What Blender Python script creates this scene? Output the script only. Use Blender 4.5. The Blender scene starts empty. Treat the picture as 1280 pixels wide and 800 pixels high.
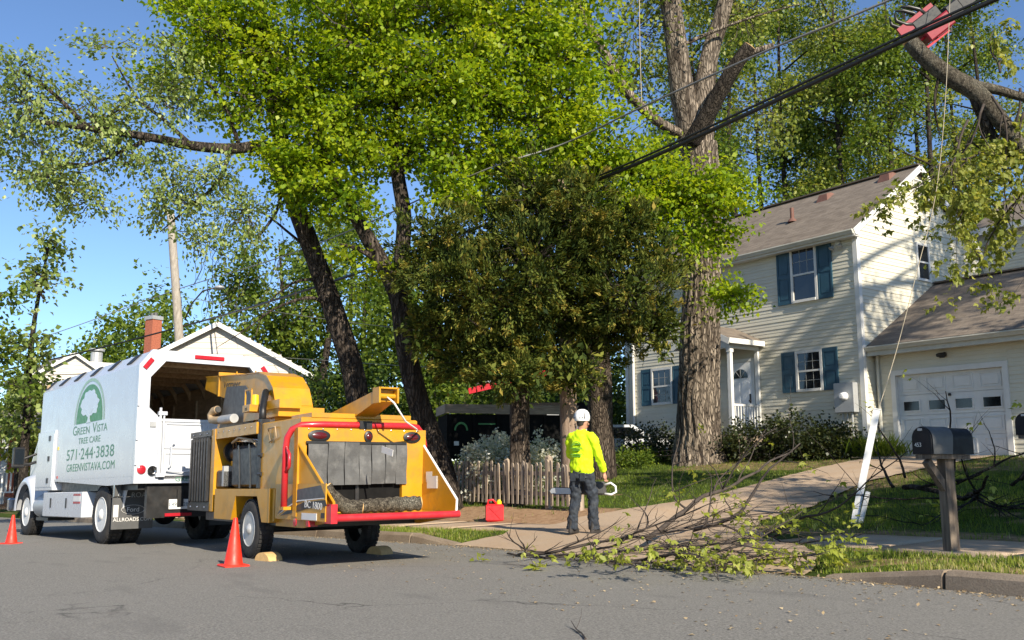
import bpy, bmesh, math, random
import numpy as np
from mathutils import Vector, Matrix
R = math.radians
sc = bpy.context.scene
COL = sc.collection

# ------------------------------------------------------------------ camera, sky, sun, exposure
CZ = 1.35; FOC = 1150.0; YAW = R(54.84); PITCH = R(8.99)
cam_d = bpy.data.cameras.new('camera'); cam = bpy.data.objects.new('camera', cam_d); COL.objects.link(cam)
cam_d.sensor_fit = 'HORIZONTAL'; cam_d.sensor_width = 36; cam_d.lens = FOC/1280*36
cam_d.clip_start = .1; cam_d.clip_end = 3000
cam.location = (0, 0, CZ); cam.rotation_euler = (R(90)+PITCH, 0, YAW)
sc.camera = cam
SUN_EL = R(30); SUN_OFF = R(-9)            # azimuth measured from +X (negative: towards the street)
w = bpy.data.worlds.new('World'); sc.world = w; w.use_nodes = True
nt = w.node_tree; nt.nodes.clear()
sky = nt.nodes.new('ShaderNodeTexSky'); sky.sky_type = 'NISHITA'; sky.sun_disc = False
sky.sun_elevation = SUN_EL; sky.sun_rotation = R(90)-SUN_OFF
sky.air_density = 1.0; sky.dust_density = 0.0; sky.ozone_density = 4.6; sky.altitude = 1800
bg = nt.nodes.new('ShaderNodeBackground'); bg.inputs[1].default_value = .105
wo = nt.nodes.new('ShaderNodeOutputWorld')
nt.links.new(sky.outputs[0], bg.inputs[0]); nt.links.new(bg.outputs[0], wo.inputs[0])
sd = bpy.data.lights.new('sun', 'SUN'); sd.energy = 4.6; sd.angle = R(.53); sd.color = (1, .90, .74)
sun = bpy.data.objects.new('sun', sd); COL.objects.link(sun)
sdir = Vector((math.cos(SUN_OFF)*math.cos(SUN_EL), math.sin(SUN_OFF)*math.cos(SUN_EL), math.sin(SUN_EL)))
sun.rotation_euler = sdir.to_track_quat('Z', 'Y').to_euler(); sun.location = (20, -5, 20)
sc.view_settings.view_transform = 'Standard'; sc.view_settings.look = 'None'
sc.view_settings.exposure = .82; sc.view_settings.gamma = 1; sc.view_settings.use_curve_mapping = False
sc.render.engine = 'CYCLES'
sc.cycles.max_bounces = 5; sc.cycles.diffuse_bounces = 2; sc.cycles.transparent_max_bounces = 4
sc.cycles.transmission_bounces = 3; sc.cycles.glossy_bounces = 2

# ------------------------------------------------------------------ helpers
_f = np.array([-math.sin(YAW)*math.cos(PITCH), math.cos(YAW)*math.cos(PITCH), math.sin(PITCH)])
_r = np.array([math.cos(YAW), math.sin(YAW), 0.0]); _u = np.cross(_r, _f)
def at(x, y, D):                              # a point seen at (x, y) of the photograph at a surveyed distance D
    return Vector(np.array([0, 0, CZ]) + (_f + _r*(x-640)/FOC - _u*(y-400)/FOC)*D)

def tag(o, label=None, cat=None, group=None, kind=None):
    if label: o['label'] = label
    if cat: o['category'] = cat
    if group: o['group'] = group
    if kind: o['kind'] = kind
    return o
def empty(name, loc=(0, 0, 0), rot=(0, 0, 0), label=None, cat=None, group=None):
    o = bpy.data.objects.new(name, None); COL.objects.link(o); o.empty_display_size = .2
    o.location = loc; o.rotation_euler = rot
    return tag(o, label, cat, group)
def link(name, me, mat=None, parent=None, loc=None, rot=None):
    o = bpy.data.objects.new(name, me); COL.objects.link(o)
    if mat is not None and not me.materials: me.materials.append(mat)
    if parent: o.parent = parent
    if loc is not None: o.location = loc
    if rot is not None: o.rotation_euler = rot
    return o
def frame_of(d):
    d = Vector(d).normalized(); a = Vector((0, 0, 1)) if abs(d.z) < .95 else Vector((1, 0, 0))
    s = d.cross(a).normalized(); return s, s.cross(d).normalized()*-1
class MB:
    def __init__(s): s.v = []; s.f = []
    def add(s, vs, fs):
        b = len(s.v); s.v += [tuple(p) for p in vs]; s.f += [tuple(b+i for i in f) for f in fs]; return s
    def box(s, x0, x1, y0, y1, z0, z1, bev=0):
        if bev:
            k = bev
            vs = []
            for z, kk in ((z0, k), (z0+k, 0), (z1-k, 0), (z1, k)):
                vs += [(x0+kk, y0+kk, z), (x1-kk, y0+kk, z), (x1-kk, y1-kk, z), (x0+kk, y1-kk, z)]
            fs = [(3, 2, 1, 0), (12, 13, 14, 15)]
            for l in range(3):
                for i in range(4):
                    j = (i+1) % 4; fs.append((l*4+i, l*4+j, l*4+4+j, l*4+4+i))
            return s.add(vs, fs)
        vs = [(x0, y0, z0), (x1, y0, z0), (x1, y1, z0), (x0, y1, z0), (x0, y0, z1), (x1, y0, z1), (x1, y1, z1), (x0, y1, z1)]
        return s.add(vs, [(3, 2, 1, 0), (4, 5, 6, 7), (0, 1, 5, 4), (1, 2, 6, 5), (2, 3, 7, 6), (3, 0, 4, 7)])
    def prism(s, poly, axis, a, b):           # polygon in the two other axes, extruded along axis
        n = len(poly)
        def P(p, t): return {'x': (t, p[0], p[1]), 'y': (p[0], t, p[1]), 'z': (p[0], p[1], t)}[axis]
        vs = [P(p, a) for p in poly]+[P(p, b) for p in poly]
        return s.add(vs, [tuple(range(n))[::-1], tuple(range(n, 2*n))]+[(i, (i+1) % n, n+(i+1) % n, n+i) for i in range(n)])
    def bar(s, p0, p1, w, h, up=(0, 0, 1)):
        p0 = Vector(p0); p1 = Vector(p1); d = (p1-p0).normalized(); sx = d.cross(Vector(up))
        if sx.length < 1e-4: sx = d.cross(Vector((1, 0, 0)))
        sx.normalize(); sz = sx.cross(d); vs = []
        for p in (p0, p1):
            for a, b in ((-1, -1), (1, -1), (1, 1), (-1, 1)): vs.append(p+sx*a*w/2+sz*b*h/2)
        return s.add(vs, [(3, 2, 1, 0), (4, 5, 6, 7), (0, 1, 5, 4), (1, 2, 6, 5), (2, 3, 7, 6), (3, 0, 4, 7)])
    def tube(s, path, rad, n=8, cap=True):
        path = [Vector(p) for p in path]
        if not hasattr(rad, '__len__'): rad = [rad]*len(path)
        vs = []; fs = []; a = None
        for i, p in enumerate(path):
            d = (path[min(i+1, len(path)-1)]-path[max(i-1, 0)])
            if d.length < 1e-9: d = Vector((0, 0, 1))
            d.normalize()
            if a is None: a, _ = frame_of(d)
            a = (a-d*a.dot(d)); a = a.normalized() if a.length > 1e-5 else frame_of(d)[0]
            b = d.cross(a)
            for k in range(n):
                t = 2*math.pi*k/n; vs.append(p+(a*math.cos(t)+b*math.sin(t))*rad[i])
        m = len(path)
        for i in range(m-1):
            for k in range(n): fs.append((i*n+k, i*n+(k+1) % n, (i+1)*n+(k+1) % n, (i+1)*n+k))
        if cap: fs += [tuple(range(n))[::-1], tuple(range((m-1)*n, m*n))]
        return s.add(vs, fs)
    def cyl(s, p0, p1, r0, r1=None, n=16): return s.tube([p0, p1], [r0, r0 if r1 is None else r1], n)
    def lathe(s, prof, axis='z', c=(0, 0, 0), n=24, cap=True):   # prof: (radius, height) pairs
        vs = []; fs = []; m = len(prof)
        for r, h in prof:
            for k in range(n):
                t = 2*math.pi*k/n; a, b = r*math.cos(t), r*math.sin(t)
                p = {'z': (a, b, h), 'y': (b, h, a), 'x': (h, a, b)}[axis]
                vs.append((p[0]+c[0], p[1]+c[1], p[2]+c[2]))
        for i in range(m-1):
            for k in range(n): fs.append((i*n+k, i*n+(k+1) % n, (i+1)*n+(k+1) % n, (i+1)*n+k))
        if cap and prof[0][0] > 1e-6: fs.append(tuple(range(n))[::-1])
        if cap and prof[-1][0] > 1e-6: fs.append(tuple(range((m-1)*n, m*n)))
        return s.add(vs, fs)
    def sphere(s, c, r, nu=12, nv=8):
        r = r if hasattr(r, '__len__') else (r, r, r); pr = []
        b = len(s.v)
        s.lathe([(max(1e-7, math.sin(math.pi*i/nv)), -math.cos(math.pi*i/nv)) for i in range(nv+1)], n=nu)
        for i in range(b, len(s.v)):
            v = s.v[i]; s.v[i] = (v[0]*r[0]+c[0], v[1]*r[1]+c[1], v[2]*r[2]+c[2])
        return s
    def mesh(s, name='m', smooth=False):
        me = bpy.data.meshes.new(name); me.from_pydata(s.v, [], s.f); me.validate()
        bm = bmesh.new(); bm.from_mesh(me); bmesh.ops.recalc_face_normals(bm, faces=bm.faces); bm.to_mesh(me); bm.free()
        if smooth is True: me.shade_smooth()
        elif smooth: me.shade_smooth(); me.set_sharp_from_angle(angle=R(smooth))
        return me
    def build(s, name, mat, parent=None, smooth=False, loc=None, rot=None):
        return link(name, s.mesh(name, smooth), mat, parent, loc, rot)
def BOX(*a, **k): return MB().box(*a, **k)
def grid_mesh(name, xs, ys, zf):
    X, Y = np.meshgrid(xs, ys, indexing='ij'); Z = zf(X, Y); n, m = X.shape
    return grid_np(name, X, Y, Z)
def grid_np(name, X, Y, Z):
    n, m = X.shape
    co = np.stack([X, Y, Z], -1).reshape(-1, 3)
    i = np.arange(n*m).reshape(n, m)
    q = np.stack([i[:-1, :-1], i[1:, :-1], i[1:, 1:], i[:-1, 1:]], -1).reshape(-1, 4)
    return np_mesh(name, co, q, smooth=True)
def np_mesh(name, co, faces, smooth=False, rnd=None):
    me = bpy.data.meshes.new(name); k = faces.shape[1]
    me.vertices.add(len(co)); me.vertices.foreach_set('co', np.ascontiguousarray(co, dtype=np.float32).ravel())
    me.loops.add(faces.size); me.loops.foreach_set('vertex_index', np.ascontiguousarray(faces, dtype=np.int32).ravel())
    me.polygons.add(len(faces)); me.polygons.foreach_set('loop_start', np.arange(0, faces.size, k, dtype=np.int32))
    me.polygons.foreach_set('loop_total', np.full(len(faces), k, dtype=np.int32))
    me.update(calc_edges=True)
    if smooth: me.shade_smooth()
    if rnd is not None:
        a = me.attributes.new('rnd', 'FLOAT', 'FACE'); a.data.foreach_set('value', rnd.astype(np.float32))
    return me
def text_mesh(body, size, extr=.002, align='CENTER', sx=1.0):
    c = bpy.data.curves.new('txt', 'FONT'); c.body = body; c.size = size; c.extrude = extr
    c.align_x = align; c.align_y = 'BOTTOM_BASELINE'; c.resolution_u = 3
    o = bpy.data.objects.new('txt', c); COL.objects.link(o)
    dg = bpy.context.evaluated_depsgraph_get(); me = bpy.data.meshes.new_from_object(o.evaluated_get(dg))
    bpy.data.objects.remove(o); 
    if sx != 1: me.transform(Matrix.Scale(sx, 4, (1, 0, 0)))
    me.materials.clear()
    return me
def children(o): return [c for c in bpy.data.objects if c.parent == o]
def copy_tree(o, parent=None):
    c = o.copy(); COL.objects.link(c); c.parent = parent
    for ch in children(o): copy_tree(ch, c)
    return c

# ------------------------------------------------------------------ materials
def new_mat(name):
    m = bpy.data.materials.new(name); m.use_nodes = True; n = m.node_tree
    return m, n, n.nodes['Principled BSDF']
def N(n, t, **k):
    x = n.nodes.new(t)
    for a, b in k.items(): setattr(x, a, b)
    return x
def mixrgb(n, fac, a, b, mode='MIX'):
    x = N(n, 'ShaderNodeMix', data_type='RGBA', blend_type=mode)
    for sck, v in ((x.inputs[0], fac), (x.inputs[6], a), (x.inputs[7], b)):
        if hasattr(v, 'links'): n.links.new(v, sck)
        elif isinstance(v, (int, float)): sck.default_value = v
        else: sck.default_value = (*v, 1)
    return x.outputs[2]
def coord(n, scale=(1, 1, 1), kind='Object'):
    tc = N(n, 'ShaderNodeTexCoord'); mp = N(n, 'ShaderNodeMapping'); mp.inputs['Scale'].default_value = scale
    n.links.new(tc.outputs[kind], mp.inputs[0]); return mp.outputs[0]
def noise(n, vec, s, det=4, rough=.55):
    x = N(n, 'ShaderNodeTexNoise'); x.inputs['Scale'].default_value = s; x.inputs['Detail'].default_value = det
    x.inputs['Roughness'].default_value = rough
    if vec is not None: n.links.new(vec, x.inputs['Vector'])
    return x.outputs['Fac']
def ramp(n, fac, stops):
    x = N(n, 'ShaderNodeValToRGB'); e = x.color_ramp.elements
    while len(e) < len(stops): e.new(.5)
    for el, (p, c) in zip(e, stops): el.position = p; el.color = (*c, 1) if len(c) == 3 else c
    n.links.new(fac, x.inputs[0]); return x.outputs[0]
def bump(n, b, h, strength, dist=.02):
    x = N(n, 'ShaderNodeBump'); x.inputs['Strength'].default_value = strength; x.inputs['Distance'].default_value = dist
    n.links.new(h, x.inputs['Height']); n.links.new(x.outputs[0], b.inputs['Normal']); return x
def simple(name, col, rough=.5, metal=0, var=.12, vs=6, bmp=0, bs=60, coat=0, dirt=None, ds=3, dirt_amt=.5, spec=None):
    m, n, b = new_mat(name); vec = coord(n)
    lo = tuple(c*(1-var) for c in col); hi = tuple(min(1, c*(1+var)) for c in col)
    c = ramp(n, noise(n, vec, vs, 5), [(.3, lo), (.7, hi)])
    if dirt:
        f = ramp(n, noise(n, vec, ds, 7, .65), [(.48, (0, 0, 0)), (.72, (dirt_amt,)*3)])
        c = mixrgb(n, f, c, dirt)
    n.links.new(c, b.inputs['Base Color']); b.inputs['Metallic'].default_value = metal
    rr = ramp(n, noise(n, vec, vs*2.3, 4), [(.3, (rough*.8,)*3), (.7, (min(1, rough*1.25),)*3)])
    n.links.new(rr, b.inputs['Roughness'])
    if coat: b.inputs['Coat Weight'].default_value = coat; b.inputs['Coat Roughness'].default_value = .12
    if spec is not None: b.inputs['Specular IOR Level'].default_value = spec
    if bmp: bump(n, b, noise(n, vec, bs, 6), bmp, .01)
    return m
def leaf_mat(name, stops, trans=.45, rough=.45, spec=.35):
    m, n, b = new_mat(name)
    at_ = N(n, 'ShaderNodeAttribute', attribute_name='rnd')
    c = ramp(n, at_.outputs['Fac'], stops)
    n.links.new(c, b.inputs['Base Color']); b.inputs['Roughness'].default_value = rough
    b.inputs['Specular IOR Level'].default_value = spec
    tr = N(n, 'ShaderNodeBsdfTranslucent')
    cc = mixrgb(n, 1.0, c, (1.25, 1.15, .55), 'MULTIPLY'); n.links.new(cc, tr.inputs['Color'])
    mx = N(n, 'ShaderNodeMixShader'); mx.inputs[0].default_value = trans
    n.links.new(b.outputs[0], mx.inputs[1]); n.links.new(tr.outputs[0], mx.inputs[2])
    n.links.new(mx.outputs[0], n.nodes['Material Output'].inputs[0]); return m
def bark_mat(name, dark, light, sc_=9, stretch=.16, strength=.9, patch=None):
    m, n, b = new_mat(name)
    v = coord(n, (1, 1, stretch)); h = noise(n, v, sc_, 8, .65)
    c = ramp(n, h, [(.38, dark), (.62, light)])
    if patch:
        c = mixrgb(n, ramp(n, noise(n, coord(n), 2.3, 5), [(.5, (0, 0, 0)), (.7, (.7,)*3)]), c, patch)
    vo = N(n, 'ShaderNodeTexVoronoi', feature='DISTANCE_TO_EDGE'); vo.inputs['Scale'].default_value = sc_*1.7
    dv3 = N(n, 'ShaderNodeVectorMath', operation='ADD'); nz = N(n, 'ShaderNodeTexNoise'); nz.inputs['Scale'].default_value = 6; nz.inputs['Detail'].default_value = 5
    v2 = coord(n, (1, 1, max(.22, stretch*1.8))); n.links.new(v2, nz.inputs['Vector']); s3 = N(n, 'ShaderNodeVectorMath', operation='SCALE'); s3.inputs[3].default_value = .16
    n.links.new(nz.outputs['Color'], s3.inputs[0]); n.links.new(v2, dv3.inputs[0]); n.links.new(s3.outputs[0], dv3.inputs[1]); n.links.new(dv3.outputs[0], vo.inputs['Vector'])
    plate = ramp(n, vo.outputs['Distance'], [(.02, (0, 0, 0)), (.16, (1, 1, 1))])
    c = mixrgb(n, ramp(n, plate, [(0, (.75,)*3), (1, (0, 0, 0))]), c, tuple(q*.7 for q in dark))
    hh = mixrgb(n, .55, h, plate)
    n.links.new(c, b.inputs['Base Color']); b.inputs['Roughness'].default_value = .95
    b.inputs['Specular IOR Level'].default_value = .15
    bump(n, b, hh, strength, .06); return m
M = {}
def road_mat():
    m, n, b = new_mat('asphalt'); v = coord(n)
    fine = noise(n, v, 62, 5, .8); big = noise(n, coord(n, (.35, 1.2, 1)), .9, 6, .6)
    c = ramp(n, fine, [(.34, (.085, .081, .073)), (.5, (.20, .191, .172)), (.68, (.36, .343, .305))])
    c = mixrgb(n, ramp(n, big, [(.35, (.0,)*3), (.7, (.38,)*3)]), c, (.235, .224, .200))
    vo = N(n, 'ShaderNodeTexVoronoi', feature='DISTANCE_TO_EDGE'); vo.inputs['Scale'].default_value = .33
    w_ = N(n, 'ShaderNodeVectorMath', operation='ADD'); nn = N(n, 'ShaderNodeTexNoise'); nn.inputs['Scale'].default_value = 2.5; nn.inputs['Detail'].default_value = 6
    n.links.new(v, nn.inputs['Vector']); sc2 = N(n, 'ShaderNodeVectorMath', operation='SCALE'); sc2.inputs[3].default_value = .5
    n.links.new(nn.outputs['Color'], sc2.inputs[0]); n.links.new(v, w_.inputs[0]); n.links.new(sc2.outputs[0], w_.inputs[1]); n.links.new(w_.outputs[0], vo.inputs['Vector'])
    cr = ramp(n, vo.outputs['Distance'], [(.0, (.75,)*3), (.006, (0, 0, 0))])
    gate = ramp(n, noise(n, v, .45, 3), [(.5, (0, 0, 0)), (.62, (1, 1, 1))])
    cr = mixrgb(n, 1.0, cr, gate, 'MULTIPLY')
    c = mixrgb(n, cr, c, (.02, .02, .02))
    st = ramp(n, noise(n, coord(n, (.5, 1.6, 1)), 1.3, 4, .5), [(.60, (0, 0, 0)), (.70, (.28,)*3)])
    c = mixrgb(n, st, c, (.105, .10, .095))
    sp = ramp(n, noise(n, v, 55, 2), [(.70, (0, 0, 0)), (.74, (.55,)*3)])
    c = mixrgb(n, sp, c, (.40, .37, .32))
    n.links.new(c, b.inputs['Base Color']); b.inputs['Roughness'].default_value = .92; b.inputs['Specular IOR Level'].default_value = .25
    bump(n, b, fine, .55, .01); return m
def concrete_mat(name, lo, hi, stain, bs=70, amt=.6):
    m, n, b = new_mat(name); v = coord(n); f = noise(n, v, bs, 5, .7); g = noise(n, v, 1.6, 7, .65)
    c = ramp(n, f, [(.3, lo), (.7, hi)])
    c = mixrgb(n, ramp(n, g, [(.42, (0, 0, 0)), (.68, (amt,)*3)]), c, stain)
    sp = ramp(n, noise(n, v, 28, 2), [(.66, (0, 0, 0)), (.72, (.5,)*3)])
    c = mixrgb(n, sp, c, tuple(x*.45 for x in lo))
    n.links.new(c, b.inputs['Base Color']); b.inputs['Roughness'].default_value = .93; b.inputs['Specular IOR Level'].default_value = .2
    bump(n, b, f, .5, .012); return m
def lawn_mat():
    m, n, b = new_mat('lawn_soil'); v = coord(n)
    a = N(n, 'ShaderNodeAttribute', attribute_name='dirt')
    g = ramp(n, noise(n, v, 3.2, 6, .7), [(.3, (.035, .055, .012)), (.7, (.075, .105, .02))])
    d = ramp(n, noise(n, v, 9, 7, .7), [(.3, (.24, .145, .08)), (.55, (.38, .245, .145)), (.75, (.48, .34, .21))])
    f = mixrgb(n, .5, a.outputs['Color'], noise(n, v, 5, 6, .7), 'OVERLAY')
    c = mixrgb(n, ramp(n, f, [(.4, (0, 0, 0)), (.6, (1, 1, 1))]), g, d)
    n.links.new(c, b.inputs['Base Color']); b.inputs['Roughness'].default_value = 1; b.inputs['Specular IOR Level'].default_value = .1
    bump(n, b, noise(n, v, 30, 6, .7), .9, .03); return m
def shingle_mat():
    m, n, b = new_mat('asphalt_shingle'); tc = coord(n, (1, 1, 1), 'UV')
    br = N(n, 'ShaderNodeTexBrick'); n.links.new(tc, br.inputs['Vector']); br.inputs['Scale'].default_value = 1
    br.inputs['Brick Width'].default_value = .33; br.inputs['Row Height'].default_value = .14; br.inputs['Mortar Size'].default_value = .006
    br.inputs['Color1'].default_value = (.125, .098, .075, 1); br.inputs['Color2'].default_value = (.25, .205, .16, 1); br.inputs['Mortar'].default_value = (.05, .038, .03, 1)
    c = mixrgb(n, .55, br.outputs['Color'], ramp(n, noise(n, coord(n, (3, 9, 1), 'UV'), 1.0, 6, .7), [(.3, (.095, .076, .06)), (.7, (.27, .222, .175))]))
    n.links.new(c, b.inputs['Base Color']); b.inputs['Roughness'].default_value = .95
    bump(n, b, br.outputs['Fac'], -.6, .02); return m
def glass_mat(name, col=(.012, .016, .02), rough=.06):
    m, n, b = new_mat(name); b.inputs['Base Color'].default_value = (*col, 1); b.inputs['Roughness'].default_value = rough
    b.inputs['Specular IOR Level'].default_value = .8
    bump(n, b, noise(n, coord(n), 1.5, 2), .05, .02); return m
def wood_mat(name, dark, light, stretch=(9, 9, .9), gloss=.85):
    m, n, b = new_mat(name); h = noise(n, coord(n, stretch), 3.2, 7, .65)
    oi = N(n, 'ShaderNodeObjectInfo')
    c = ramp(n, h, [(.3, dark), (.7, light)])
    c2 = mixrgb(n, 1.0, c, ramp(n, oi.outputs['Random'], [(0, (.78, .78, .8)), (1, (1.2, 1.15, 1.08))]), 'MULTIPLY')
    n.links.new(c2, b.inputs['Base Color']); b.inputs['Roughness'].default_value = gloss; bump(n, b, h, .5, .01); return m
M['road'] = road_mat(); M['lawn'] = lawn_mat(); M['shingle'] = shingle_mat()
M['curb'] = concrete_mat('kerb_concrete', (.20, .155, .112), (.36, .29, .215), (.15, .105, .07))
M['walk'] = concrete_mat('pavement_concrete', (.38, .285, .20), (.54, .42, .30), (.42, .285, .175))
M['drive'] = concrete_mat('driveway_concrete', (.36, .27, .19), (.50, .385, .275), (.42, .285, .175), 50)
M['siding'] = simple('cream_vinyl_siding', (.655, .615, .49), .5, var=.04, vs=1.2, dirt=(.56, .52, .41), ds=1.1, dirt_amt=.35)
M['trim'] = simple('white_trim', (.70, .69, .65), .45, var=.04, dirt=(.55, .53, .47), ds=2, dirt_amt=.3)
M['gutter'] = simple('almond_gutter', (.55, .53, .45), .4, var=.06, dirt=(.33, .31, .26), ds=2, dirt_amt=.5)
M['shutter'] = simple('blue_shutter', (.022, .075, .115), .5, var=.1, vs=3)
M['glass'] = glass_mat('window_glass'); M['blackglass'] = glass_mat('dark_glass', (.004, .004, .005), .08)
M['muntin'] = simple('muntin', (.30, .30, .28), .5)
M['curtain'] = simple('curtain_cloth', (.16, .16, .15), .9, var=.3, vs=20)
M['door'] = simple('white_door', (.78, .79, .80), .4, var=.03)
M['gdoor'] = simple('garage_door_white', (.74, .73, .69), .45, var=.04, dirt=(.55, .52, .46), ds=1.4, dirt_amt=.35)
M['metalgrey'] = simple('galvanised_grey', (.42, .43, .43), .45, .3, var=.1, dirt=(.28, .27, .25))
M['black'] = simple('black_plastic', (.014, .014, .015), .45, var=.2)
M['blackmetal'] = simple('black_painted_steel', (.018, .018, .018), .4, var=.25, dirt=(.06, .05, .042), ds=4, dirt_amt=.5)
M['rubber'] = simple('tyre_rubber', (.022, .021, .021), .8, var=.25, bmp=.2, bs=40, dirt=(.075, .065, .055), ds=5, dirt_amt=.5)
M['rubbermat'] = simple('worn_rubber_curtain', (.09, .09, .088), .75, var=.25, vs=4, bmp=.2, dirt=(.22, .215, .20), ds=5, dirt_amt=.6)
M['truckwhite'] = simple('white_truck_paint', (.55, .57, .605), .28, var=.012, vs=1.5, coat=.35, dirt=(.47, .47, .46), ds=.8, dirt_amt=.06)
M['green'] = simple('green_decal', (.055, .24, .075), .4, var=.06)
M['palegreen'] = simple('pale_green_decal', (.33, .50, .36), .4, var=.06)
M['grn2'] = simple('green_grey_lettering', (.10, .245, .155), .45, var=.08)
M['plywood'] = wood_mat('plywood', (.36, .24, .135), (.60, .44, .275), (1.5, 6, 6))
M['redlens'] = simple('red_lens', (.42, .018, .03), .2, var=.1, coat=.5)
M['dklens'] = simple('dark_red_lens', (.09, .006, .008), .25, coat=.4)
M['trailerblack'] = simple('matt_black_steel', (.010, .010, .010), .95, var=.2, spec=.1)
M['chrome'] = simple('chrome', (.62, .62, .62), .18, 1, var=.05)
M['rimwhite'] = simple('white_wheel', (.72, .72, .70), .4, var=.08, dirt=(.42, .38, .33), ds=6, dirt_amt=.5)
M['rimgrey'] = simple('silver_wheel', (.50, .50, .49), .4, .3, var=.1, dirt=(.16, .14, .12), ds=6, dirt_amt=.5)
M['yellow'] = simple('yellow_machine_paint', (.56, .265, .010), .36, var=.07, vs=2.5, coat=.1, dirt=(.30, .165, .045), ds=3.6, dirt_amt=.75)
M['red'] = simple('red_machine_paint', (.52, .018, .028), .33, var=.1, coat=.3, dirt=(.30, .05, .035), ds=6, dirt_amt=.5)
M['tan'] = simple('heat_shield_tan', (.42, .30, .17), .6, var=.15, dirt=(.25, .17, .1))
M['cone'] = simple('orange_cone_plastic', (.82, .030, .012), .5, var=.08, dirt=(.42, .06, .03), ds=9, dirt_amt=.4)
M['white'] = simple('white_plastic', (.80, .80, .79), .4, var=.03)
M['label'] = simple('white_label', (.72, .70, .66), .5, var=.06)
M['hivis'] = simple('yellow_hivis_cloth', (.60, .84, .005), .85, var=.06, vs=8)
M['jeans'] = simple('dark_denim', (.022, .029, .040), .9, var=.35, vs=14, dirt=(.07, .075, .08), ds=6, dirt_amt=.5)
M['boot'] = simple('dark_boot_leather', (.03, .026, .023), .7, var=.3)
M['skin'] = simple('skin', (.43, .225, .145), .55, var=.08)
M['hair'] = simple('dark_hair', (.018, .013, .01), .7)
M['print'] = simple('dark_green_print', (.10, .30, .04), .8, var=.1)
M['sawbar'] = simple('chainsaw_bar_steel', (.52, .55, .58), .38, .6, var=.1)
M['redplastic'] = simple('red_plastic', (.62, .02, .025), .35, var=.08)
M['yellowplastic'] = simple('yellow_plastic', (.85, .62, .02), .4)
M['fence'] = wood_mat('weathered_fence_wood', (.14, .108, .082), (.42, .35, .275))
M['board'] = wood_mat('trailer_board', (.20, .15, .11), (.42, .34, .26), (1, 9, 9))
M['post'] = wood_mat('grey_post_wood', (.05, .038, .030), (.19, .155, .12))
M['pole'] = wood_mat('pole_wood', (.15, .10, .07), (.40, .30, .22), (7, 7, .35))
M['greypole'] = wood_mat('grey_pole_wood', (.22, .20, .175), (.42, .39, .35), (5, 5, .25))
M['mailblack'] = simple('black_mailbox_paint', (.006, .006, .008), .5, var=.2, spec=.3)
M['mailgrey'] = simple('grey_plastic_wrap', (.085, .085, .084), .5, var=.1)
M['pvc'] = simple('white_pvc', (.76, .76, .74), .4, var=.05, dirt=(.45, .43, .38), ds=4, dirt_amt=.4)
M['wire'] = simple('black_cable', (.012, .012, .012), .5); M['wiregrey'] = simple('grey_cable', (.19, .185, .175), .5)
M['rope'] = simple('pale_rope', (.42, .36, .26), .9)
M['brick'] = simple('red_brick', (.36, .11, .06), .9, var=.25, vs=12, bmp=.3)
M['ventpaint'] = simple('brown_vent_paint', (.16, .075, .055), .7)
M['darkred'] = simple('dull_red_paint', (.30, .012, .03), .45, var=.15, dirt=(.1, .02, .02), ds=6, dirt_amt=.5)
M['cut'] = simple('cut_wood', (.62, .39, .16), .8, var=.12, vs=20)
M['oakbark'] = bark_mat('oak_bark', (.075, .058, .045), (.38, .315, .245), 9, .09, 1.0)
M['mapbark'] = bark_mat('maple_bark', (.028, .022, .018), (.115, .092, .074), 9, .14, 1.0)
M['cedbark'] = bark_mat('cedar_bark', (.05, .038, .03), (.19, .15, .115), 12, .05, 1.0)
M['darkbark'] = bark_mat('dark_bark', (.02, .016, .013), (.085, .07, .056), 9, .2, .8)
M['logbark'] = bark_mat('log_bark', (.05, .042, .032), (.24, .21, .16), 30, .5, .8, patch=(.30, .285, .225))
M['twig'] = simple('twig_bark', (.055, .042, .034), .9, var=.4, vs=10)
M['lf_bright'] = leaf_mat('maple_leaf_bright', [(0, (.065, .140, .008)), (.4, (.24, .36, .012)), (1, (.47, .54, .03))], .55)
M['lf_silver'] = leaf_mat('silver_maple_leaf', [(0, (.09, .15, .04)), (.5, (.25, .33, .08)), (1, (.52, .58, .25))], .4)
M['lf_yellow'] = leaf_mat('young_oak_leaf', [(0, (.10, .15, .022)), (.5, (.25, .30, .055)), (1, (.46, .47, .13))], .5)
M['lf_mid'] = leaf_mat('green_leaf', [(0, (.050, .095, .014)), (.5, (.145, .215, .026)), (1, (.29, .35, .05))], .45)
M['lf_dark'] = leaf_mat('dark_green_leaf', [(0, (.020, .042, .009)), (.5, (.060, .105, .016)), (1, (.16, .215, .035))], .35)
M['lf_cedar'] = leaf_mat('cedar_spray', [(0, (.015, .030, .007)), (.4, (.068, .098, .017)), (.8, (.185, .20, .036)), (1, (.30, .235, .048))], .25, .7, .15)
M['lf_lime'] = leaf_mat('fallen_maple_leaf', [(0, (.20, .25, .035)), (.5, (.36, .41, .06)), (1, (.55, .58, .16))], .5)
M['lf_hedge'] = leaf_mat('hedge_leaf', [(0, (.016, .024, .008)), (.5, (.036, .050, .013)), (1, (.095, .105, .030))], .25, .4, .5)
M['petal'] = leaf_mat('white_petal', [(0, (.55, .57, .5)), (1, (.85, .85, .82))], .4)
M['grass'] = leaf_mat('grass_blade', [(0, (.055, .105, .012)), (.6, (.175, .245, .024)), (.85, (.31, .345, .055)), (1, (.46, .39, .18))], .4)
M['chip'] = leaf_mat('wood_chip', [(0, (.30, .20, .10)), (1, (.62, .48, .28))], 0.0)

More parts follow.
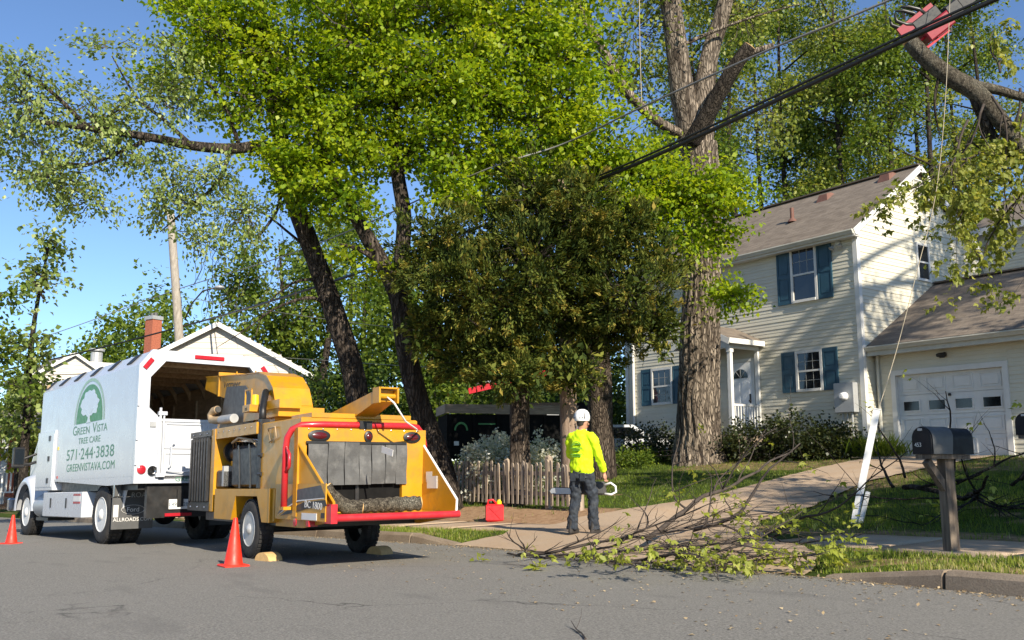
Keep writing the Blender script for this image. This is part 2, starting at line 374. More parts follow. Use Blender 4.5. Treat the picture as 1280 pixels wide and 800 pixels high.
# ------------------------------------------------------------------ ground
CXs = [-200, -60, -30, -16.3, -13.8, -12, -9, -6, -3.66, 0, 60]
CYs = [-15, 1.9, 5.5, 7.12, 7.38, 7.6, 7.62, 7.52, 7.35, 7.2, 7.2]
def Yc(X): return np.interp(X, CXs, CYs)
def zr(X): return .455+.025*np.clip(X, -40, 30)
def sm(a, b, x):
    t = np.clip((x-a)/(b-a), 0, 1); return t*t*(3-2*t)
def apron(X): return sm(-13.3, -12.2, X)*(1-sm(-5.7, -4.4, X))
def gz(X, Y):
    X = np.asarray(X, float); Y = np.asarray(Y, float)
    d = Y-Yc(X); road = zr(X); ap = apron(X)
    base = road+.13*np.clip(d/1.2, 0, 1)*ap+.13*(1-ap)+.02*np.clip(d, 0, 2.8)
    t = np.clip((d-2.8)/10.5, 0, 1); s = .35*sm(0, 1, t)+.65*t
    pad = 1.56-.6*(1-sm(-40, -26, X))
    bank = .16*sm(2.6, 4.2, d)*(1-sm(-12.2, -11.0, X))
    z = base*(1-s)+pad*s+bank*(1-s)
    return np.where(d < 0, road, z)
def G(x, y): return float(gz(x, y))
rng = np.random.default_rng(7); random.seed(7)
def fbm(x, y, s=1.0):
    return (np.sin(x*1.7*s+1.3*np.sin(y*2.1*s))+np.sin(y*2.3*s+1.7*np.sin(x*1.1*s+.5))+.5*np.sin(x*5.1*s+y*4.3*s)+.5*np.sin(x*4.7*s-y*6.1*s))/3

xs = np.unique(np.concatenate([np.linspace(-200, -30, 35), np.linspace(-30, 8, 153), np.linspace(8, 60, 14)]))
# road: from far side to the gutter, its edge follows the kerb
V = np.linspace(0, 1, 34)**.8
Xg, Vg = np.meshgrid(xs, V, indexing='ij'); Ye = Yc(Xg); Yg = -80+(Ye+80+.02)*Vg
Zg = zr(Xg)+.010*np.sin(Xg*.9)*np.sin(Yg*.7)*(Yg < Ye-.5)
road = tag(link('road', grid_np('road', Xg, Yg, Zg), M['road']), kind='structure')
# yard: lawn, dirt verge and everything behind the kerb
dv = np.concatenate([[.0, .005, .16], np.linspace(.3, 15, 78), np.linspace(16, 30, 16), np.linspace(35, 160, 12)])
Xg, Dg = np.meshgrid(xs, dv, indexing='ij'); Yg = Yc(Xg)+.08+Dg
Zg = gz(Xg, Yg)+.018*fbm(Xg, Yg, 1.1)*sm(.2, .8, Dg)-.012; Zg[:, 0] -= .22
lm = grid_np('lawn', Xg, Yg, Zg)
def dirt_mask(X, Y):
    d = Y-Yc(X); n1 = fbm(X, Y, .9); n2 = fbm(X+9, Y+4, 2.3)
    left = (1-sm(-13.2, -12.2, X))*sm(1.0, 1.25, d)*(1-sm(3.6, 4.6, d))*.95
    vr = np.clip(.34+.42*n2+.2*n1, 0, .85)*(d < 1.5)
    path = sm(-12.8, -11.8, X)*(1-sm(-10.5, -8.6, X))*sm(2, 3, d)*(1-sm(13, 14, d))*.5
    edge = (1-sm(.25, .9, np.abs(d-3.2)))*.55
    bare = sm(.3, .8, n1)*.55*(d < 11)
    under = sm(9.3, 10.3, d)*(1-sm(15, 16, d))*sm(-19, -17, X)*.5
    return np.clip(np.maximum.reduce([left+.25*n2*(left > .2), vr, path, edge, bare, under]), 0, 1)
dm = dirt_mask(Xg, Yg).ravel()
ca = lm.color_attributes.new('dirt', 'FLOAT_COLOR', 'POINT')
ca.data.foreach_set('color', np.stack([dm, dm, dm, np.ones_like(dm)], -1).astype(np.float32).ravel())
lawn = tag(link('lawn', lm, M['lawn']), kind='structure')
# driveway and its apron: one sheet, widening to the street
vv = np.linspace(0, 1, 170); uu = np.linspace(0, 1, 24)
U, Vv = np.meshgrid(uu, vv, indexing='ij')
yl = 7.6+Vv*(21.7-7.6)
xl = np.interp(yl, [7.5, 8.4, 9.4, 10.6, 11.5, 13, 16, 21.8], [-12.25, -12.2, -12.9, -13.2, -12.6, -12.3, -12.9, -13.8])
xr = np.interp(yl, [7.5, 8.4, 9.4, 10.6, 11.5, 13, 16, 21.8], [-5.75, -6.3, -7.6, -9.0, -9.7, -9.9, -10.9, -10.7])
wob = .05*fbm(yl*2, yl*3)
Xd = xl+wob+(xr-xl+.05*fbm(yl*3, yl*1.7))*U; Yd = np.where(Vv == 0, Yc(Xd)-.015, yl)
Zd = gz(Xd, Yd)+.022*fbm(Xd, Yd, 1.1)*0+.022
Zd = np.where(Vv == 0, zr(Xd)+.008, Zd)
tag(link('driveway', grid_np('driveway', Xd, Yd, Zd), M['drive']), kind='structure')
# kerb: cast segments with open joints
kerb = tag(link('kerb', BOX(-13, -12.99, 7.9, 7.91, .1, .11).mesh(), M['curb']), kind='structure')
def kerb_seg(x0, x1, drop0=0, drop1=0):
    n = 7; vs = []; fs = []
    for i in range(n):
        x = x0+(x1-x0)*i/(n-1); y = float(Yc(x)); z = float(zr(x)); h = .135*(1-(drop0*(1-i/(n-1))+drop1*i/(n-1)))+.012
        j = .006*random.uniform(-1, 1)
        for dy, dz in ((.16, -.1), (.0, -.1), (.0, 0), (.012, max(.006, h-.035)), (.045+j, max(.010, h+j*.4)), (.16, h+.004)):
            vs.append((x, y+dy-.02, z+dz))
    for i in range(n-1):
        for k in range(6): fs.append((i*6+k, i*6+(k+1) % 6, i*6+6+(k+1) % 6, i*6+6+k))
    fs += [tuple(range(6)), tuple(range((n-1)*6, n*6))]
    m = MB(); m.add(vs, fs); m.build('kerb_stone', M['curb'], kerb, smooth=False if drop0 or drop1 else 35)
kerb_seg(-13.36, -12.25, 0, .92); x = -13.4
while x > -34:
    kerb_seg(x-2.96, x); x -= 3.0
kerb_seg(-5.55, -4.35, .9, 0); kerb_seg(-4.315, -1.3); kerb_seg(-1.27, 1.7)
# pavement slabs either side of the driveway
pav = tag(link('pavement', BOX(-4, -3.99, 9.5, 9.51, .3, .31).mesh(), M['walk']), kind='structure')
def slab(x0, x1, d0, d1, mat=M['walk']):
    nx, ny = 6, 5; X_, V_ = np.meshgrid(np.linspace(x0, x1, nx), np.linspace(0, 1, ny), indexing='ij')
    Y_ = Yc(X_)+d0+(d1-d0)*V_; Z_ = gz(X_, Y_)+.016+random.uniform(-.006, .008)
    o = link('pavement_slab', grid_np('pavement_slab', X_, Y_, Z_), mat, pav)
    md = o.modifiers.new('thickness', 'SOLIDIFY'); md.thickness = .1; md.offset = -1
xx = -7.55
while xx < 3: slab(xx, xx+1.48, 1.5, 2.95); xx += 1.5
xx = -14.05
while xx > -34: slab(xx, xx+1.48, 1.3, 2.7); xx -= 1.5
# grass blades
def blades(name, P, L, W, rr, parent=None, mat=None):
    n = len(P); a = rng.uniform(0, 2*np.pi, n); lean = rng.normal(0, .45, n)
    tip = P+np.stack([np.cos(a)*lean*L, np.sin(a)*lean*L, L*np.clip(1-.25*np.abs(lean), .3, 1)], -1)
    b = a+np.pi/2+rng.normal(0, .6, n); s = np.stack([np.cos(b)*W, np.sin(b)*W, np.zeros(n)], -1)
    co = np.stack([P-s, P+s, tip], 1).reshape(-1, 3)
    return link(name, np_mesh(name, co, np.arange(3*n).reshape(n, 3), rnd=rr), mat or M['grass'], parent)
def inside_drive(X, Y):
    l = np.interp(Y, [7.5, 8.4, 9.4, 10.6, 11.5, 13, 16, 21.8], [-12.25, -12.2, -12.9, -13.2, -12.6, -12.3, -12.9, -13.8])
    r_ = np.interp(Y, [7.5, 8.4, 9.4, 10.6, 11.5, 13, 16, 21.8], [-5.75, -6.3, -7.6, -9.0, -9.7, -9.9, -10.9, -10.7])
    return (X > l+.05*fbm(X*3, Y*3)) & (X < r_-.1*np.abs(fbm(X*2, Y*2)))
def grass_area(name, x0, x1, d0, d1, dens, L0, L1, label, dry=0):
    n = int((x1-x0)*(d1-d0)*dens); X = rng.uniform(x0, x1, n); D = rng.uniform(d0, d1, n); Y = Yc(X)+D
    keep = (rng.uniform(0, 1, n) > dirt_mask(X, Y)*1.05) & ~inside_drive(X, Y)
    walk = ((X > -7.6) & (D > 1.5) & (D < 2.95)) | ((X < -12.6) & (D > 1.3) & (D < 2.7))
    keep &= ~(walk & (rng.uniform(0, 1, n) > .012)); keep &= (.55+.55*fbm(X*2.2, Y*2.2)+rng.uniform(-.3, .5, n)) > .1
    X, Y = X[keep], Y[keep]; n = len(X)
    P = np.stack([X, Y, gz(X, Y)-.01], -1); L = rng.uniform(L0, L1, n)*(.6+.5*np.abs(fbm(X*1.3, Y*1.3)))
    rr = np.clip(.42+dry+.25*fbm(X, Y, .8)+rng.normal(0, .2, n), 0, 1)
    return tag(blades(name, P, L, rng.uniform(.003, .007, n), rr), label, 'grass', kind='stuff')
grass_area('verge_grass', -8, 1, .16, 1.5, 1900, .02, .085, 'short yellowish grass of the verge around the mailbox post', .28)
grass_area('verge_grass', -17, -12.3, .14, 1.3, 1700, .03, .10, 'thin grass strip between the kerb and pavement beside the chipper', .2)
grass_area('lawn_grass', -11.2, -3, 2.9, 13.5, 620, .05, .13, 'shaded lawn grass behind the mailbox in front of the garage')
grass_area('lawn_grass', -26, -11.5, 2.7, 12.5, 420, .04, .11, 'sunlit lawn grass around the big oak trunk')

# ------------------------------------------------------------------ main house
HX0, HX1, HY0, HY1, HZ0, HZ1 = -23.35, -14.25, 21.25, 27.42, 1.3, 7.62
APY, APZ = 24.33, 9.80
house = empty('house', (-18.8, 24.3, 1.4), (0, 0, 0), 'two-storey cream sided house with blue shutters and attached garage', 'house')
def HP(o): o.parent = house; o.matrix_parent_inverse = Matrix.Translation((18.8, -24.3, -1.4)); return o
def hb(mb, name, mat, smooth=False, sub=None):
    o = mb.build(name, mat, None, smooth)
    HP(o)
    return o
walls = HP(MB().prism([(HY0+.03, HZ0), (HY1, HZ0), (HY1, HZ1), (APY, APZ-.1), (HY0+.03, HZ1)], 'x', HX0+.03, HX1-.03).build('wall', M['siding']))
def sub_of(o, parent):                       # a sub-part whose mesh is in world coordinates
    o.parent = parent; return o
EXPO = .198
def board_front(x0, x1, y, z0, z1, parent):
    me = None; z = z0
    while z < z1-.02:
        h = min(EXPO, z1-z)
        m = MB().prism([(y+.012, z), (y-.020, z), (y-.020, z+.010), (y-.009, z+h*.5-.004), (y-.016, z+h*.5), (y-.003, z+h), (y+.012, z+h)], 'x', x0, x1)
        o = m.build('siding_board', M['siding']); sub_of(o, parent); z += EXPO
def board_side(x, y0f, y1f, z0, z1, parent, sgn=1):
    z = z0
    while z < z1-.02:
        h = min(EXPO, z1-z); a0, a1 = y0f(z+h*.5), y1f(z+h*.5)
        if a1-a0 > .1:
            m = MB().prism([(x-.012*sgn, z), (x+.020*sgn, z), (x+.020*sgn, z+.010), (x+.009*sgn, z+h*.5-.004), (x+.016*sgn, z+h*.5), (x+.003*sgn, z+h), (x-.012*sgn, z+h)], 'x', 0, 1)
            # prism lies along x with profile in (y,z); turn into a board along y
            vs = [(p[1], a0+(a1-a0)*p[0], p[2]) for p in m.v]; m.v = vs
            o = m.build('siding_board', M['siding']); sub_of(o, parent)
        z += EXPO
board_front(HX0, HX1, HY0, 1.45, HZ1, walls)
sl = (APZ-HZ1)/(APY-HY0)
board_side(HX1, lambda z: HY0 if z < HZ1 else HY0+(z-HZ1)/sl, lambda z: HY1 if z < HZ1 else HY1-(z-HZ1)/sl, 1.45, APZ-.12, walls)
# corner boards
for cx, cy in ((HX1, HY0), (HX0, HY0)):
    s = 1 if cx == HX1 else -1
    m = MB(); m.box(cx-.10 if s > 0 else cx-.035, cx+.035 if s > 0 else cx+.10, HY0-.040, HY0+.0, 1.42, HZ1); hb(m, 'corner_board', M['trim'])
hb(BOX(HX1-.0, HX1+.036, HY0+.001, HY0+.09, 1.42, HZ1), 'corner_board', M['trim'])
hb(BOX(HX1-.0, HX1+.036, HY1-.12, HY1, 1.42, HZ1), 'corner_board', M['trim'])
hb(BOX(HX0+.02, HX1-.02, HY0+.01, HY1-.01, .9, 1.46), 'foundation', M['curb'])
def roof_slab(name, pts, th, uvs, mat=M['shingle']):
    # pts: four corners (eave left, eave right, ridge right, ridge left)
    p = [Vector(q) for q in pts]; nrm = (p[1]-p[0]).cross(p[3]-p[0]).normalized()*th
    if nrm.z < 0: nrm = -nrm
    me = bpy.data.meshes.new(name); me.from_pydata([*p, *[q-nrm for q in p]], [], [(0, 1, 2, 3), (7, 6, 5, 4), (0, 4, 5, 1), (1, 5, 6, 2), (2, 6, 7, 3), (3, 7, 4, 0)])
    uv = me.uv_layers.new(); 
    for poly in me.polygons:
        for li in poly.loop_indices:
            v = me.vertices[me.loops[li].vertex_index].co; a = (p[1]-p[0]).normalized(); b = (p[3]-p[0]); b = (b-a*b.dot(a)).normalized()
            uv.data[li].uv = ((v-p[0]).dot(a), (v-p[0]).dot(b))
    return link(name, me, mat)
ov = .28; rx0, rx1 = HX0-.18, HX1+.16
ez = HZ1+.12-ov*sl
roof = HP(roof_slab('roof', [(rx0, HY0-ov, ez), (rx1, HY0-ov, ez), (rx1, APY, APZ+.12), (rx0, APY, APZ+.12)], .06, None))
sub_of(roof_slab('rear_slope', [(rx1, HY1+ov, ez), (rx0, HY1+ov, ez), (rx0, APY, APZ+.119), (rx1, APY, APZ+.119)], .06, None), roof)
sub_of(MB().bar((rx0, APY, APZ+.135), (rx1, APY, APZ+.135), .26, .04).build('ridge_cap', M['shingle']), roof)
# rakes, soffit, gutter
for a, b in (((rx1+.012, HY0-ov-.02, ez-.10), (rx1+.012, APY, APZ+.03)), ((rx1+.012, HY1+ov+.02, ez-.10), (rx1+.012, APY, APZ+.03))):
    sub_of(MB().bar(a, b, .024, .17).build('rake_board', M['trim']), roof)
sub_of(BOX(HX1, rx1-.01, HY0-ov, HY0, ez-.15, ez-.06).build('eave_return', M['trim']), roof)
sub_of(BOX(rx0, rx1-.02, HY0-ov, HY0-.01, ez-.19, ez-.172).build('soffit', M['trim']), roof)
gut = [(HY0-ov-.02, ez-.03), (HY0-ov-.13, ez-.03), (HY0-ov-.135, ez-.06), (HY0-ov-.11, ez-.09), (HY0-ov-.08, ez-.15), (HY0-ov-.02, ez-.15)]
sub_of(MB().prism(gut, 'x', rx0, rx1).build('gutter', M['gutter']), roof)
sub_of(BOX(rx0, rx1, HY0-ov-.018, HY0-ov, ez-.20, ez-.07).build('fascia', M['trim']), roof)
# vent pipe, roof vents
def roofz(y): return APZ+.12-abs(y-APY)*sl
m = MB(); m.tube([(-17.25, 22.55, roofz(22.55)-.05), (-17.25, 22.55, roofz(22.55)+.42)], [.06, .06], 12); m.lathe([(.15, -.02), (.13, .03), (.07, .09)], c=(-17.25, 22.55, roofz(22.55)), n=12)
sub_of(m.build('vent_pipe', M['ventpaint'], smooth=40), roof)
for vx, vy in ((-16.9, 23.75), (-14.95, 24.0)):
    m = MB(); z = roofz(vy); m.add([(vx-.2, vy-.2, z-.14), (vx+.2, vy-.2, z-.14), (vx+.2, vy+.2, z+.13), (vx-.2, vy+.2, z+.13), (vx-.14, vy-.12, z+.10), (vx+.14, vy-.12, z+.10), (vx+.14, vy+.1, z+.17), (vx-.14, vy+.1, z+.17)],
          [(3, 2, 1, 0), (4, 5, 6, 7), (0, 1, 5, 4), (1, 2, 6, 5), (2, 3, 7, 6), (3, 0, 4, 7)]); sub_of(m.build('roof_vent', M['ventpaint']), roof)
# windows on the front (x0,x1,z0,z1 outer frame)
def window_front(x0, x1, z0, z1, y, shut=.47, rows=(2, 2)):
    f = MB(); t = .075
    f.box(x0, x0+t, y-.065, y+.0, z0, z1); f.box(x1-t, x1, y-.065, y, z0, z1); f.box(x0+t, x1-t, y-.065, y, z1-t, z1); f.box(x0+t, x1-t, y-.085, y, z0, z0+t)
    fr = hb(f, 'window', M['trim']); zm = (z0+z1)/2
    sub_of(BOX(x0+t, x1-t, y-.040, y-.022, zm, z1-t).build('pane', M['glass']), fr)
    sub_of(BOX(x0+t, x1-t, y-.030, y-.018, z0+t, zm).build('pane', M['glass']), fr)
    sub_of(BOX(x0+t, x1-t, y-.055, y-.0285, zm-.025, zm+.025).build('meeting_rail', M['trim']), fr)
    for half, nr in ((0, rows[0]), (1, rows[1])):
        za, zb = (zm+.025, z1-t) if half == 0 else (z0+t, zm-.025); yy = y-.044 if half == 0 else y-.034
        if nr == 0: continue
        for i in (1, 2): sub_of(BOX(x0+t+(x1-x0-2*t)*i/3-.008, x0+t+(x1-x0-2*t)*i/3+.008, yy, yy+.012, za, zb).build('muntin', M['muntin']), fr)
        for i in range(1, nr): sub_of(BOX(x0+t, x1-t, yy+.001, yy+.011, za+(zb-za)*i/nr-.008, za+(zb-za)*i/nr+.008).build('muntin', M['muntin']), fr)
    if shut:
        for a, b in ((x0-shut-.01, x0-.01), (x1+.01, x1+shut+.01)):
            s = MB(); y0 = y-.055; y1 = y-.021
            s.box(a, a+.055, y0, y1, z0+.0, z1); s.box(b-.055, b, y0, y1, z0, z1)
            for zc, hh in ((z0+.05, .05), (z1-.05, .05), ((z0+z1)/2+.0, .05)): s.box(a+.055, b-.055, y0+.002, y1, zc-hh, zc+hh)
            sh = hb(s, 'shutter', M['shutter'])
            for za, zb in ((z0+.10, (z0+z1)/2-.05), ((z0+z1)/2+.05, z1-.10)):
                sub_of(BOX(a+.055, b-.055, y0+.016, y1, za, zb).build('shutter_panel', M['shutter']), sh)
                sub_of(BOX(a+.095, b-.095, y0+.008, y0+.016, za+.05, zb-.05).build('raised_field', M['shutter']), sh)
window_front(-16.37, -15.49, 5.86, 7.44, HY0, rows=(2, 0))
window_front(-16.35, -15.47, 3.36, 4.50, HY0, rows=(2, 2))
window_front(-22.12, -21.16, 3.30, 4.50, HY0, rows=(2, 2))
# gable window and louvre vent
f = MB(); x = HX1
a0, a1, z0, z1 = 24.02, 24.68, 6.52, 7.62
for bx_ in ((a0, a0+.07, z0, z1), (a1-.07, a1, z0, z1), (a0+.07, a1-.07, z1-.07, z1), (a0+.07, a1-.07, z0, z0+.07)): f.box(x, x+.06, bx_[0], bx_[1], bx_[2], bx_[3])
fr = hb(f, 'window', M['trim']); zm = (z0+z1)/2
sub_of(BOX(x+.02, x+.034, a0+.07, a1-.07, zm, z1-.07).build('pane', M['glass']), fr); sub_of(BOX(x+.018, x+.028, a0+.07, a1-.07, z0+.07, zm).build('pane', M['glass']), fr)
sub_of(BOX(x+.028, x+.05, a0+.07, a1-.07, zm-.025, zm+.025).build('meeting_rail', M['trim']), fr)
f = MB(); f.box(x, x+.05, 24.10, 24.13, 8.86, 9.52); f.box(x, x+.05, 24.53, 24.56, 8.86, 9.52); f.box(x, x+.05, 24.13, 24.53, 8.86, 8.89); f.box(x, x+.05, 24.13, 24.53, 9.49, 9.52)
vent = hb(f, 'gable_vent', M['trim'])
for i in range(9): sub_of(MB().bar((x+.022, 24.13, 8.93+i*.065), (x+.022, 24.53, 8.93+i*.065), .012, .045, (.7, 0, .7)).build('louvre', M['trim']), vent)
# floodlights under the eave
fl = hb(BOX(-14.86, -14.70, HY0-.06, HY0-.02, 7.24, 7.34), 'floodlight', M['trim'])
for dx in (-.10, .10):
    sub_of(MB().lathe([(.028, 0), (.035, .05), (.07, .12), (.075, .13), (.01, .125)], axis='x', n=12).build('lamp_head', M['metalgrey'], smooth=40, loc=None), fl)
    o = children(fl)[-1]; o.location = (-14.78+dx, HY0-.10, 7.25); o.rotation_euler = (0, R(55), R(-90+dx*300))
# porch
px0, px1, py0 = -19.45, -17.62, 19.95; pz = 2.22
porch = hb(BOX(px0, px1, py0, HY0-.03, 1.3, pz), 'porch', M['curb'])
for sx in (px1-.07, px0+.07):
    m = MB(); m.box(sx-.055, sx+.055, py0+.03, py0+.14, pz, 4.66); m.box(sx-.075, sx+.075, py0+.01, py0+.16, pz, pz+.12); m.box(sx-.075, sx+.075, py0+.01, py0+.16, 4.54, 4.66)
    sub_of(m.build('post', M['trim']), porch)
    sub_of(BOX(sx-.06, sx+.06, HY0-.10, HY0-.022, pz, 4.66).build('pilaster', M['trim']), porch)
    sub_of(BOX(sx-.025, sx+.025, py0+.14, HY0-.10, pz+.80, pz+.86).build('handrail', M['trim']), porch)
    sub_of(BOX(sx-.02, sx+.02, py0+.14, HY0-.10, pz+.08, pz+.13).build('bottom_rail', M['trim']), porch)
    for i in range(9):
        yy = py0+.22+i*.115; sub_of(BOX(sx-.014, sx+.014, yy, yy+.03, pz+.13, pz+.80).build('baluster', M['trim']), porch)
    sub_of(BOX(sx-.065, sx+.065, py0+.0, HY0-.021, 4.661, 4.90).build('beam', M['trim']), porch)
sub_of(BOX(px0, px1, py0-.002, py0+.13, 4.662, 4.902).build('beam', M['trim']), porch)
pc = (px0+px1)/2; pa = 5.42
for s in (1, -1):
    e = pc+s*1.12
    pts = [(e, py0-.22, 4.90), (e, HY0-.02, 4.90), (pc, HY0-.02, pa), (pc, py0-.22, pa)]
    if s < 0: pts = [pts[1], pts[0], pts[3], pts[2]]
    sub_of(roof_slab('porch_roof', pts, .05, None), porch)
    sub_of(BOX(e-.012, e+.012, py0-.22, HY0-.025, 4.76, 4.905).build('porch_fascia', M['trim']), porch)
    sub_of(MB().bar((e, py0-.235, 4.80), (pc, py0-.235, pa-.08), .02, .16).build('porch_rake', M['trim']), porch)
sub_of(MB().prism([(pc-.95, 4.90), (pc+.95, 4.90), (pc, pa-.08)], 'y', py0-.05, py0-.02).build('porch_gable', M['siding']), porch)
sub_of(BOX(px0+.02, px1-.02, py0+.02, HY0-.025, 4.86, 4.88).build('porch_ceiling', M['trim']), porch)
# front door
d = hb(BOX(-18.72, -17.90, HY0-.07, HY0-.022, pz+.02, 4.36), 'front_door', M['door'])
for a, b, c, e in ((-18.62, -18.36, pz+.15, 3.0), (-18.26, -18.0, pz+.15, 3.0), (-18.62, -18.36, 3.12, 3.78), (-18.26, -18.0, 3.12, 3.78)):
    sub_of(BOX(a, b, HY0-.082, HY0-.068, c, e, bev=.006).build('door_panel', M['door']), d)
fan = [(-18.31+.27*math.cos(t), 3.90+.27*math.sin(t)) for t in np.linspace(0, math.pi, 13)]
sub_of(MB().prism(fan, 'y', HY0-.080, HY0-.069).build('fanlight', M['glass']), d)
for s in (-1, 0, 1): sub_of(MB().bar((-18.31, HY0-.083, 3.9), (-18.31+.26*math.sin(s*.7), HY0-.083, 3.9+.26*math.cos(s*.7)), .006, .014, (0, 1, 0)).build('fan_bar', M['metalgrey']), d)
sub_of(MB().sphere((-17.97, HY0-.11, 3.22), .035).box(-17.995, -17.945, HY0-.085, HY0-.069, 3.15, 3.42).build('handle', M['black'], smooth=40), d)
f = MB(); f.box(-18.82, -18.73, HY0-.075, HY0-.02, pz, 4.46); f.box(-17.89, -17.80, HY0-.075, HY0-.02, pz, 4.46); f.box(-18.73, -17.89, HY0-.075, HY0-.02, 4.37, 4.46); hb(f, 'door_frame', M['trim'])
# electric meter
mt = hb(BOX(-15.02, -14.44, HY0-.24, HY0-.02, 2.72, 3.50, bev=.012), 'meter_box', M['metalgrey'])
sub_of(MB().lathe([(.11, 0), (.11, -.05), (.095, -.06), (.09, -.13), (.06, -.16), (.001, -.165)], axis='y', c=(-14.70, HY0-.24, 3.14), n=18).build('meter_glass', M['white'], smooth=40), mt)
for i, cx in enumerate((-14.86, -14.72, -14.58)): sub_of(MB().cyl((cx, HY0-.12, 2.1), (cx, HY0-.12, 2.72), .028, n=8).build('conduit', M['metalgrey']), mt)
sub_of(BOX(-15.08, -14.88, HY0-.2, HY0-.03, 2.25, 2.42).build('junction_box', M['metalgrey']), mt)
hb(MB().cyl((-22.95, HY0-.07, 1.4), (-22.95, HY0-.07, HZ1-.1), .045, n=8), 'downspout', M['trim'])
hb(BOX(-17.25, -17.05, HY0-.035, HY0-.02, 2.62, 2.74), 'wall_vent', M['trim'])
# garage
GX0, GX1, GY0, GY1, GZ1 = -14.22, -6.8, 21.75, 27.9, 4.36
gw = HP(MB().prism([(GY0+.17, 1.3), (GY1, 1.3), (GY1, GZ1), (24.85, 6.30), (GY0+.17, GZ1)], 'x', GX0, GX1-.03).build('garage_wall', M['siding']))
D0, D1, DZ0, DZ1 = -13.66, -10.92, 1.57, 3.64
board_front(GX0, D0-.13, GY0, 1.45, GZ1, gw); board_front(D1+.13, GX1, GY0, 1.45, GZ1, gw); board_front(D0-.13, D1+.13, GY0, DZ1+.135, GZ1, gw)
gsl = (6.45-4.42)/(24.85-21.4)
groof = HP(roof_slab('garage_roof', [(GX0-.0, 21.38, 4.44), (GX1+.2, 21.38, 4.44), (GX1+.2, 24.85, 6.50), (GX0-.0, 24.85, 6.50)], .06, None))
sub_of(roof_slab('rear_slope', [(GX1+.2, 28.2, 4.5), (GX0, 28.2, 4.5), (GX0, 24.85, 6.499), (GX1+.2, 24.85, 6.499)], .06, None), groof)
sub_of(MB().bar((GX0+.02, 24.85, 6.515), (GX1+.2, 24.85, 6.515), .26, .04).build('ridge_cap', M['shingle']), groof)
g2 = [(21.36, 4.41), (21.25, 4.41), (21.245, 4.38), (21.27, 4.35), (21.30, 4.29), (21.36, 4.29)]
sub_of(MB().prism(g2, 'x', GX0-.06, GX1+.2).build('gutter', M['gutter']), groof)
sub_of(BOX(GX0-.03, GX1+.2, 21.362, 21.39, 4.17, 4.36).build('fascia', M['gutter']), groof)
sub_of(BOX(GX0-.0, GX1+.2, 21.39, GY0-.022, 4.20, 4.22).build('soffit', M['trim']), groof)
hb(MB().cyl((GX0+.10, GY0-.07, 1.5), (GX0+.10, GY0-.07, 4.2), .04, n=8), 'downspout', M['gutter'])
f = MB(); f.box(D0-.13, D0, GY0-.05, GY0+.165, 1.5, DZ1); f.box(D1, D1+.13, GY0-.05, GY0+.165, 1.5, DZ1); f.box(D0-.13, D1+.13, GY0-.052, GY0+.165, DZ1, DZ1+.13); hb(f, 'garage_door_frame', M['trim'])
gd = HP(BOX(D0, D1, GY0+.10, GY0+.13, DZ0, DZ1).build('garage_door', M['gdoor']))
sh_ = (DZ1-DZ0)/4; sw = (D1-D0)/4
for r_ in range(4):
    z = DZ0+r_*sh_; sec = sub_of(BOX(D0+.004, D1-.004, GY0+.07, GY0+.099, z+.006, z+sh_-.006).build('door_section', M['gdoor']), gd)
    for c in range(4):
        x = D0+c*sw
        if r_ == 2:
            f = MB(); a, b, c0, c1 = x+.10, x+sw-.10, z+.09, z+sh_-.13; t = .035
            f.box(a, a+t, GY0+.05, GY0+.07, c0, c1); f.box(b-t, b, GY0+.05, GY0+.07, c0, c1); f.box(a+t, b-t, GY0+.05, GY0+.07, c0, c0+t); f.box(a+t, b-t, GY0+.05, GY0+.07, c1-t, c1)
            sub_of(f.build('door_window_frame', M['trim']), gd)
            sub_of(BOX(a+t, b-t, GY0+.062, GY0+.069, c0+t, c1-t).build('door_pane', M['blackglass']), gd)
        else:
            a, b, c0, c1 = x+.09, x+sw-.09, z+.08, z+sh_-.08; f = MB(); t = .022
            for q in ((a, a+t, c0, c1), (b-t, b, c0, c1), (a+t, b-t, c0, c0+t), (a+t, b-t, c1-t, c1)): f.box(q[0], q[1], GY0+.052, GY0+.07, q[2], q[3])
            f.box(a+.07, b-.07, GY0+.056, GY0+.07, c0+.06, c1-.06, bev=.006)
            sub_of(f.build('door_panel', M['gdoor']), gd)
sub_of(BOX(-12.32, -12.26, GY0+.03, GY0+.07, DZ0+2.85*sh_, DZ0+2.97*sh_).build('handle', M['black']), gd)
gl = hb(BOX(-12.42, -12.30, GY0-.06, GY0-.02, 3.98, 4.08), 'garage_light', M['black'])
sub_of(MB().lathe([(.04, 0), (.055, .05), (.06, .22), (.05, .23)], axis='x', c=(-12.46, GY0-.10, 4.05), n=12).build('lamp_head', M['black'], smooth=40), gl)
hb(BOX(GX0, GX1, GY0-.02, GY1, 1.1, 1.44), 'garage_slab', M['curb'])
# rear wing
rw = HP(BOX(-14.3, -6.5, 27.6, 33, 1.3, 8.35).build('rear_wing_wall', M['siding']))
board_front(-14.22, -6.5, 27.6, 5.2, 8.35, rw)
rr_ = HP(roof_slab('rear_wing_roof', [(-14.4, 27.25, 8.42), (-6.3, 27.25, 8.42), (-6.3, 30.3, 10.2), (-14.4, 30.3, 10.2)], .06, None))
sub_of(BOX(-14.4, -6.3, 27.22, 27.26, 8.25, 8.45).build('fascia', M['trim']), rr_)
m = MB(); x0, x1, z0, z1 = -12.35, -11.5, 6.6, 7.7
for q in ((x0, x0+.07, z0, z1), (x1-.07, x1, z0, z1), (x0+.07, x1-.07, z0, z0+.07), (x0+.07, x1-.07, z1-.07, z1)): m.box(q[0], q[1], 27.54, 27.6, q[2], q[3])
f_ = hb(m, 'window', M['trim']); sub_of(BOX(x0+.07, x1-.07, 27.565, 27.58, z0+.07, z1-.07).build('pane', M['glass']), f_)

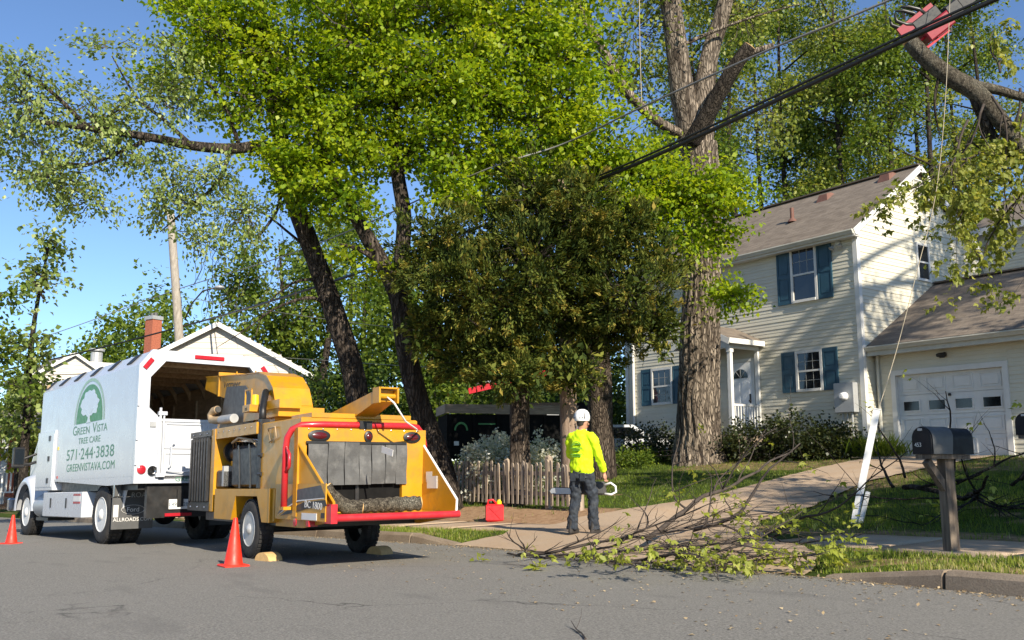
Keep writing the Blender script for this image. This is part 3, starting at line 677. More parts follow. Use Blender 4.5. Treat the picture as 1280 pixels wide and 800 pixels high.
# ------------------------------------------------------------------ vehicles
def wheel(parent, c, r, w, rim, face=1, rimr=.60, deep=.07):
    # axis along y; face=+1 outer side towards +y
    pr = [(r*rimr, -w/2+.01), (r*.80, -w/2-.004), (r*.93, -w/2+.012), (r*.985, -w/2+.04), (r, -w/2+.07), (r, w/2-.07), (r*.985, w/2-.04), (r*.93, w/2-.012), (r*.80, w/2+.004), (r*rimr, w/2-.01)]
    t = MB().lathe(pr, 'y', c, 40, False)
    for k in range(40):                                      # tread blocks
        a = 2*math.pi*(k+.5)/40; ca, sa = math.cos(a), math.sin(a)
        for yo in (-.30, 0, .30):
            p = Vector((c[0]+sa*(r+.004), c[1]+yo*w, c[2]+ca*(r+.004)))
            t.bar(p-Vector((ca, 0, -sa))*r*.055, p+Vector((ca, 0, -sa))*r*.055, w*.22, .016, (sa, 0, ca))
    wh = t.build('wheel', M['rubber'], parent, 35)
    f = face; y0 = c[1]+f*(w/2-.015); rr = r*rimr
    pf = [(rr*1.02, 0), (rr*.98, .012), (rr*.90, -.01), (rr*.84, -deep*.6), (rr*.70, -deep), (rr*.42, -deep*.7), (rr*.36, -deep*.2), (rr*.30, .01), (rr*.18, .035), (.001, .04)]
    m = MB().lathe([(a, y0+f*b-c[1]) for a, b in pf], 'y', c, 32); m.build('rim', rim, wh, 35)
    m = MB()
    for k in range(8):
        a = 2*math.pi*k/8; m.cyl((c[0]+rr*.33*math.sin(a)*1.35, y0-f*deep*.8, c[2]+rr*.33*math.cos(a)*1.35), (c[0]+rr*.33*math.sin(a)*1.35, y0-f*deep*.3, c[2]+rr*.33*math.cos(a)*1.35), .013, n=6)
    m.build('lug_nuts', M['chrome'], wh)
    m = MB()
    for k in range(8):
        a = 2*math.pi*(k+.5)/8; m.cyl((c[0]+rr*.70*math.sin(a), y0-f*deep*.98, c[2]+rr*.70*math.cos(a)), (c[0]+rr*.70*math.sin(a), y0-f*deep*.9, c[2]+rr*.70*math.cos(a)), rr*.085, n=10)
    m.build('hand_holes', M['black'], wh)
    return wh
LR = (R(90), 0, R(180)); RR = (R(90), 0, R(-90))
truck = empty('chip_truck', (-17.42, 4.63, float(zr(-17.42))), (0, R(1.6), R(186)), 'white box-bodied tree service truck with green tree logo, open at the rear', 'truck')
T = truck; W = 1.16
b0, b1, bz0, bz1, bzc, ch = -1.66, 3.92, 1.12, 3.16, 2.92, .20
side = MB().prism([(W, bz0), (W, bzc), (W-.05, bzc), (W-.05, bz0)], 'x', b0, b1).build('side_panel', M['truckwhite'], T)
MB().prism([(-W, bz0), (-W, bzc), (-W+.05, bzc), (-W+.05, bz0)], 'x', b0, b1).build('side_panel', M['truckwhite'], T)
for s in (1, -1):
    c = MB().prism([(s*W, bzc), (s*(W-ch), bz1), (s*(W-ch), bz1-.06), (s*(W-.05), bzc)], 'x', b0, b1).build('roof_chamfer', M['truckwhite'], T)
    for k in range(6):
        sx = b0+.55+k*.98; kk = .55
        P0, P1 = Vector((0, s*W, bzc)), Vector((0, s*(W-ch), bz1)); nv = Vector((0, s*(bz1-bzc), ch)).normalized()*.02
        A_, B_ = P0.lerp(P1, .30), P0.lerp(P1, .95)
        q4 = [Vector((sx, A_.y, A_.z)), Vector((sx+.22, A_.y, A_.z)), Vector((sx+.14, B_.y, B_.z)), Vector((sx-.08, B_.y, B_.z))]
        MB().add([p-nv*.1 for p in q4]+[p+nv for p in q4], [(3, 2, 1, 0), (4, 5, 6, 7), (0, 1, 5, 4), (1, 2, 6, 5), (2, 3, 7, 6), (3, 0, 4, 7)]).build('vent_slot', M['black'], c)
roofp = BOX(b0, b1, -W+ch, W-ch, bz1-.06, bz1).build('roof', M['truckwhite'], T)
BOX(b1-.05, b1-.001, -W+.055, W-.055, bz0+.002, bz1-.065).build('bulkhead', M['plywood'], T)
BOX(b0, b1, -W+.055, W-.055, bz0-.05, bz0+.0).build('floor', M['blackmetal'], T)
for s in (1, -1): BOX(b0+.09, b1-.06, s*W-s*.085 if s > 0 else -W+.055, W-.055 if s > 0 else -W+.085, bz0+.01, bzc-.02).build('plywood_lining', M['plywood'], T)
BOX(b0+.09, b1-.06, -W+ch, W-ch, bz1-.10, bz1-.065).build('plywood_ceiling', M['plywood'], T)
for k in range(7):
    sx = b0+.5+k*.72
    m = MB(); m.prism([(-W+.09, bzc-.25), (-W+.09, bzc-.05), (-W+ch+.02, bz1-.105), (W-ch-.02, bz1-.105), (W-.09, bzc-.05), (W-.09, bzc-.25), (W-.16, bzc-.08), (W-ch-.05, bz1-.19), (-W+ch+.05, bz1-.19), (-W+.16, bzc-.08)], 'x', sx, sx+.07)
    m.build('roof_rib', M['plywood'], T)
for k in range(4): BOX(b0+.6+k*1.2, b0+.68+k*1.2, -W+.085, -W+.125, bz0+.02, bzc-.26).build('wall_stud', M['plywood'], T)
# rear frame round the opening
oy, oz0, ozc, ozt = .98, 2.06, 2.72, 3.0
outer = [(W+.01, 1.0), (W+.01, bzc), (W-ch+.004, bz1+.02), (-W+ch-.004, bz1+.02), (-W-.01, bzc), (-W-.01, 1.0)]
inner = [(oy-.2, 1.0), (oy-.2, oz0-.02), (oy, oz0+.16), (oy, ozc), (oy-.24, ozt), (-oy+.24, ozt), (-oy, ozc), (-oy, oz0+.16), (-oy+.2, oz0-.02), (-oy+.2, 1.0)]
def ring_prism(m, o, i, a, b):
    # outer and inner polylines (open at the bottom) joined as a solid of thickness a..b along x
    import itertools
    P = o+i[::-1]; n = len(P)
    vs = [(a, p[0], p[1]) for p in P]+[(b, p[0], p[1]) for p in P]
    from mathutils.geometry import tessellate_polygon
    tri = tessellate_polygon([[Vector((p[0], p[1], 0)) for p in P]])
    m = MB(); m.add(vs, [tuple(t) for t in tri]+[tuple(n+i for i in t)[::-1] for t in tri]+[(k, (k+1) % n, n+(k+1) % n, n+k) for k in range(n)])
    return m.mesh('ring')
rf = link('rear_frame', ring_prism(None, outer, inner, b0-.03, b0+.06), M['truckwhite'], T)
for s in (1, -1):
    a = Vector((b0-.045, s*(W-.06), bzc-.0)); 
    MB().bar(Vector((b0-.04, s*(W-.07), bzc-.06)), Vector((b0-.04, s*(W-.19), bzc+.10)), .075, .03, (1, 0, 0)).build('marker_light', M['redlens'], rf)
    MB().lathe([(.07, 0), (.07, .02), (.05, .03), (.001, .032)], 'x', n=18).build('tail_light', M['redlens'], rf, 40, (b0-.032, s*(W-.10), 1.22), (0, 0, R(180)))
    MB().lathe([(.075, 0), (.08, .03), (.055, .03), (.05, .005), (.001, .004)], 'x', n=18).build('reversing_light', M['chrome'], rf, 40, (b0-.032, s*(W-.27), 1.20), (0, 0, R(180)))
BOX(b0-.05, b0-.031, -.26, .26, bz1-.09, bz1-.02, bev=.008).build('brake_light_bar', M['redlens'], rf)
for zz in (2.30, 1.75, 1.35): MB().cyl((b0-.045, W-.0, zz-.06), (b0-.045, W-.0, zz+.06), .018, n=8).build('hinge', M['truckwhite'], rf)
BOX(b0-.05, b0-.031, W-.30, W-.20, 1.90, 1.99, bev=.01).build('latch', M['metalgrey'], rf)
gate = BOX(b0+.0, b0+.05, -oy+.2, oy-.2, 1.0, oz0-.02).build('tailgate', M['truckwhite'], T)
BOX(b0-.02, b0+.06, -oy+.2, oy-.2, oz0-.06, oz0-.012).build('gate_rail', M['truckwhite'], gate)
for k, (ya, yb, za, zb) in enumerate(((.03, .70, 1.12, 1.50), (.03, .70, 1.56, 1.98), (-.70, -.03, 1.12, 1.50), (-.70, -.03, 1.56, 1.98))):
    m = MB()
    for q in ((ya, ya+.025, za, zb), (yb-.025, yb, za, zb), (ya+.025, yb-.025, za, za+.025), (ya+.025, yb-.025, zb-.025, zb)): m.box(b0-.018, b0+.0, q[0], q[1], q[2], q[3])
    m.build('gate_panel_frame', M['truckwhite'], gate)
m = MB(); m.cyl((b0-.06, .80, 1.12), (b0-.06, .80, 2.22), .022, n=10); m.cyl((b0-.06, .74, 1.12), (b0-.06, .74, 2.16), .016, n=8); m.box(b0-.09, b0-.03, .70, .84, 2.10, 2.16); m.box(b0-.09, b0-.03, .70, .84, 1.10, 1.16)
m.build('hinge_rod', M['truckwhite'], gate, 40)
m = MB(); m.tube([(b0-.04, .62, 1.25), (b0-.07, .60, 1.30), (b0-.07, .60, 1.62), (b0-.07, .54, 1.66)], .016, 8); m.tube([(b0-.05, .66, 1.20), (b0-.07, .40, 1.17), (b0-.07, .1, 1.22)], .014, 8)
m.build('grab_handle', M['truckwhite'], gate, 40)
link('lettering', text_mesh('GREEN VISTA', .10, .002, sx=1.25), M['grn2'], gate, (b0-.006, .12, 1.03), RR)
# side decals
def decal(poly, mat, off, name='decal', par=side):
    m = MB().prism([(p[0], p[1]) for p in poly], 'y', W+off, W+off+.0015); return m.build(name, mat, par)
lc, lz = .80, 2.13
def arch(wd, ht, n=28): return [(lc+wd*math.cos(t), lz+ht*math.sin(t)**.9) for t in np.linspace(0, math.pi, n)]
a1, a2 = arch(.86, .80), arch(.80, .745)
m = MB()
for i in range(len(a1)-1):
    m.add([(a1[i][0], W+.0035, a1[i][1]), (a1[i+1][0], W+.0035, a1[i+1][1]), (a2[i+1][0], W+.0035, a2[i+1][1]), (a2[i][0], W+.0035, a2[i][1])], [(0, 1, 2, 3)])
m.build('logo_ring', M['palegreen'], side)
decal(arch(.745, .69), M['green'], .002, 'logo_arch')
cr = []
for k in range(60):
    t = 2*math.pi*k/60; rr = 1+.07*math.sin(7*t)+.05*math.sin(13*t+1)
    cr.append((lc+.50*rr*math.cos(t), lz+.36+.235*rr*math.sin(t)-.05*abs(math.cos(t))))
decal(cr, M['truckwhite'], .005, 'logo_tree_crown')
decal([(lc-.13, lz-.005), (lc+.13, lz-.005), (lc+.06, lz+.05), (lc+.05, lz+.14), (lc+.25, lz+.24), (lc+.22, lz+.26), (lc, lz+.19), (lc-.22, lz+.26), (lc-.25, lz+.24), (lc-.05, lz+.14), (lc-.06, lz+.05)], M['truckwhite'], .0065, 'logo_tree_trunk')
def fit_text(body, size, width):
    me = text_mesh(body, size, .001); xs_ = [v.co.x for v in me.vertices]; k = width/(max(xs_)-min(xs_)); c_ = (max(xs_)+min(xs_))/2
    for v in me.vertices: v.co.x = (v.co.x-c_)*k
    return me
for body, size, z, left, right in (('G', .25, 1.93, 1.70, 1.47), ('REEN', .19, 1.93, 1.43, .72), ('V', .25, 1.93, .56, .33), ('ISTA', .19, 1.93, .30, -.24), ('TREE CARE', .16, 1.755, 1.33, .09), ('571·244·3838', .29, 1.475, 2.0, -.66), ('GREENVISTAVA.COM', .20, 1.265, 1.96, -.72)):
    link('lettering', fit_text(body, size, left-right), M['grn2'], side, ((left+right)/2, W+.002, z), LR)
BOX(2.55, 2.63, W, W+.006, 1.70, 1.76).build('reflector', M['yellowplastic'], side); BOX(2.5, 2.6, W, W+.006, 1.15, 1.20).build('reflector', M['redlens'], side)
MB().prism([(-.4, .98), (2.7, 1.10), (2.7, bz0), (-1.6, bz0), (-1.6, 1.0)], 'y', W-.04, W-.002).build('side_skirt', M['truckwhite'], T)
# cabinets and toolbox
cab_ = BOX(2.74, 3.94, .70, W+.03, .93, 2.10, bev=.01).build('tool_cabinet', M['truckwhite'], T)
BOX(2.80, 3.88, W+.03, W+.038, 1.0, 2.03).build('cabinet_door', M['truckwhite'], cab_)
for zz in (1.95, 1.55, 1.12): BOX(3.02, 3.12, W+.038, W+.05, zz-.05, zz+.05).build('hinge', M['black'], cab_)
tb = BOX(.85, 3.30, .62, W+.02, .43, .89, bev=.012).build('toolbox', M['truckwhite'], T)
for sx in (1.75, 2.75): BOX(sx, sx+.06, W+.02, W+.032, .60, .78).build('toolbox_latch', M['black'], tb)
for zz in (.82, .68): BOX(.95, 1.35, W+.02, W+.024, zz, zz+.035).build('warning_stripe', M['redlens'], tb)
BOX(.95, 1.35, W+.02, W+.023, .72, .815).build('warning_label', M['label'], tb)
MB().cyl((3.35, .88, .62), (4.25, .88, .62), .25, n=20).build('fuel_tank', M['metalgrey'], T, 40)
BOX(3.2, 4.05, .6, 1.1, .34, .40).build('step', M['blackmetal'], T)
# chassis
for s in (1, -1): BOX(-1.75, 6.5, s*.42-.05, s*.42+.05, .62, .90).build('frame_rail', M['blackmetal'], T)
BOX(-1.55, 2.6, -1.05, 1.05, .90, 1.06).build('subframe', M['blackmetal'], T)
BOX(-1.70, -1.60, -.95, .95, .45, .95).build('rear_crossmember', M['blackmetal'], T)
MB().cyl((0, -.9, .5), (0, .9, .5), .09, n=12).build('rear_axle', M['blackmetal'], T); MB().sphere((0, 0, .5), (.25, .2, .22)).build('differential', M['blackmetal'], T, True)
MB().cyl((5.0, -.9, .45), (5.0, .9, .45), .06, n=10).build('front_axle', M['blackmetal'], T)
wheel(T, (0, .98, .495), .495, .27, M['rimwhite'], 1, .60, .06); wheel(T, (0, .66, .495), .495, .25, M['rimwhite'], 1, .6)
wheel(T, (0, -.98, .495), .495, .27, M['rimwhite'], -1, .60, .06); wheel(T, (0, -.66, .495), .495, .25, M['rimwhite'], -1, .6)
wheel(T, (5.0, .93, .495), .495, .28, M['rimwhite'], 1, .60, .04); wheel(T, (5.0, -.93, .495), .495, .28, M['rimwhite'], -1, .60, .04)
fl_ = None
for s in (1, -1):
    fl_ = BOX(-.78, -.765, s*.84-.34, s*.84+.34, .26, .98, bev=.005).build('mud_flap', M['mailgrey'] if s > 0 else M['black'], T)
    if s > 0:
        link('lettering', text_mesh('ALL ROADS', .12, .001), M['metalgrey'], fl_, (-.788, .80, .78), RR)
        link('lettering', text_mesh('ALLROADS.COM', .085, .001), M['label'], fl_, (-.788, .84, .39), RR)
        link('lettering', text_mesh('Ford', .11, .001), M['label'], fl_, (-.790, .84, .545), RR)
        m = MB()
        for k in range(28):
            t0, t1 = 2*math.pi*k/28, 2*math.pi*(k+1)/28
            m.bar((-.789, .84+.19*math.cos(t0), .58+.075*math.sin(t0)), (-.789, .84+.19*math.cos(t1), .58+.075*math.sin(t1)), .004, .016, (1, 0, 0))
        m.build('oval_emblem', M['label'], fl_)
        BOX(-.792, -.786, 1.08, 1.16, .46, .66).build('emblem_patch', M['label'], fl_); BOX(-.792, -.786, .52, .60, .50, .66).build('emblem_patch', M['label'], fl_)
    MB().tube([(-.80, s*1.17, 1.0), (-.80, s*1.17, .80), (-.80, s*.9, .80)], .012, 8).build('flap_bracket', M['chrome'], T)
    MB().prism([(-.95, .98), (-.70, .98), (-.72, .60), (-.78, .60)], 'y', s*.99, s*1.01).build('flap_hanger', M['truckwhite'], T)
pl = BOX(-1.73, -1.715, .28, .60, .58, .74, bev=.005).build('licence_plate', M['label'], T)
link('lettering', text_mesh('L499·228', .085, .001), M['shutter'], pl, (-1.732, .44, .63), RR)
BOX(-1.74, -1.71, .22, .66, .47, .52).build('reflector', M['redlens'], T)
# cab and bonnet
cabp = [(3.98, .85), (3.98, 2.02), (4.10, 2.16), (4.95, 2.16), (5.55, 1.50), (5.55, .85)]
cb = MB().prism(cabp, 'y', -.90, .90).build('cab', M['truckwhite'], T)
for s in (1, -1):
    MB().prism([(4.08, 1.48), (4.08, 1.98), (4.20, 2.06), (4.93, 2.06), (5.40, 1.52)], 'y', s*.902, s*.915).build('side_window', M['blackglass'], cb)
    MB().prism([(4.02, .78), (4.02, 1.46), (5.02, 1.46), (5.02, .95), (4.9, .78)], 'y', s*.90, s*.925).build('door', M['truckwhite'], cb)
    BOX(4.12, 4.28, s*.925-.012, s*.925+.02, 1.36, 1.41).build('door_handle', M['black'], cb)
MB().add([(5.0, -.8, 2.12), (5.0, .8, 2.12), (5.57, .82, 1.53), (5.57, -.82, 1.53)], [(0, 1, 2, 3)]).build('windscreen', M['blackglass'], cb)
hood = []
ms = MB()
secs = [(5.56, .90, 1.50), (5.9, .88, 1.47), (6.3, .84, 1.40), (6.55, .78, 1.25), (6.62, .74, 1.0)]
vs = []; fs = []
for sx, hw, ht in secs:
    for k in range(9):
        a = math.pi*k/8; vs.append((sx, hw*math.cos(a)*(1 if 0 < k < 8 else 1), .78+(ht-.78)*min(1, math.sin(a)*1.55)))
for i in range(len(secs)-1):
    for k in range(8): fs.append((i*9+k, i*9+k+1, i*9+10+k, i*9+9+k))
fs.append(tuple(range((len(secs)-1)*9, len(secs)*9))); fs.append(tuple(range(9))[::-1])
ms.add(vs, fs).build('bonnet', M['truckwhite'], T, True)
for s in (1, -1):
    m = MB(); n = 15
    for i in range(n):                                         # arched wing around the wheel
        t = math.pi*(.02+.96*i/(n-1)); t2 = t
        for rr, yy in ((.60, s*1.12), (.66, s*1.15), (.74, s*1.10), (.86, s*.80)):
            m.v.append((5.0+rr*math.cos(t)*1.02, yy, .48+rr*math.sin(t)))
    for i in range(n-1):
        for k in range(3): m.f.append((i*4+k, i*4+k+1, i*4+5+k, i*4+4+k))
    m.build('wing', M['truckwhite'], T, True)
    mr = MB().box(4.98, 5.10, s*1.28-.11, s*1.28+.11, 1.42, 1.86, bev=.03).build('mirror', M['black'], T)
    BOX(4.965, 4.98, s*1.28-.09, s*1.28+.09, 1.50, 1.82).build('mirror_glass', M['glass'], mr)
    MB().tube([(5.05, s*1.2, 1.50), (5.05, s*1.05, 1.50), (5.0, s*.93, 1.55)], .03, 8).tube([(5.05, s*1.2, 1.60), (5.0, s*.93, 1.72)], .025, 8).build('mirror_arm', M['black'], mr)
BOX(6.55, 6.7, -1.05, 1.05, .5, .78, bev=.03).build('front_bumper', M['chrome'], T)

# ---- wood chipper
K = empty('wood_chipper', (-11.97, 5.15, float(zr(-11.97))), (0, R(1.2), R(180)), 'yellow tow-behind wood chipper with red feed bar and rubber curtain', 'chipper'); K.scale = (.95, .95, .95)
Ym = M['yellow']
BOX(-1.5, 2.4, -.80, .80, .46, .58).build('chassis', M['blackmetal'], K)
BOX(2.4, 3.3, -.06, .06, .44, .56).build('tongue', M['blackmetal'], K)
MB().cyl((0, -.85, .40), (0, .85, .40), .06, n=10).build('axle', M['blackmetal'], K)
wheel(K, (.10, .80, .395), .395, .24, M['rimgrey'], 1, .60, .09); wheel(K, (.10, -.80, .395), .395, .24, M['rimgrey'], -1, .60, .09)
# mudguard with angular arch
MB().prism([(-.66, .50), (-.66, .94), (1.62, .94), (1.62, .50), (.86, .50), (.66, .84), (-.20, .84), (-.40, .50)], 'y', .66, .92).build('mudguard', Ym, K)
MB().prism([(-.66, .50), (-.66, .94), (1.62, .94), (1.62, .50), (.86, .50), (.66, .84), (-.20, .84), (-.40, .50)], 'y', -.92, -.66).build('mudguard', Ym, K)
BOX(-.70, -.66, .64, .93, .50, .945).build('mudguard_end', Ym, K); BOX(-.80, -.72, .70, .90, .52, .94).build('upright', Ym, K)
# radiator with ribs
rad = BOX(1.95, 3.02, .30, .88, .62, 1.84, bev=.02).build('radiator', M['blackmetal'], K)
for k in range(7): BOX(2.03+k*.14, 2.09+k*.14, .88, .935, .74, 1.74, bev=.012).build('rib', M['black'], rad)
BOX(1.94, 3.03, .86, .915, 1.76, 1.85).build('radiator_cap', M['blackmetal'], rad); BOX(1.94, 3.03, .86, .915, .60, .72).build('radiator_foot', M['blackmetal'], rad)
for k in range(3):
    for zz in (1.80, .66): MB().sphere((2.12+k*.36, .92, zz), .014, 8, 6).build('bolt', M['chrome'], rad)
BOX(1.78, 1.95, .40, .90, .60, 1.86).build('radiator_frame', Ym, K)
BOX(1.9, 3.0, -.85, .30, .62, 1.80).build('engine_cover', M['blackmetal'], K)
# engine bay
BOX(-.1, 1.9, -.75, .45, .58, 1.70).build('engine', M['blackmetal'], K)
BOX(.0, 1.80, .55, .89, 1.70, 1.86).build('top_beam', Ym, K); BOX(-.1, 2.9, -.85, .55, 1.80, 1.88).build('engine_deck', Ym, K)
for k in range(7): MB().sphere((.2+k*.24, .892, 1.80), .012, 8, 6).build('bolt', M['chrome'], K)
tk = BOX(.06, 1.10, .46, .84, .95, 1.56, bev=.05).build('fuel_tank', M['black'], K, 40)
for sx in (.30, .75): MB().bar((sx, .845, .95), (sx+.1, .845, 1.57), .05, .008, (0, 1, 0)).build('tank_strap', M['blackmetal'], tk)
m = MB(); m.cyl((1.25, .60, 1.48), (1.65, .60, 1.48), .13, n=16); m.cyl((1.65, .62, 1.50), (1.72, .62, 1.50), .17, n=16); m.sphere((1.15, .62, 1.60), .10); m.build('air_filter', M['blackmetal'], K, 40)
m = MB()
for k in range(6): m.tube([(1.5-.15*k, .70, 1.50+.03*k), (1.2-.12*k, .80, 1.66), (.7-.1*k, .78, 1.62), (.2, .74, 1.60-.02*k)], .016, 6)
m.build('hoses', M['chrome'], K, True)
MB().tube([(1.2, .82, 1.62), (.8, .86, 1.68), (.3, .84, 1.62), (.1, .8, 1.5)], .02, 6).build('hose', M['tan'], K, True)
bt = BOX(1.42, 1.76, .60, .86, .96, 1.22, bev=.02).build('battery', M['black'], K); BOX(1.42, 1.50, .60, .862, .98, 1.28).build('battery_side', M['metalgrey'], bt); MB().sphere((1.62, .74, 1.26), .04).build('cap', M['shutter'], bt, True)
BOX(1.25, 1.6, .5, .7, 1.20, 1.36).build('bracket', Ym, K)
BOX(-.10, .02, .74, .86, .95, 1.90).build('control_post', M['black'], K)
m = MB(); m.tube([(-.04, .82, 1.90), (.02, .80, 2.05), (.14, .74, 2.2), (.30, .66, 2.32)], .05, 8); m.build('hose_loom', M['black'], K, True)
# exhaust and cowl
MB().prism([(2.62, 1.88), (2.56, 2.0), (1.75, 2.46), (1.25, 2.46), (1.25, 1.88)], 'y', -.30, .62).build('exhaust_cowl', Ym, K)
MB().tube([(2.30, .72, 2.20), (2.42, .74, 2.19), (2.50, .76, 2.12), (2.44, .76, 2.04), (2.25, .76, 2.02), (1.40, .76, 2.0)], [.062]*6, 14).build('exhaust_pipe', M['tan'], K, 40)
MB().cyl((1.35, .76, 2.0), (1.95, .76, 2.01), .070, n=14).build('muffler', M['metalgrey'], K, 40)
MB().cyl((2.28, .72, 2.202), (2.27, .72, 2.204), .05, n=14).build('exhaust_mouth', M['black'], K)
MB().prism([(2.15, 2.56), (2.45, 1.88), (.85, 1.88), (.95, 2.30), (1.25, 2.50)], 'y', .18, .635).build('belt_guard', M['mailgrey'], K)
# discharge chute
cs = [(-.02, 1.80), (-.04, 2.10), (.10, 2.36), (.36, 2.55), (.70, 2.64), (1.30, 2.67), (3.28, 2.82), (3.34, 2.62), (2.35, 2.40), (1.60, 2.34), (1.15, 2.24), (1.00, 2.02), (1.0, 1.80)]
chute = MB().prism(cs, 'y', .10, .62).build('discharge_chute', Ym, K)
for i in range(6):
    p, q = cs[i], cs[i+1]; MB().bar((p[0], .36, p[1]+.008), (q[0], .36, q[1]+.008), .56, .014).build('chute_rib', Ym, chute)
link('lettering', text_mesh('Vermeer', .17, .001, sx=1.35), M['black'], chute, (1.95, .622, 2.53), (R(90), R(4), R(180)))
BOX(2.55, 2.60, .08, .64, 2.44, 2.84).build('deflector_band', Ym, chute); MB().cyl((1.6, .36, 2.70), (1.6, .36, 2.78), .012, n=6).cyl((2.5, .36, 2.78), (2.5, .36, 2.86), .012, n=6).build('lifting_eye', Ym, chute)
BOX(-.32, 1.10, .02, .70, 1.93, 2.06).build('chute_turntable', Ym, K); BOX(-.40, .20, .40, .72, 2.04, 2.16).build('turntable_bracket', Ym, K)
bc_ = BOX(.28, .58, .64, .90, 2.03, 2.13).build('beacon_shelf', Ym, K)
link('lettering', text_mesh('rel', .08, .001), M['black'], bc_, (.43, .902, 2.05), LR)
MB().cyl((.43, .77, 2.13), (.43, .77, 2.28), .06, .05, 14).build('beacon', M['yellowplastic'], bc_, 40)
m = MB()
for sx in (.30, .56): m.box(sx-.01, sx+.01, .86, .88, 2.13, 2.36)
m.box(.29, .57, .861, .879, 2.34, 2.36); m.build('beacon_guard', Ym, bc_)
# drum and feed housing
BOX(-1.48, -.10, -.84, .84, .58, 1.84, bev=.015).build('feed_housing', Ym, K)
for zz in (1.14, 1.40): MB().cyl((-.14, .84, zz), (-.02, .84, zz), .03, n=8).build('hinge', M['black'], K)
m = MB(); m.tube([(-.45, .85, 1.55), (-.40, .87, 1.74), (-.66, .87, 1.76), (-.72, .87, 1.62), (-.46, .87, 1.56)], .010, 6); m.build('hydraulic_line', M['tan'], K, True)
BOX(-1.48, -.80, -.74, .70, 1.84, 1.90).build('housing_lid', Ym, K)
# hopper
hf = MB(); s0, s1 = -1.58, -1.46
hf.box(s0, s1, .80, .92, .60, 1.70); hf.box(s0, s1, -.92, -.80, .60, 1.70); hf.box(s0, s1, -.80, .80, 1.50, 1.70); hf.box(s0, s1, -.80, -.56, .60, 1.50); hf.box(s0, s1, -.56, .80, .56, .64)
hop = hf.build('hopper_frame', Ym, K)
BOX(-1.515, -1.485, -.56, .80, .642, 1.495).build('feed_mouth_shade', M['trailerblack'], hop)  # solid black panel, its colour stands in for the shade inside the feed opening
BOX(-1.54, -1.516, .05, .10, .645, 1.1).build('feed_roller', M['blackmetal'], hop)
y = .79
wds = [.26, .22, .20, .17, .19, .15, .16]
for k, wd in enumerate(wds):
    m = MB(); zz0 = .985+random.uniform(-.012, .02); off = .004*(k % 3)
    n = 6; vs = []
    for i in range(n+1):
        z = 1.52+(zz0-1.52)*i/n; bx2 = -1.60-off-.012*math.sin(i*1.1+k)
        vs += [(bx2, y, z), (bx2, y-wd, z), (bx2-.012, y-wd, z), (bx2-.012, y, z)]
    fs = [(0, 1, 2, 3), tuple(range(n*4, n*4+4))]+[(i*4+a, i*4+(a+1) % 4, i*4+4+(a+1) % 4, i*4+4+a) for i in range(n) for a in range(4)]
    m.add(vs, fs).build('curtain_strip', M['rubbermat'], hop); y -= wd+.009
BOX(-1.625, -1.60, -.60, .82, 1.50, 1.53).build('curtain_bar', M['blackmetal'], hop)
for yy, ww in ((.64, .15), (-.05, .06), (-.70, .13)):
    lt = MB().lathe([(1, 0), (1, .02), (.75, .03), (.001, .03)], 'x', n=20).build('light', M['black'], hop, 40, (-1.58, yy, 1.60), (0, 0, R(180))); lt.scale = (1, ww, .075)
    l2 = MB().lathe([(1, 0), (.8, .01), (.001, .012)], 'x', n=20).build('lens', M['dklens'], hop, 40, (-1.608, yy, 1.60), (0, 0, R(180))); l2.scale = (1, ww*.7, .045)
for yy in np.linspace(-.78, .78, 9): MB().sphere((-1.582, yy, 1.685), .012, 8, 6).build('bolt', M['chrome'], hop)
# flared wings, table, skirt
def wing(s):
    m = MB(); th = .018*s
    a = [(-1.56, .90*s, 1.50), (-1.56, .88*s, .60), (-2.50, .84*s, .62), (-2.52, .84*s, .78)]
    vs = a+[(p[0], p[1]-th, p[2]) for p in a]
    m.add(vs, [(0, 1, 2, 3), (7, 6, 5, 4)]+[(i, (i+1) % 4, 4+(i+1) % 4, 4+i) for i in range(4)])
    w_ = m.build('hopper_wing', Ym, K)
    MB().tube([a[0], a[3], a[2]], .016, 6).build('wing_edge', M['white'] if s < 0 else Ym, w_)
    return w_
wl = wing(1); wr_ = wing(-1)
BOX(-1.86, -1.84+.14, -.862, -.858, 1.0, 1.14).build('safety_label', M['label'], wr_)
BOX(-2.02, -1.76, -.846, -.838, .92, 1.08).build('safety_label', M['label'], wr_)
BOX(-2.47, -1.45, -.83, .83, .58, .63).build('feed_table', Ym, K)
MB().prism([(-2.46, .56), (-2.46, .62), (-.70, .62), (-.70, .46), (-1.6, .46)], 'y', .80, .835).build('table_skirt', Ym, K); MB().prism([(-2.46, .56), (-2.46, .62), (-.70, .62), (-.70, .46), (-1.6, .46)], 'y', -.835, -.80).build('table_skirt', Ym, K)
lip = MB().tube([(-2.53, .88, .60), (-2.53, -.86, .60)], .045, 12).build('feed_lip', M['red'], K, 40)
BOX(-2.58, -2.40, .82, .90, .54, .76).build('lip_bracket', M['red'], K)
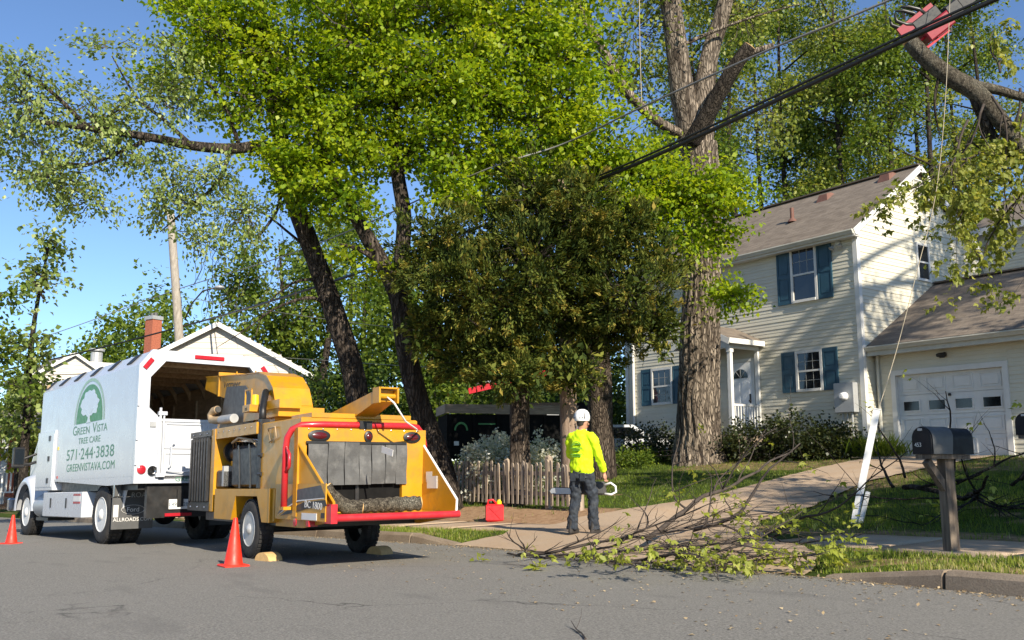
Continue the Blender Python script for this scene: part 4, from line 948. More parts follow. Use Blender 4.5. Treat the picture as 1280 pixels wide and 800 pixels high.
# decals on the left side: dark swoosh, model number, labels
sw1 = [(-.95, .62), (-1.25, .80), (-1.60, .93), (-2.30, .98), (-2.44, .84), (-1.8, .80), (-1.35, .73)]
MB().prism(sw1, 'y', .912, .914).build('swoosh_decal', M['mailgrey'], K)
sw2 = [(-1.05, .60), (-1.30, .68), (-1.8, .775), (-2.45, .81), (-2.49, .74), (-1.9, .70), (-1.45, .64)]
MB().prism(sw2, 'y', .915, .917).build('swoosh_decal', M['black'], K)
sw3 = [(-.95, .60), (-1.27, .715), (-1.62, .80), (-2.40, .835), (-2.41, .825), (-1.62, .785), (-1.28, .70)]
MB().prism(sw3, 'y', .9175, .9185).build('swoosh_line', M['label'], K)
BOX(-2.44, -.86, .895, .911, .56, 1.0).build('side_plate', Ym, K)
link('lettering', text_mesh('BC 1800', .12, .001, sx=1.25), M['label'], K, (-2.10, .919, .705), (R(90), R(3), R(180)))
BOX(-2.2, -1.75, .911, .916, .57, .65).build('safety_label', M['label'], K); BOX(-2.42, -2.33, .911, .916, .60, .66).build('safety_label', M['black'], K)
MB().lathe([(.05, 0), (.05, .012), (.001, .016)], 'y', n=16).build('side_marker', M['redlens'], K, 40, (-1.55, .911, .53))
BOX(-1.98, -1.90, .80, .92, .49, .56).build('side_marker_bracket', M['redlens'], K)
# red feed control bar
hb_ = [(-1.36, .99, .70), (-1.36, .99, 1.45), (-1.38, .98, 1.58), (-1.43, .94, 1.68), (-1.50, .84, 1.735), (-1.55, .6, 1.745), (-1.55, 0, 1.75), (-1.55, -.66, 1.755), (-1.52, -.82, 1.74), (-1.46, -.93, 1.66), (-1.42, -.985, 1.52), (-1.42, -.99, 1.40)]
fb = MB().tube(hb_, .042, 12).build('feed_control_bar', M['red'], K, True)
MB().tube([(-1.38, .99, 1.46), (-1.52, 1.0, 1.36), (-1.52, 1.0, 1.22), (-1.38, .99, 1.14)], .022, 8).build('handle', M['red'], fb, True)
BOX(-1.60, -1.50, -.10, .08, 1.70, 1.80).build('bar_pivot', M['black'], fb); BOX(-1.45, -1.3, .93, 1.03, .68, .72).build('bar_foot', Ym, fb)
# winch boom
bm0, bm1 = Vector((-.70, -.05, 1.80)), Vector((-2.05, -.05, 2.08))
dd = (bm1-bm0); 
m = MB(); vs = []
for t, wy, h0, h1 in ((0, .20, -.12, .16), (.12, .22, -.14, .14), (1, .17, -.055, .09)):
    p = bm0+dd*t
    for yy, hh in ((-wy, h0), (wy, h0), (wy, h1), (-wy, h1)): vs.append((p.x, p.y+yy*.75, p.z+hh))
m.add(vs, [(3, 2, 1, 0), (8, 9, 10, 11)]+[(l*4+i, l*4+(i+1) % 4, l*4+4+(i+1) % 4, l*4+4+i) for l in range(2) for i in range(4)])
wb = m.build('winch_boom', Ym, K)
m = MB(); 
for yy in (-.13, .13): m.box(-2.16, -1.98, -.05+yy-.012, -.05+yy+.012, 2.0, 2.20)
m.box(-2.16, -1.98, -.18, .08, 2.18, 2.20); m.cyl((-2.08, -.17, 2.09), (-2.08, .07, 2.09), .035, n=10); m.build('fairlead', Ym, wb)
MB().box(-1.75, -1.45, .082, .088, 2.02, 2.10).build('boom_label', M['label'], wb, rot=(0, R(-11.7), 0)).location = (-.40, 0, -.31)
MB().tube([(-2.10, -.05, 2.08), (-2.20, -.10, 2.0), (-2.05, -.35, 1.78), (-1.85, -.62, 1.70), (-1.62, -.78, 1.68)], .012, 6).build('winch_rope', M['white'], wb, True)
# logs resting on the feed table
def log_thing(name, pts, rad, label, cuts):
    o = empty(name, pts[0], (0, 0, 0), label, 'log'); p0 = Vector(pts[0])
    P = [Vector(p)-p0 for p in pts]; n = 18; path = []; rr = []
    for i in range(26):
        t = i/25*(len(P)-1); k = min(int(t), len(P)-2); f = t-k; path.append(P[k].lerp(P[k+1], f)); rr.append(rad[k]*(1-f)+rad[k+1]*f)
    m = MB().tube(path, rr, n)
    m.v = [(x+.006*math.sin(x*60+y*41), y+.006*math.sin(z*50+x*33), z+.007*math.sin(y*57+x*20)) for x, y, z in m.v]
    m.build('bark', M['logbark'], o, True)
    for e, q, r_ in ((0, 1, rad[0]), (-1, -2, rad[-1])):
        d = (P[e]-P[q]).normalized(); MB().cyl(P[e]-d*.004, P[e]+d*.010, r_*.9, r_*.88, 16).build('cut_face', M['cut'], o)
    return o
kw = lambda s, y, h: tuple(Vector((-11.97-.95*s, 5.15-.95*y, float(zr(-11.97))+.95*h+.02*(.95*-s))))
log_thing('cut_log', [kw(-2.30, -.42, .745), kw(-2.22, -.1, .735), kw(-2.08, .45, .72)], [.085, .088, .072], 'short round log with pale cut end lying on the chipper table', None)
log_thing('forked_branch', [kw(-2.05, .72, .98), kw(-2.08, .66, .86), kw(-2.12, .52, .72), kw(-2.15, .32, .70)], [.045, .062, .085, .075], 'stubby crooked branch leaning on the left hopper wing', None)
# wheel chocks
for i, (cx, cy, lb) in enumerate(((-11.52, 4.36, "half-round wooden chock behind the chipper's near wheel"), (-11.52, 5.92, "half-round wooden chock behind the chipper's far wheel"))):
    m = MB().prism([(.16*math.cos(t), .105*math.sin(t)) for t in np.linspace(0, math.pi, 12)], 'y', -.10, .10); o = m.build('wheel_chock', M['cut'], None, 40, (cx, cy, float(zr(cx))), (0, 0, R(12)))
    tag(o, lb, 'chock', 'wheel chocks under the chipper')

# ------------------------------------------------------------------ trees
def spline(pts, rad, n):
    P = np.array([list(p) for p in pts], float); Rr = np.array(rad, float); m = len(P)
    t = np.linspace(0, m-1, n); out = []
    for u in t:
        k = min(int(u), m-2); f = u-k
        p0, p1, p2, p3 = P[max(k-1, 0)], P[k], P[k+1], P[min(k+2, m-1)]
        out.append(.5*((2*p1)+(-p0+p2)*f+(2*p0-5*p1+4*p2-p3)*f*f+(-p0+3*p1-3*p2+p3)*f**3))
    return [Vector(o) for o in out], list(np.interp(t, np.arange(m), Rr))
def bark_tube(pts, rad, n=30, sides=20, ridge=.0, freq=9, seed=0):
    path, rr = spline(pts, rad, n)
    m = MB().tube(path, rr, sides)
    if ridge:
        r2 = np.random.default_rng(seed); ph = r2.uniform(0, 6.28, 8)
        V_ = []
        for i in range(n):
            c = path[i]
            for k in range(sides):
                a = 2*math.pi*k/sides; v = Vector(m.v[i*sides+k]); d = v-c
                h = i*.9
                q = math.sin(a*freq+ph[0]+1.2*math.sin(h*.35+ph[1]))*.5+math.sin(a*(freq*1.7)+h*.5+ph[2])*.3+math.sin(a*3+h*.13+ph[3])*.5
                V_.append(tuple(c+d*(1+ridge*q)))
        m.v[:n*sides] = V_
    return m
def leaf_mesh(name, P, D, Nn, L, Wd, rnd, mat, parent):
    # diamond leaves folded along the midrib: base, left, tip, right
    S = np.cross(D, Nn); S /= (np.linalg.norm(S, axis=1, keepdims=True)+1e-9)
    U = np.cross(S, D); L = L[:, None]; Wd = Wd[:, None]
    b = P; t = P+D*L-U*L*.10; l = P+D*L*.45+S*Wd+U*Wd*.25; r = P+D*L*.45-S*Wd+U*Wd*.25
    co = np.stack([b, l, t, r], 1).reshape(-1, 3)
    return link(name, np_mesh(name, co, np.arange(4*len(P)).reshape(-1, 4), rnd=rnd), mat, parent)
def unit(n, g):
    v = g.normal(0, 1, (n, 3)); return v/np.linalg.norm(v, axis=1, keepdims=True)
def crown(parent, origin, lumps, leaf, mat, g, cl_sig=.28, per=34, flat=.6, name='crown', droop=.35, twigs=True, shell=.45, twig_r=.010, aspect=.42, branch_from=None, tw_mat=None, dens=1.0, tonev=.14, dn=.8, plume=0):
    """lumps: (centre, (rx,ry,rz), clusters). Leaves sit in sprays round cluster centres; thin twigs join the sprays."""
    o = np.array(origin); P = []; D = []; Nn = []; RN = []; tw = MB()
    for c, r, ncl in lumps:
        c = np.array(c)-o; r = np.array(r); ncl = max(3, int(ncl*dens))
        u = unit(ncl, g); rad = (shell+(1-shell)*g.uniform(0, 1, ncl)**.6)[:, None]*(1+.18*g.normal(0, 1, ncl))[:, None]
        cc = c+u*rad*r
        tone = g.normal(0, tonev, ncl)
        for k in range(ncl):
            n = max(4, int(per*g.uniform(.5, 1.5))); ax = u[k]+g.normal(0, .5, 3); ax[2] -= droop*.6; ax /= np.linalg.norm(ax)
            t = g.uniform(-1.2, 1.2, n)[:, None]; sp = g.normal(0, cl_sig, (n, 3))*np.array([1, 1, flat])
            p = cc[k]+ax*t*cl_sig*1.3+sp*.8
            if plume:
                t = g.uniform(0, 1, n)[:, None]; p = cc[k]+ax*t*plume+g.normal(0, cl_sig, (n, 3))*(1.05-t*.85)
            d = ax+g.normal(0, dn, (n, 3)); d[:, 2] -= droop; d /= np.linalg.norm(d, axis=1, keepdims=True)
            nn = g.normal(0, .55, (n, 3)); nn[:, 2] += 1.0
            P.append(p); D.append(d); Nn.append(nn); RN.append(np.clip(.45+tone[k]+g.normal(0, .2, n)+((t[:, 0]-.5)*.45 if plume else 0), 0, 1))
            if twigs:
                a = c+(cc[k]-c)*g.uniform(.15, .5); mid = (a+cc[k])/2+g.normal(0, .12, 3)*np.linalg.norm(cc[k]-a)
                tw.tube([a, mid, cc[k], cc[k]+ax*cl_sig*1.2], [twig_r*1.8, twig_r*1.2, twig_r*.7, twig_r*.3], 3, False)
    P = np.concatenate(P); D = np.concatenate(D); Nn = np.concatenate(Nn); RN = np.concatenate(RN); n = len(P)
    L = leaf*g.uniform(.6, 1.25, n)
    cr_ = leaf_mesh(name, P, D, Nn, L, L*aspect, RN, mat, parent)
    cr_['kind'] = 'stuff'
    if twigs:
        t_ = tw.build('twigs', tw_mat or M['twig'], parent); t_['kind'] = 'stuff'
    return n
NL = 0
def limb(tree, o, pts, rad, mat, n=16, sides=9, ridge=.04, name='limb', seed=1):
    P = [Vector(p)-Vector(o) for p in pts]
    return bark_tube(P, rad, n, sides, ridge, 4, seed).build(name, mat, tree, True)

# --- leaning maple behind the chipper, long limb reaching left over the truck
g = np.random.default_rng(11)
b = at(462, 600, 21.5); b.z = G(b.x, b.y)-.1
tA = empty('maple_tree', b, (0, 0, 0), 'leaning dark-barked maple behind the chipper with one long limb reaching left over the truck', 'tree', 'street maples')
pA = [b, at(446, 490, 21.4), at(418, 390, 21.2), at(388, 305, 21.0), at(365, 240, 20.8), at(350, 170, 20.6), at(332, 60, 20.5), at(322, -40, 20.5)]
bark_tube([p-b for p in pA], [.33, .26, .235, .215, .205, .175, .13, .08], 46, 22, .06, 7, 3).build('trunk', M['mapbark'], tA, True)
lb = [at(356, 200, 20.7), at(330, 183, 20.2), at(290, 186, 19.6), at(240, 182, 19.0), at(190, 172, 18.5), at(110, 160, 18), at(30, 150, 17.5)]
limb(tA, b, lb, [.15, .13, .115, .10, .085, .06, .025], M['mapbark'], 28)
for q in ([at(240, 182, 19), at(205, 150, 18.8), at(170, 120, 18.6), at(140, 70, 18.4)], [at(190, 172, 18.5), at(150, 190, 18.2), at(110, 205, 18), at(60, 200, 18)], [at(290, 186, 19.6), at(270, 230, 19.4), at(235, 260, 19.2), at(200, 290, 19)],
          [at(110, 160, 18), at(70, 120, 17.8), at(30, 90, 17.6)], [at(300, 186, 19.8), at(280, 130, 19.6), at(240, 80, 19.4), at(200, 40, 19.2)], [at(330, 183, 20.2), at(350, 250, 20), at(320, 300, 19.8)]):
    limb(tA, b, q, [.05, .038, .025, .010][:len(q)], M['mapbark'], 12, 6, 0)
limb(tA, b, [at(418, 390, 21.2), at(390, 372, 20.8), at(345, 385, 20.5), at(310, 410, 20.2), at(270, 435, 20)], [.05, .04, .025, .014, .005], M['mapbark'], 14, 6, 0)
limb(tA, b, [at(405, 350, 21), at(370, 352, 20.8), at(335, 380, 20.5), at(318, 425, 20.3)], [.04, .03, .018, .006], M['mapbark'], 12, 6, 0)
limb(tA, b, [at(395, 320, 21), at(360, 290, 20.8), at(325, 265, 20.5), at(280, 262, 20.3)], [.04, .03, .018, .006], M['mapbark'], 12, 6, 0)
m = MB()
for k in range(70):                                              # bare hanging twigs below the limb and off the trunk
    x0_ = g.uniform(250, 420); y0_ = g.uniform(240, 380); d0_ = g.uniform(20, 21)
    p = [at(x0_, y0_, d0_)-b]; a = g.uniform(-1, .2); 
    for i in range(4): p.append(p[-1]+Vector((a*.16+g.normal(0, .06), g.normal(0, .08), -.22+g.normal(0, .10))))
    m.tube(p, [.010, .008, .006, .004, .002], 3, False)
t_ = m.build('bare_twigs', M['twig'], tA); t_['kind'] = 'stuff'
silver = [(at(130, 150, 18.3), (1.3, 1.0, .75), 46), (at(40, 130, 17.8), (1.1, 1.0, .7), 36), (at(70, 215, 18), (1.2, .9, .75), 44), (at(200, 120, 18.8), (1.0, 1.0, .65), 26), (at(20, 85, 17.6), (.7, .8, .4), 12),
          (at(215, 250, 19), (.95, .8, .65), 34), (at(270, 225, 19.3), (.8, .8, .6), 24), (at(310, 265, 19.6), (.7, .7, .75), 22), (at(250, 300, 19.2), (.5, .6, .45), 12), (at(115, 250, 18), (.9, .8, .4), 14), (at(215, 60, 19), (.7, .8, .5), 9), (at(140, 60, 18.5), (.5, .6, .5), 7), (at(0, 180, 17.8), (.9, .8, .6), 22), (at(180, 200, 18.6), (.8, .8, .4), 16)]
NL += crown(tA, b, silver, .095, M['lf_silver'], g, .19, 46, .7, 'pale_crown', .55, True, .25, .009, .34)
bright = [(at(290, 60, 20.4), (1.5, 1.5, 1.1), 90), (at(380, 80, 20.4), (1.4, 1.5, 1.2), 100), (at(330, 130, 20.3), (1.3, 1.4, .7), 60), (at(260, 20, 20.4), (1.2, 1.3, .9), 50), (at(420, 170, 20.2), (1.1, 1.2, .8), 60), (at(400, 235, 20.1), (.9, 1.0, .55), 36), (at(460, 130, 20.4), (1.2, 1.2, .9), 60),
          (at(350, -40, 20.5), (2.2, 1.8, 1.0), 60), (at(355, 195, 20.2), (.6, .8, .4), 16), (at(375, 205, 19.9), (.8, .8, .6), 40), (at(430, 245, 19.8), (.7, .8, .5), 30), (at(225, 90, 20.3), (.8, .8, .7), 22)]
NL += crown(tA, b, bright, .115, M['lf_bright'], g, .25, 66, .36, 'crown', .25, True, .34, .011, .42, None, None, .74, .2)

# --- second maple with forked trunk
g = np.random.default_rng(12)
b = at(560, 600, 20.2); b.z = G(b.x, b.y)-.1
tB = empty('maple_tree', b, (0, 0, 0), 'dark maple with forked trunk rising from behind the picket fence', 'tree', 'street maples')
bark_tube([p-b for p in [b, at(548, 575, 20.2), at(523, 505, 20.1), at(506, 430, 20), at(498, 375, 20), at(478, 330, 20), at(450, 280, 20), at(420, 225, 20), at(395, 160, 20)]], [.38, .27, .235, .215, .20, .175, .15, .12, .07], 46, 22, .06, 7, 5).build('trunk', M['mapbark'], tB, True)
limb(tB, b, [at(500, 385, 20.02), at(502, 330, 20.1), at(505, 270, 20.2), at(497, 215, 20.3), at(492, 140, 20.4), at(500, 40, 20.5)], [.17, .17, .16, .15, .12, .05], M['mapbark'], 26, 16, .06)
limb(tB, b, [at(478, 330, 20), at(450, 312, 19.8), at(425, 305, 19.6)], [.08, .06, .02], M['mapbark'], 8, 8, .03)
limb(tB, b, [at(497, 215, 20.3), at(540, 150, 20.5), at(590, 90, 20.7), at(640, 20, 21)], [.12, .10, .07, .03], M['mapbark'], 14, 8, .03)
lump2 = [(at(470, 60, 20.3), (1.4, 1.4, 1.2), 90), (at(550, 100, 20.2), (1.5, 1.5, 1.2), 105), (at(540, 20, 20.4), (1.6, 1.6, 1.1), 80), (at(490, 190, 20.1), (.9, 1.1, .55), 34), (at(560, 190, 20.0), (1.1, 1.2, .75), 60), (at(430, 10, 20.4), (1.3, 1.4, 1.0), 60),
         (at(590, 250, 19.9), (.9, 1.0, .45), 30), (at(500, -40, 20.5), (2.2, 1.8, .9), 50), (at(610, 130, 20.3), (1.1, 1.2, .8), 60), (at(460, 350, 20), (.5, .5, .3), 6), (at(440, 330, 20), (.45, .5, .3), 5)]
NL += crown(tB, b, lump2, .115, M['lf_bright'], g, .25, 66, .36, 'crown', .25, True, .34, .011, .42, None, None, .74, .2)

# --- middle maple: trunk seen between the pole and the house, crown over the cedar
g = np.random.default_rng(13)
b = at(752, 578, 23.5); b.z = G(b.x, b.y)-.1
tC = empty('maple_tree', b, (0, 0, 0), 'maple whose bright green crown spreads above the dark cedar', 'tree', 'street maples')
bark_tube([p-b for p in [b, at(750, 530, 23.4), at(748, 460, 23.2), at(738, 360, 22.8), at(715, 260, 22.4), at(690, 170, 22), at(670, 60, 22), at(660, -40, 22)]], [.40, .33, .31, .28, .25, .22, .16, .08], 40, 20, .05, 7, 6).build('trunk', M['cedbark'], tC, True)
limb(tC, b, [at(715, 260, 22.4), at(650, 220, 21.8), at(605, 160, 21.5), at(595, 80, 21.5)], [.16, .13, .10, .04], M['cedbark'], 16, 10, .03)
limb(tC, b, [at(738, 360, 22.8), at(790, 290, 22), at(850, 255, 21.5), at(900, 240, 21)], [.15, .11, .07, .03], M['cedbark'], 16, 10, .03)
lump3 = [(at(640, 60, 21), (1.6, 1.6, 1.2), 105), (at(690, 140, 20.8), (1.5, 1.6, 1.0), 100), (at(640, 200, 20.6), (1.3, 1.3, .8), 75), (at(740, 190, 20.8), (1.3, 1.4, .8), 80), (at(800, 220, 21), (1.2, 1.3, .7), 70), (at(860, 250, 21.2), (1.1, 1.2, .65), 64), (at(910, 235, 21.4), (.7, .8, .55), 26), (at(895, 290, 21.4), (.55, .7, .5), 20),
         (at(700, 60, 21), (1.3, 1.4, 1.0), 60), (at(600, -10, 21), (1.6, 1.6, 1.1), 60), (at(690, 240, 20.6), (1.2, 1.2, .5), 50), (at(780, 260, 20.8), (.9, 1.0, .45), 32), (at(745, 285, 20.7), (.7, .8, .5), 22), (at(835, 300, 21), (.6, .8, .5), 18), (at(690, -20, 21.4), (1.7, 1.6, .9), 50), (at(910, 365, 22.5), (.6, .6, .45), 22)]
NL += crown(tC, b, lump3, .115, M['lf_bright'], g, .25, 66, .36, 'crown', .25, True, .34, .011, .42, None, None, .74, .2)

# --- cedar
g = np.random.default_rng(14)
b = at(650, 600, 19.6); b.z = G(b.x, b.y)-.1
ced = empty('cedar_tree', b, (0, 0, 0), 'broad dark olive cedar with fluted trunk behind the picket fence', 'tree')
bark_tube([p-b for p in [b, at(651, 585, 19.6), at(650, 530, 19.6), at(652, 470, 19.6), at(660, 380, 19.8), at(672, 290, 20), at(680, 215, 20)]], [.30, .225, .205, .19, .15, .10, .04], 40, 24, .10, 6, 8).build('trunk', M['cedbark'], ced, True)
for k in range(16):
    t = g.uniform(0, 1); p0 = at(650+30*t, 480-260*t, 19.6+.4*t); a = g.uniform(0, 6.28); ln = (1-t*.6)*g.uniform(1.5, 3)
    limb(ced, b, [p0, p0+Vector((math.cos(a)*ln*.5, math.sin(a)*ln*.5, .1)), p0+Vector((math.cos(a)*ln, math.sin(a)*ln, .35))], [.06, .04, .012], M['cedbark'], 8, 6, 0)
lumps = []
for (x_, y_, rx_, rz_, nc) in ((670, 250, .8, .75, 40), (700, 290, 1.0, .7, 50), (630, 290, .9, .6, 46), (590, 310, 1.0, .55, 44), (560, 350, .95, .5, 44), (540, 300, .7, .5, 20), (610, 370, 1.2, .6, 66), (690, 370, 1.3, .7, 76), (760, 320, 1.1, .7, 60), (790, 370, .9, .55, 48), (825, 330, .45, .5, 18), (822, 405, .4, .4, 14),
                       (560, 410, .9, .45, 40), (620, 440, 1.1, .45, 54), (700, 440, 1.2, .5, 62), (760, 415, 1.0, .4, 44), (660, 330, 1.1, .7, 60), (740, 380, 1.2, .7, 64), (720, 255, .8, .6, 30), (790, 290, .7, .5, 26), (520, 340, .45, .4, 12), (720, 470, .5, .2, 10), (640, 470, .6, .22, 14), (580, 450, .6, .25, 15)):
    lumps.append((at(x_, y_, 18.9+g.uniform(-.9, .7)), (rx_*.75, rx_*.85, rz_), int(nc*1.0)))
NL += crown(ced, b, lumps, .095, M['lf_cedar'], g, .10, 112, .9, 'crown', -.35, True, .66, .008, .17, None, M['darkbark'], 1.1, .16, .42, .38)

crown(ced, b, [(c_, (r_[0]*.8, r_[1]*.8, r_[2]*.8), 16) for c_, r_, n_ in lumps], .17, M['lf_cedar'], g, .2, 26, .9, 'inner_foliage', -.2, False, .2, .008, .24)
# --- big oak in front of the house
g = np.random.default_rng(15)
b = at(875, 577, 25.0); b.z = G(b.x, b.y)-.15
oak = empty('oak_tree', b, (0, 0, 0), 'huge grey-barked oak with a sawn-off limb in front of the house', 'tree')
pO = [b, at(874, 560, 25), at(873, 530, 25), at(873, 470, 25), at(876, 400, 25), at(880, 320, 25), at(879, 240, 25), at(872, 180, 25)]
bark_tube([p-b for p in pO], [.80, .64, .57, .53, .50, .46, .44, .48], 110, 96, .085, 19, 9).build('trunk', M['oakbark'], oak, True)
limb(oak, b, [at(870, 190, 25), at(856, 130, 25), at(846, 60, 25), at(838, 0, 25), at(830, -60, 25)], [.40, .33, .30, .28, .24], M['oakbark'], 30, 40, .06)
limb(oak, b, [at(876, 190, 25), at(880, 120, 25.1), at(887, 70, 25.2), at(902, 20, 25.3), at(915, -40, 25.4)], [.34, .30, .25, .22, .18], M['oakbark'], 30, 32, .06)
limb(oak, b, [at(864, 180, 24.7), at(885, 142, 24.4), at(905, 105, 24.1), at(922, 78, 23.9), at(937, 58, 23.8)], [.24, .22, .20, .19, .18], M['darkbark'], 20, 24, .05)
e1, e0 = at(937, 58, 23.8), at(922, 78, 23.9); d = (e1-e0).normalized()
MB().cyl(e1-b-d*.01, e1-b+d*.02, .165, .16, 20).build('sawn_face', M['cut'], oak)
limb(oak, b, [at(930, 70, 23.9), at(945, 64, 23.8), at(958, 60, 23.7), at(966, 57, 23.7)], [.10, .09, .08, .075], M['oakbark'], 10, 14, .04)
e1, e0 = at(966, 57, 23.7), at(958, 60, 23.7); d = (e1-e0).normalized(); MB().cyl(e1-b-d*.005, e1-b+d*.012, .068, .066, 14).build('sawn_face', M['cut'], oak)
limb(oak, b, [at(860, 172, 25), at(820, 150, 24.6), at(780, 110, 24.2), at(752, 60, 24), at(722, 8, 24), at(705, -50, 24)], [.14, .13, .13, .13, .12, .10], M['oakbark'], 26, 16, .05)
limb(oak, b, [at(846, 60, 25), at(890, 40, 24.8), at(945, 20, 24.6), at(1000, 5, 24.4)], [.07, .05, .03, .012], M['oakbark'], 12, 8, .0)
lumpo = [(at(790, 40, 25.6), (1.6, 1.4, 1.3), 40), (at(835, -20, 25.4), (1.8, 1.6, 1.0), 44), (at(930, 20, 26), (1.4, 1.4, 1.0), 36), (at(900, 100, 26), (.8, 1.0, .7), 14), (at(800, 100, 25.8), (1.0, 1.2, .9), 24), (at(960, 130, 26.5), (1.3, 1.3, 1.1), 30), (at(880, -40, 25.6), (2.0, 1.6, .9), 36), (at(765, 90, 26), (.8, .9, .9), 18)]
NL += crown(oak, b, lumpo, .13, M['lf_yellow'], g, .26, 24, .6, 'crown', .4, True, .3, .010, .38)
m = MB(); PP = []; 
for k in range(60):                                              # small shoots on the trunk
    t = g.uniform(.55, .99); i = int(t*7); f_ = t*7-i; c_ = pO[i].lerp(pO[min(i+1, 7)], f_)-b; a = g.uniform(3.4, 6.0); PP.append(c_+Vector((math.cos(a)*.48, math.sin(a)*.48, 0)))
PP = np.array([list(p) for p in PP]); PP = np.repeat(PP, 7, 0)+g.normal(0, .09, (len(PP)*7, 3)); n = len(PP)
leaf_mesh('trunk_shoots', PP, unit(n, g), unit(n, g)+np.array([0, 0, .8]), g.uniform(.06, .13, n), g.uniform(.025, .045, n), g.uniform(.4, 1, n), M['lf_yellow'], oak)['kind'] = 'stuff'

# --- large tree to the right of the frame (shades the lawn and the garage) whose boughs hang into view
def big_tree(name, b, H, rad, lumps, leaf, mat, bark, label, g, per=26, sig=.34, group=None, limbs=True, tw=True, asp=.42):
    t = empty(name, b, (0, 0, 0), label, 'tree', group); top = Vector((b.x+g.normal(0, .3), b.y+g.normal(0, .3), b.z+H))
    pts = [b+Vector((0, 0, -.2)), b.lerp(top, .3)+Vector((g.normal(0, .15), g.normal(0, .15), 0)), b.lerp(top, .65)+Vector((g.normal(0, .25), g.normal(0, .25), 0)), top]
    bark_tube([p-b for p in pts], [rad*1.25, rad*.9, rad*.6, rad*.15], 18, 12, .05, 5, 2).build('trunk', bark, t, True)
    if limbs:
        for c, r, nc in lumps:
            s = b.lerp(top, min(.92, max(.15, (c[2]-b.z-r[2]*.8)/H))); e = Vector(c)
            limb(t, b, [s, s.lerp(e, .5)+Vector((g.normal(0, .2), g.normal(0, .2), .25)), e], [rad*.32, rad*.2, rad*.05], bark, 9, 6, 0)
    n = crown(t, b, lumps, leaf, mat, g, sig, per, .6, 'crown', .3, tw, .35, .012, asp, None, bark)
    return t, n
def lumps_round(b, H, rx, z0, k, g, ncl, r=1.5, jit=.35):
    out = []
    for i in range(k):
        a = g.uniform(0, 6.28); u = g.uniform(0, 1); rr = rx*math.sqrt(g.uniform(.05, 1))*(1-.55*abs(u-.45))
        out.append((b+Vector((math.cos(a)*rr, math.sin(a)*rr, z0+(H-z0)*u)), (r*g.uniform(.7, 1.2), r*g.uniform(.7, 1.2), r*g.uniform(.5, .9)), ncl))
    return out
g = np.random.default_rng(16)
b = Vector((1.5, 17.5, G(1.5, 17.5)))
lr = [(b+Vector(q), (1.5, 1.5, 1.1), 30) for q in ((-3.5, 2, 7.2), (0, 3.5, 8.5), (-1, 4.8, 12), (0, 6.2, 10.5), (-3, 5.5, 13.5), (-2, 6.5, 12.3), (2, 1, 10), (1, 2, 13.5), (-1, 5.6, 14), (0, 7.2, 14.4), (-.6, 6.4, 16), (.6, 7.6, 13))]
_, n = big_tree('maple_tree', b, 15, .34, lr, .17, M['lf_yellow'], M['oakbark'], 'tree just outside the right edge shading the lawn and garage', g, 30, .34); NL += n

g = np.random.default_rng(26); b = Vector((3.0, 12.6, G(3, 12.6)))
lr = [(b+Vector(q), (1.3, 1.2, .85), 44) for q in ((-1.8, -1.6, 3.7), (-1.5, .6, 3.6), (-1.2, 2.6, 4.0), (.4, -2.2, 4.4), (.6, 0, 4.4), (.8, 2.4, 4.8), (-2, 1.5, 5.0), (1.8, -1, 5.4), (1.8, 1.4, 5.6), (-.4, -3.4, 4.9), (-1, 4.2, 5), (0, 1, 6), (1, 3.6, 6.2), (-.6, -1.2, 5.6), (1.2, 1.2, 7.4), (1.6, 3.2, 8.2), (0, 4.6, 7.4), (1.4, -.6, 8.6), (-.2, -4.0, 5.2), (.6, -3.4, 5.9))]
_, n = big_tree('maple_tree', b, 7.5, .2, lr, .16, M['lf_yellow'], M['oakbark'], 'small street tree outside the right edge shading the mailbox lawn', g, 34, .30); NL += n
# --- background trees
g = np.random.default_rng(17)
BT = [  # px, distance, height px top, crown radius, material, count, label
 (935, 46, -10, 4.0, 'lf_mid', 'behind the house roof just right of the oak trunk'), (1010, 50, -40, 4.2, 'lf_yellow', 'slim trunk rising above the middle of the house ridge'), (1075, 47, -20, 3.8, 'lf_mid', 'dark trunked tree above the gable vent pipe side of the roof'),
 (1130, 52, -60, 4.2, 'lf_yellow', 'tree directly behind the gable peak'), (1195, 46, -30, 3.8, 'lf_mid', 'tree behind the rear wing below the red saw head'), (1262, 49, -60, 4.2, 'lf_yellow', 'tree at the far right edge behind the rear wing'), (880, 52, 20, 4.0, 'lf_mid', 'tall tree seen left of the oak fork'),
 (970, 58, -30, 4.6, 'lf_mid', 'farther tree filling the gap above the vent pipe'), (1050, 60, -30, 4.6, 'lf_yellow', 'farther tree above the middle roof vent'), (1110, 57, 10, 4.4, 'lf_mid', 'farther tree above the right end of the ridge'), (1170, 60, -30, 4.6, 'lf_mid', 'farther tree behind the hanging limb'), (1235, 56, 0, 4.4, 'lf_mid', 'farther tree above the rear wing roof')]
for i, (x_, D_, ytop, rx_, mk, lb) in enumerate(BT):
    b = at(x_, 585, D_); b.z = 1.2; top = at(x_, ytop, D_).z; H = top-b.z+2
    lm_ = lumps_round(b, H, rx_*1.0, H*.22, 19, g, 24, 1.8)
    _, n = big_tree('woodland_tree', b, H, .20, lm_, .21, M[mk], M['darkbark'], lb, g, 30, .40, 'trees behind the house', True, True, .38); NL += n
g = np.random.default_rng(18)
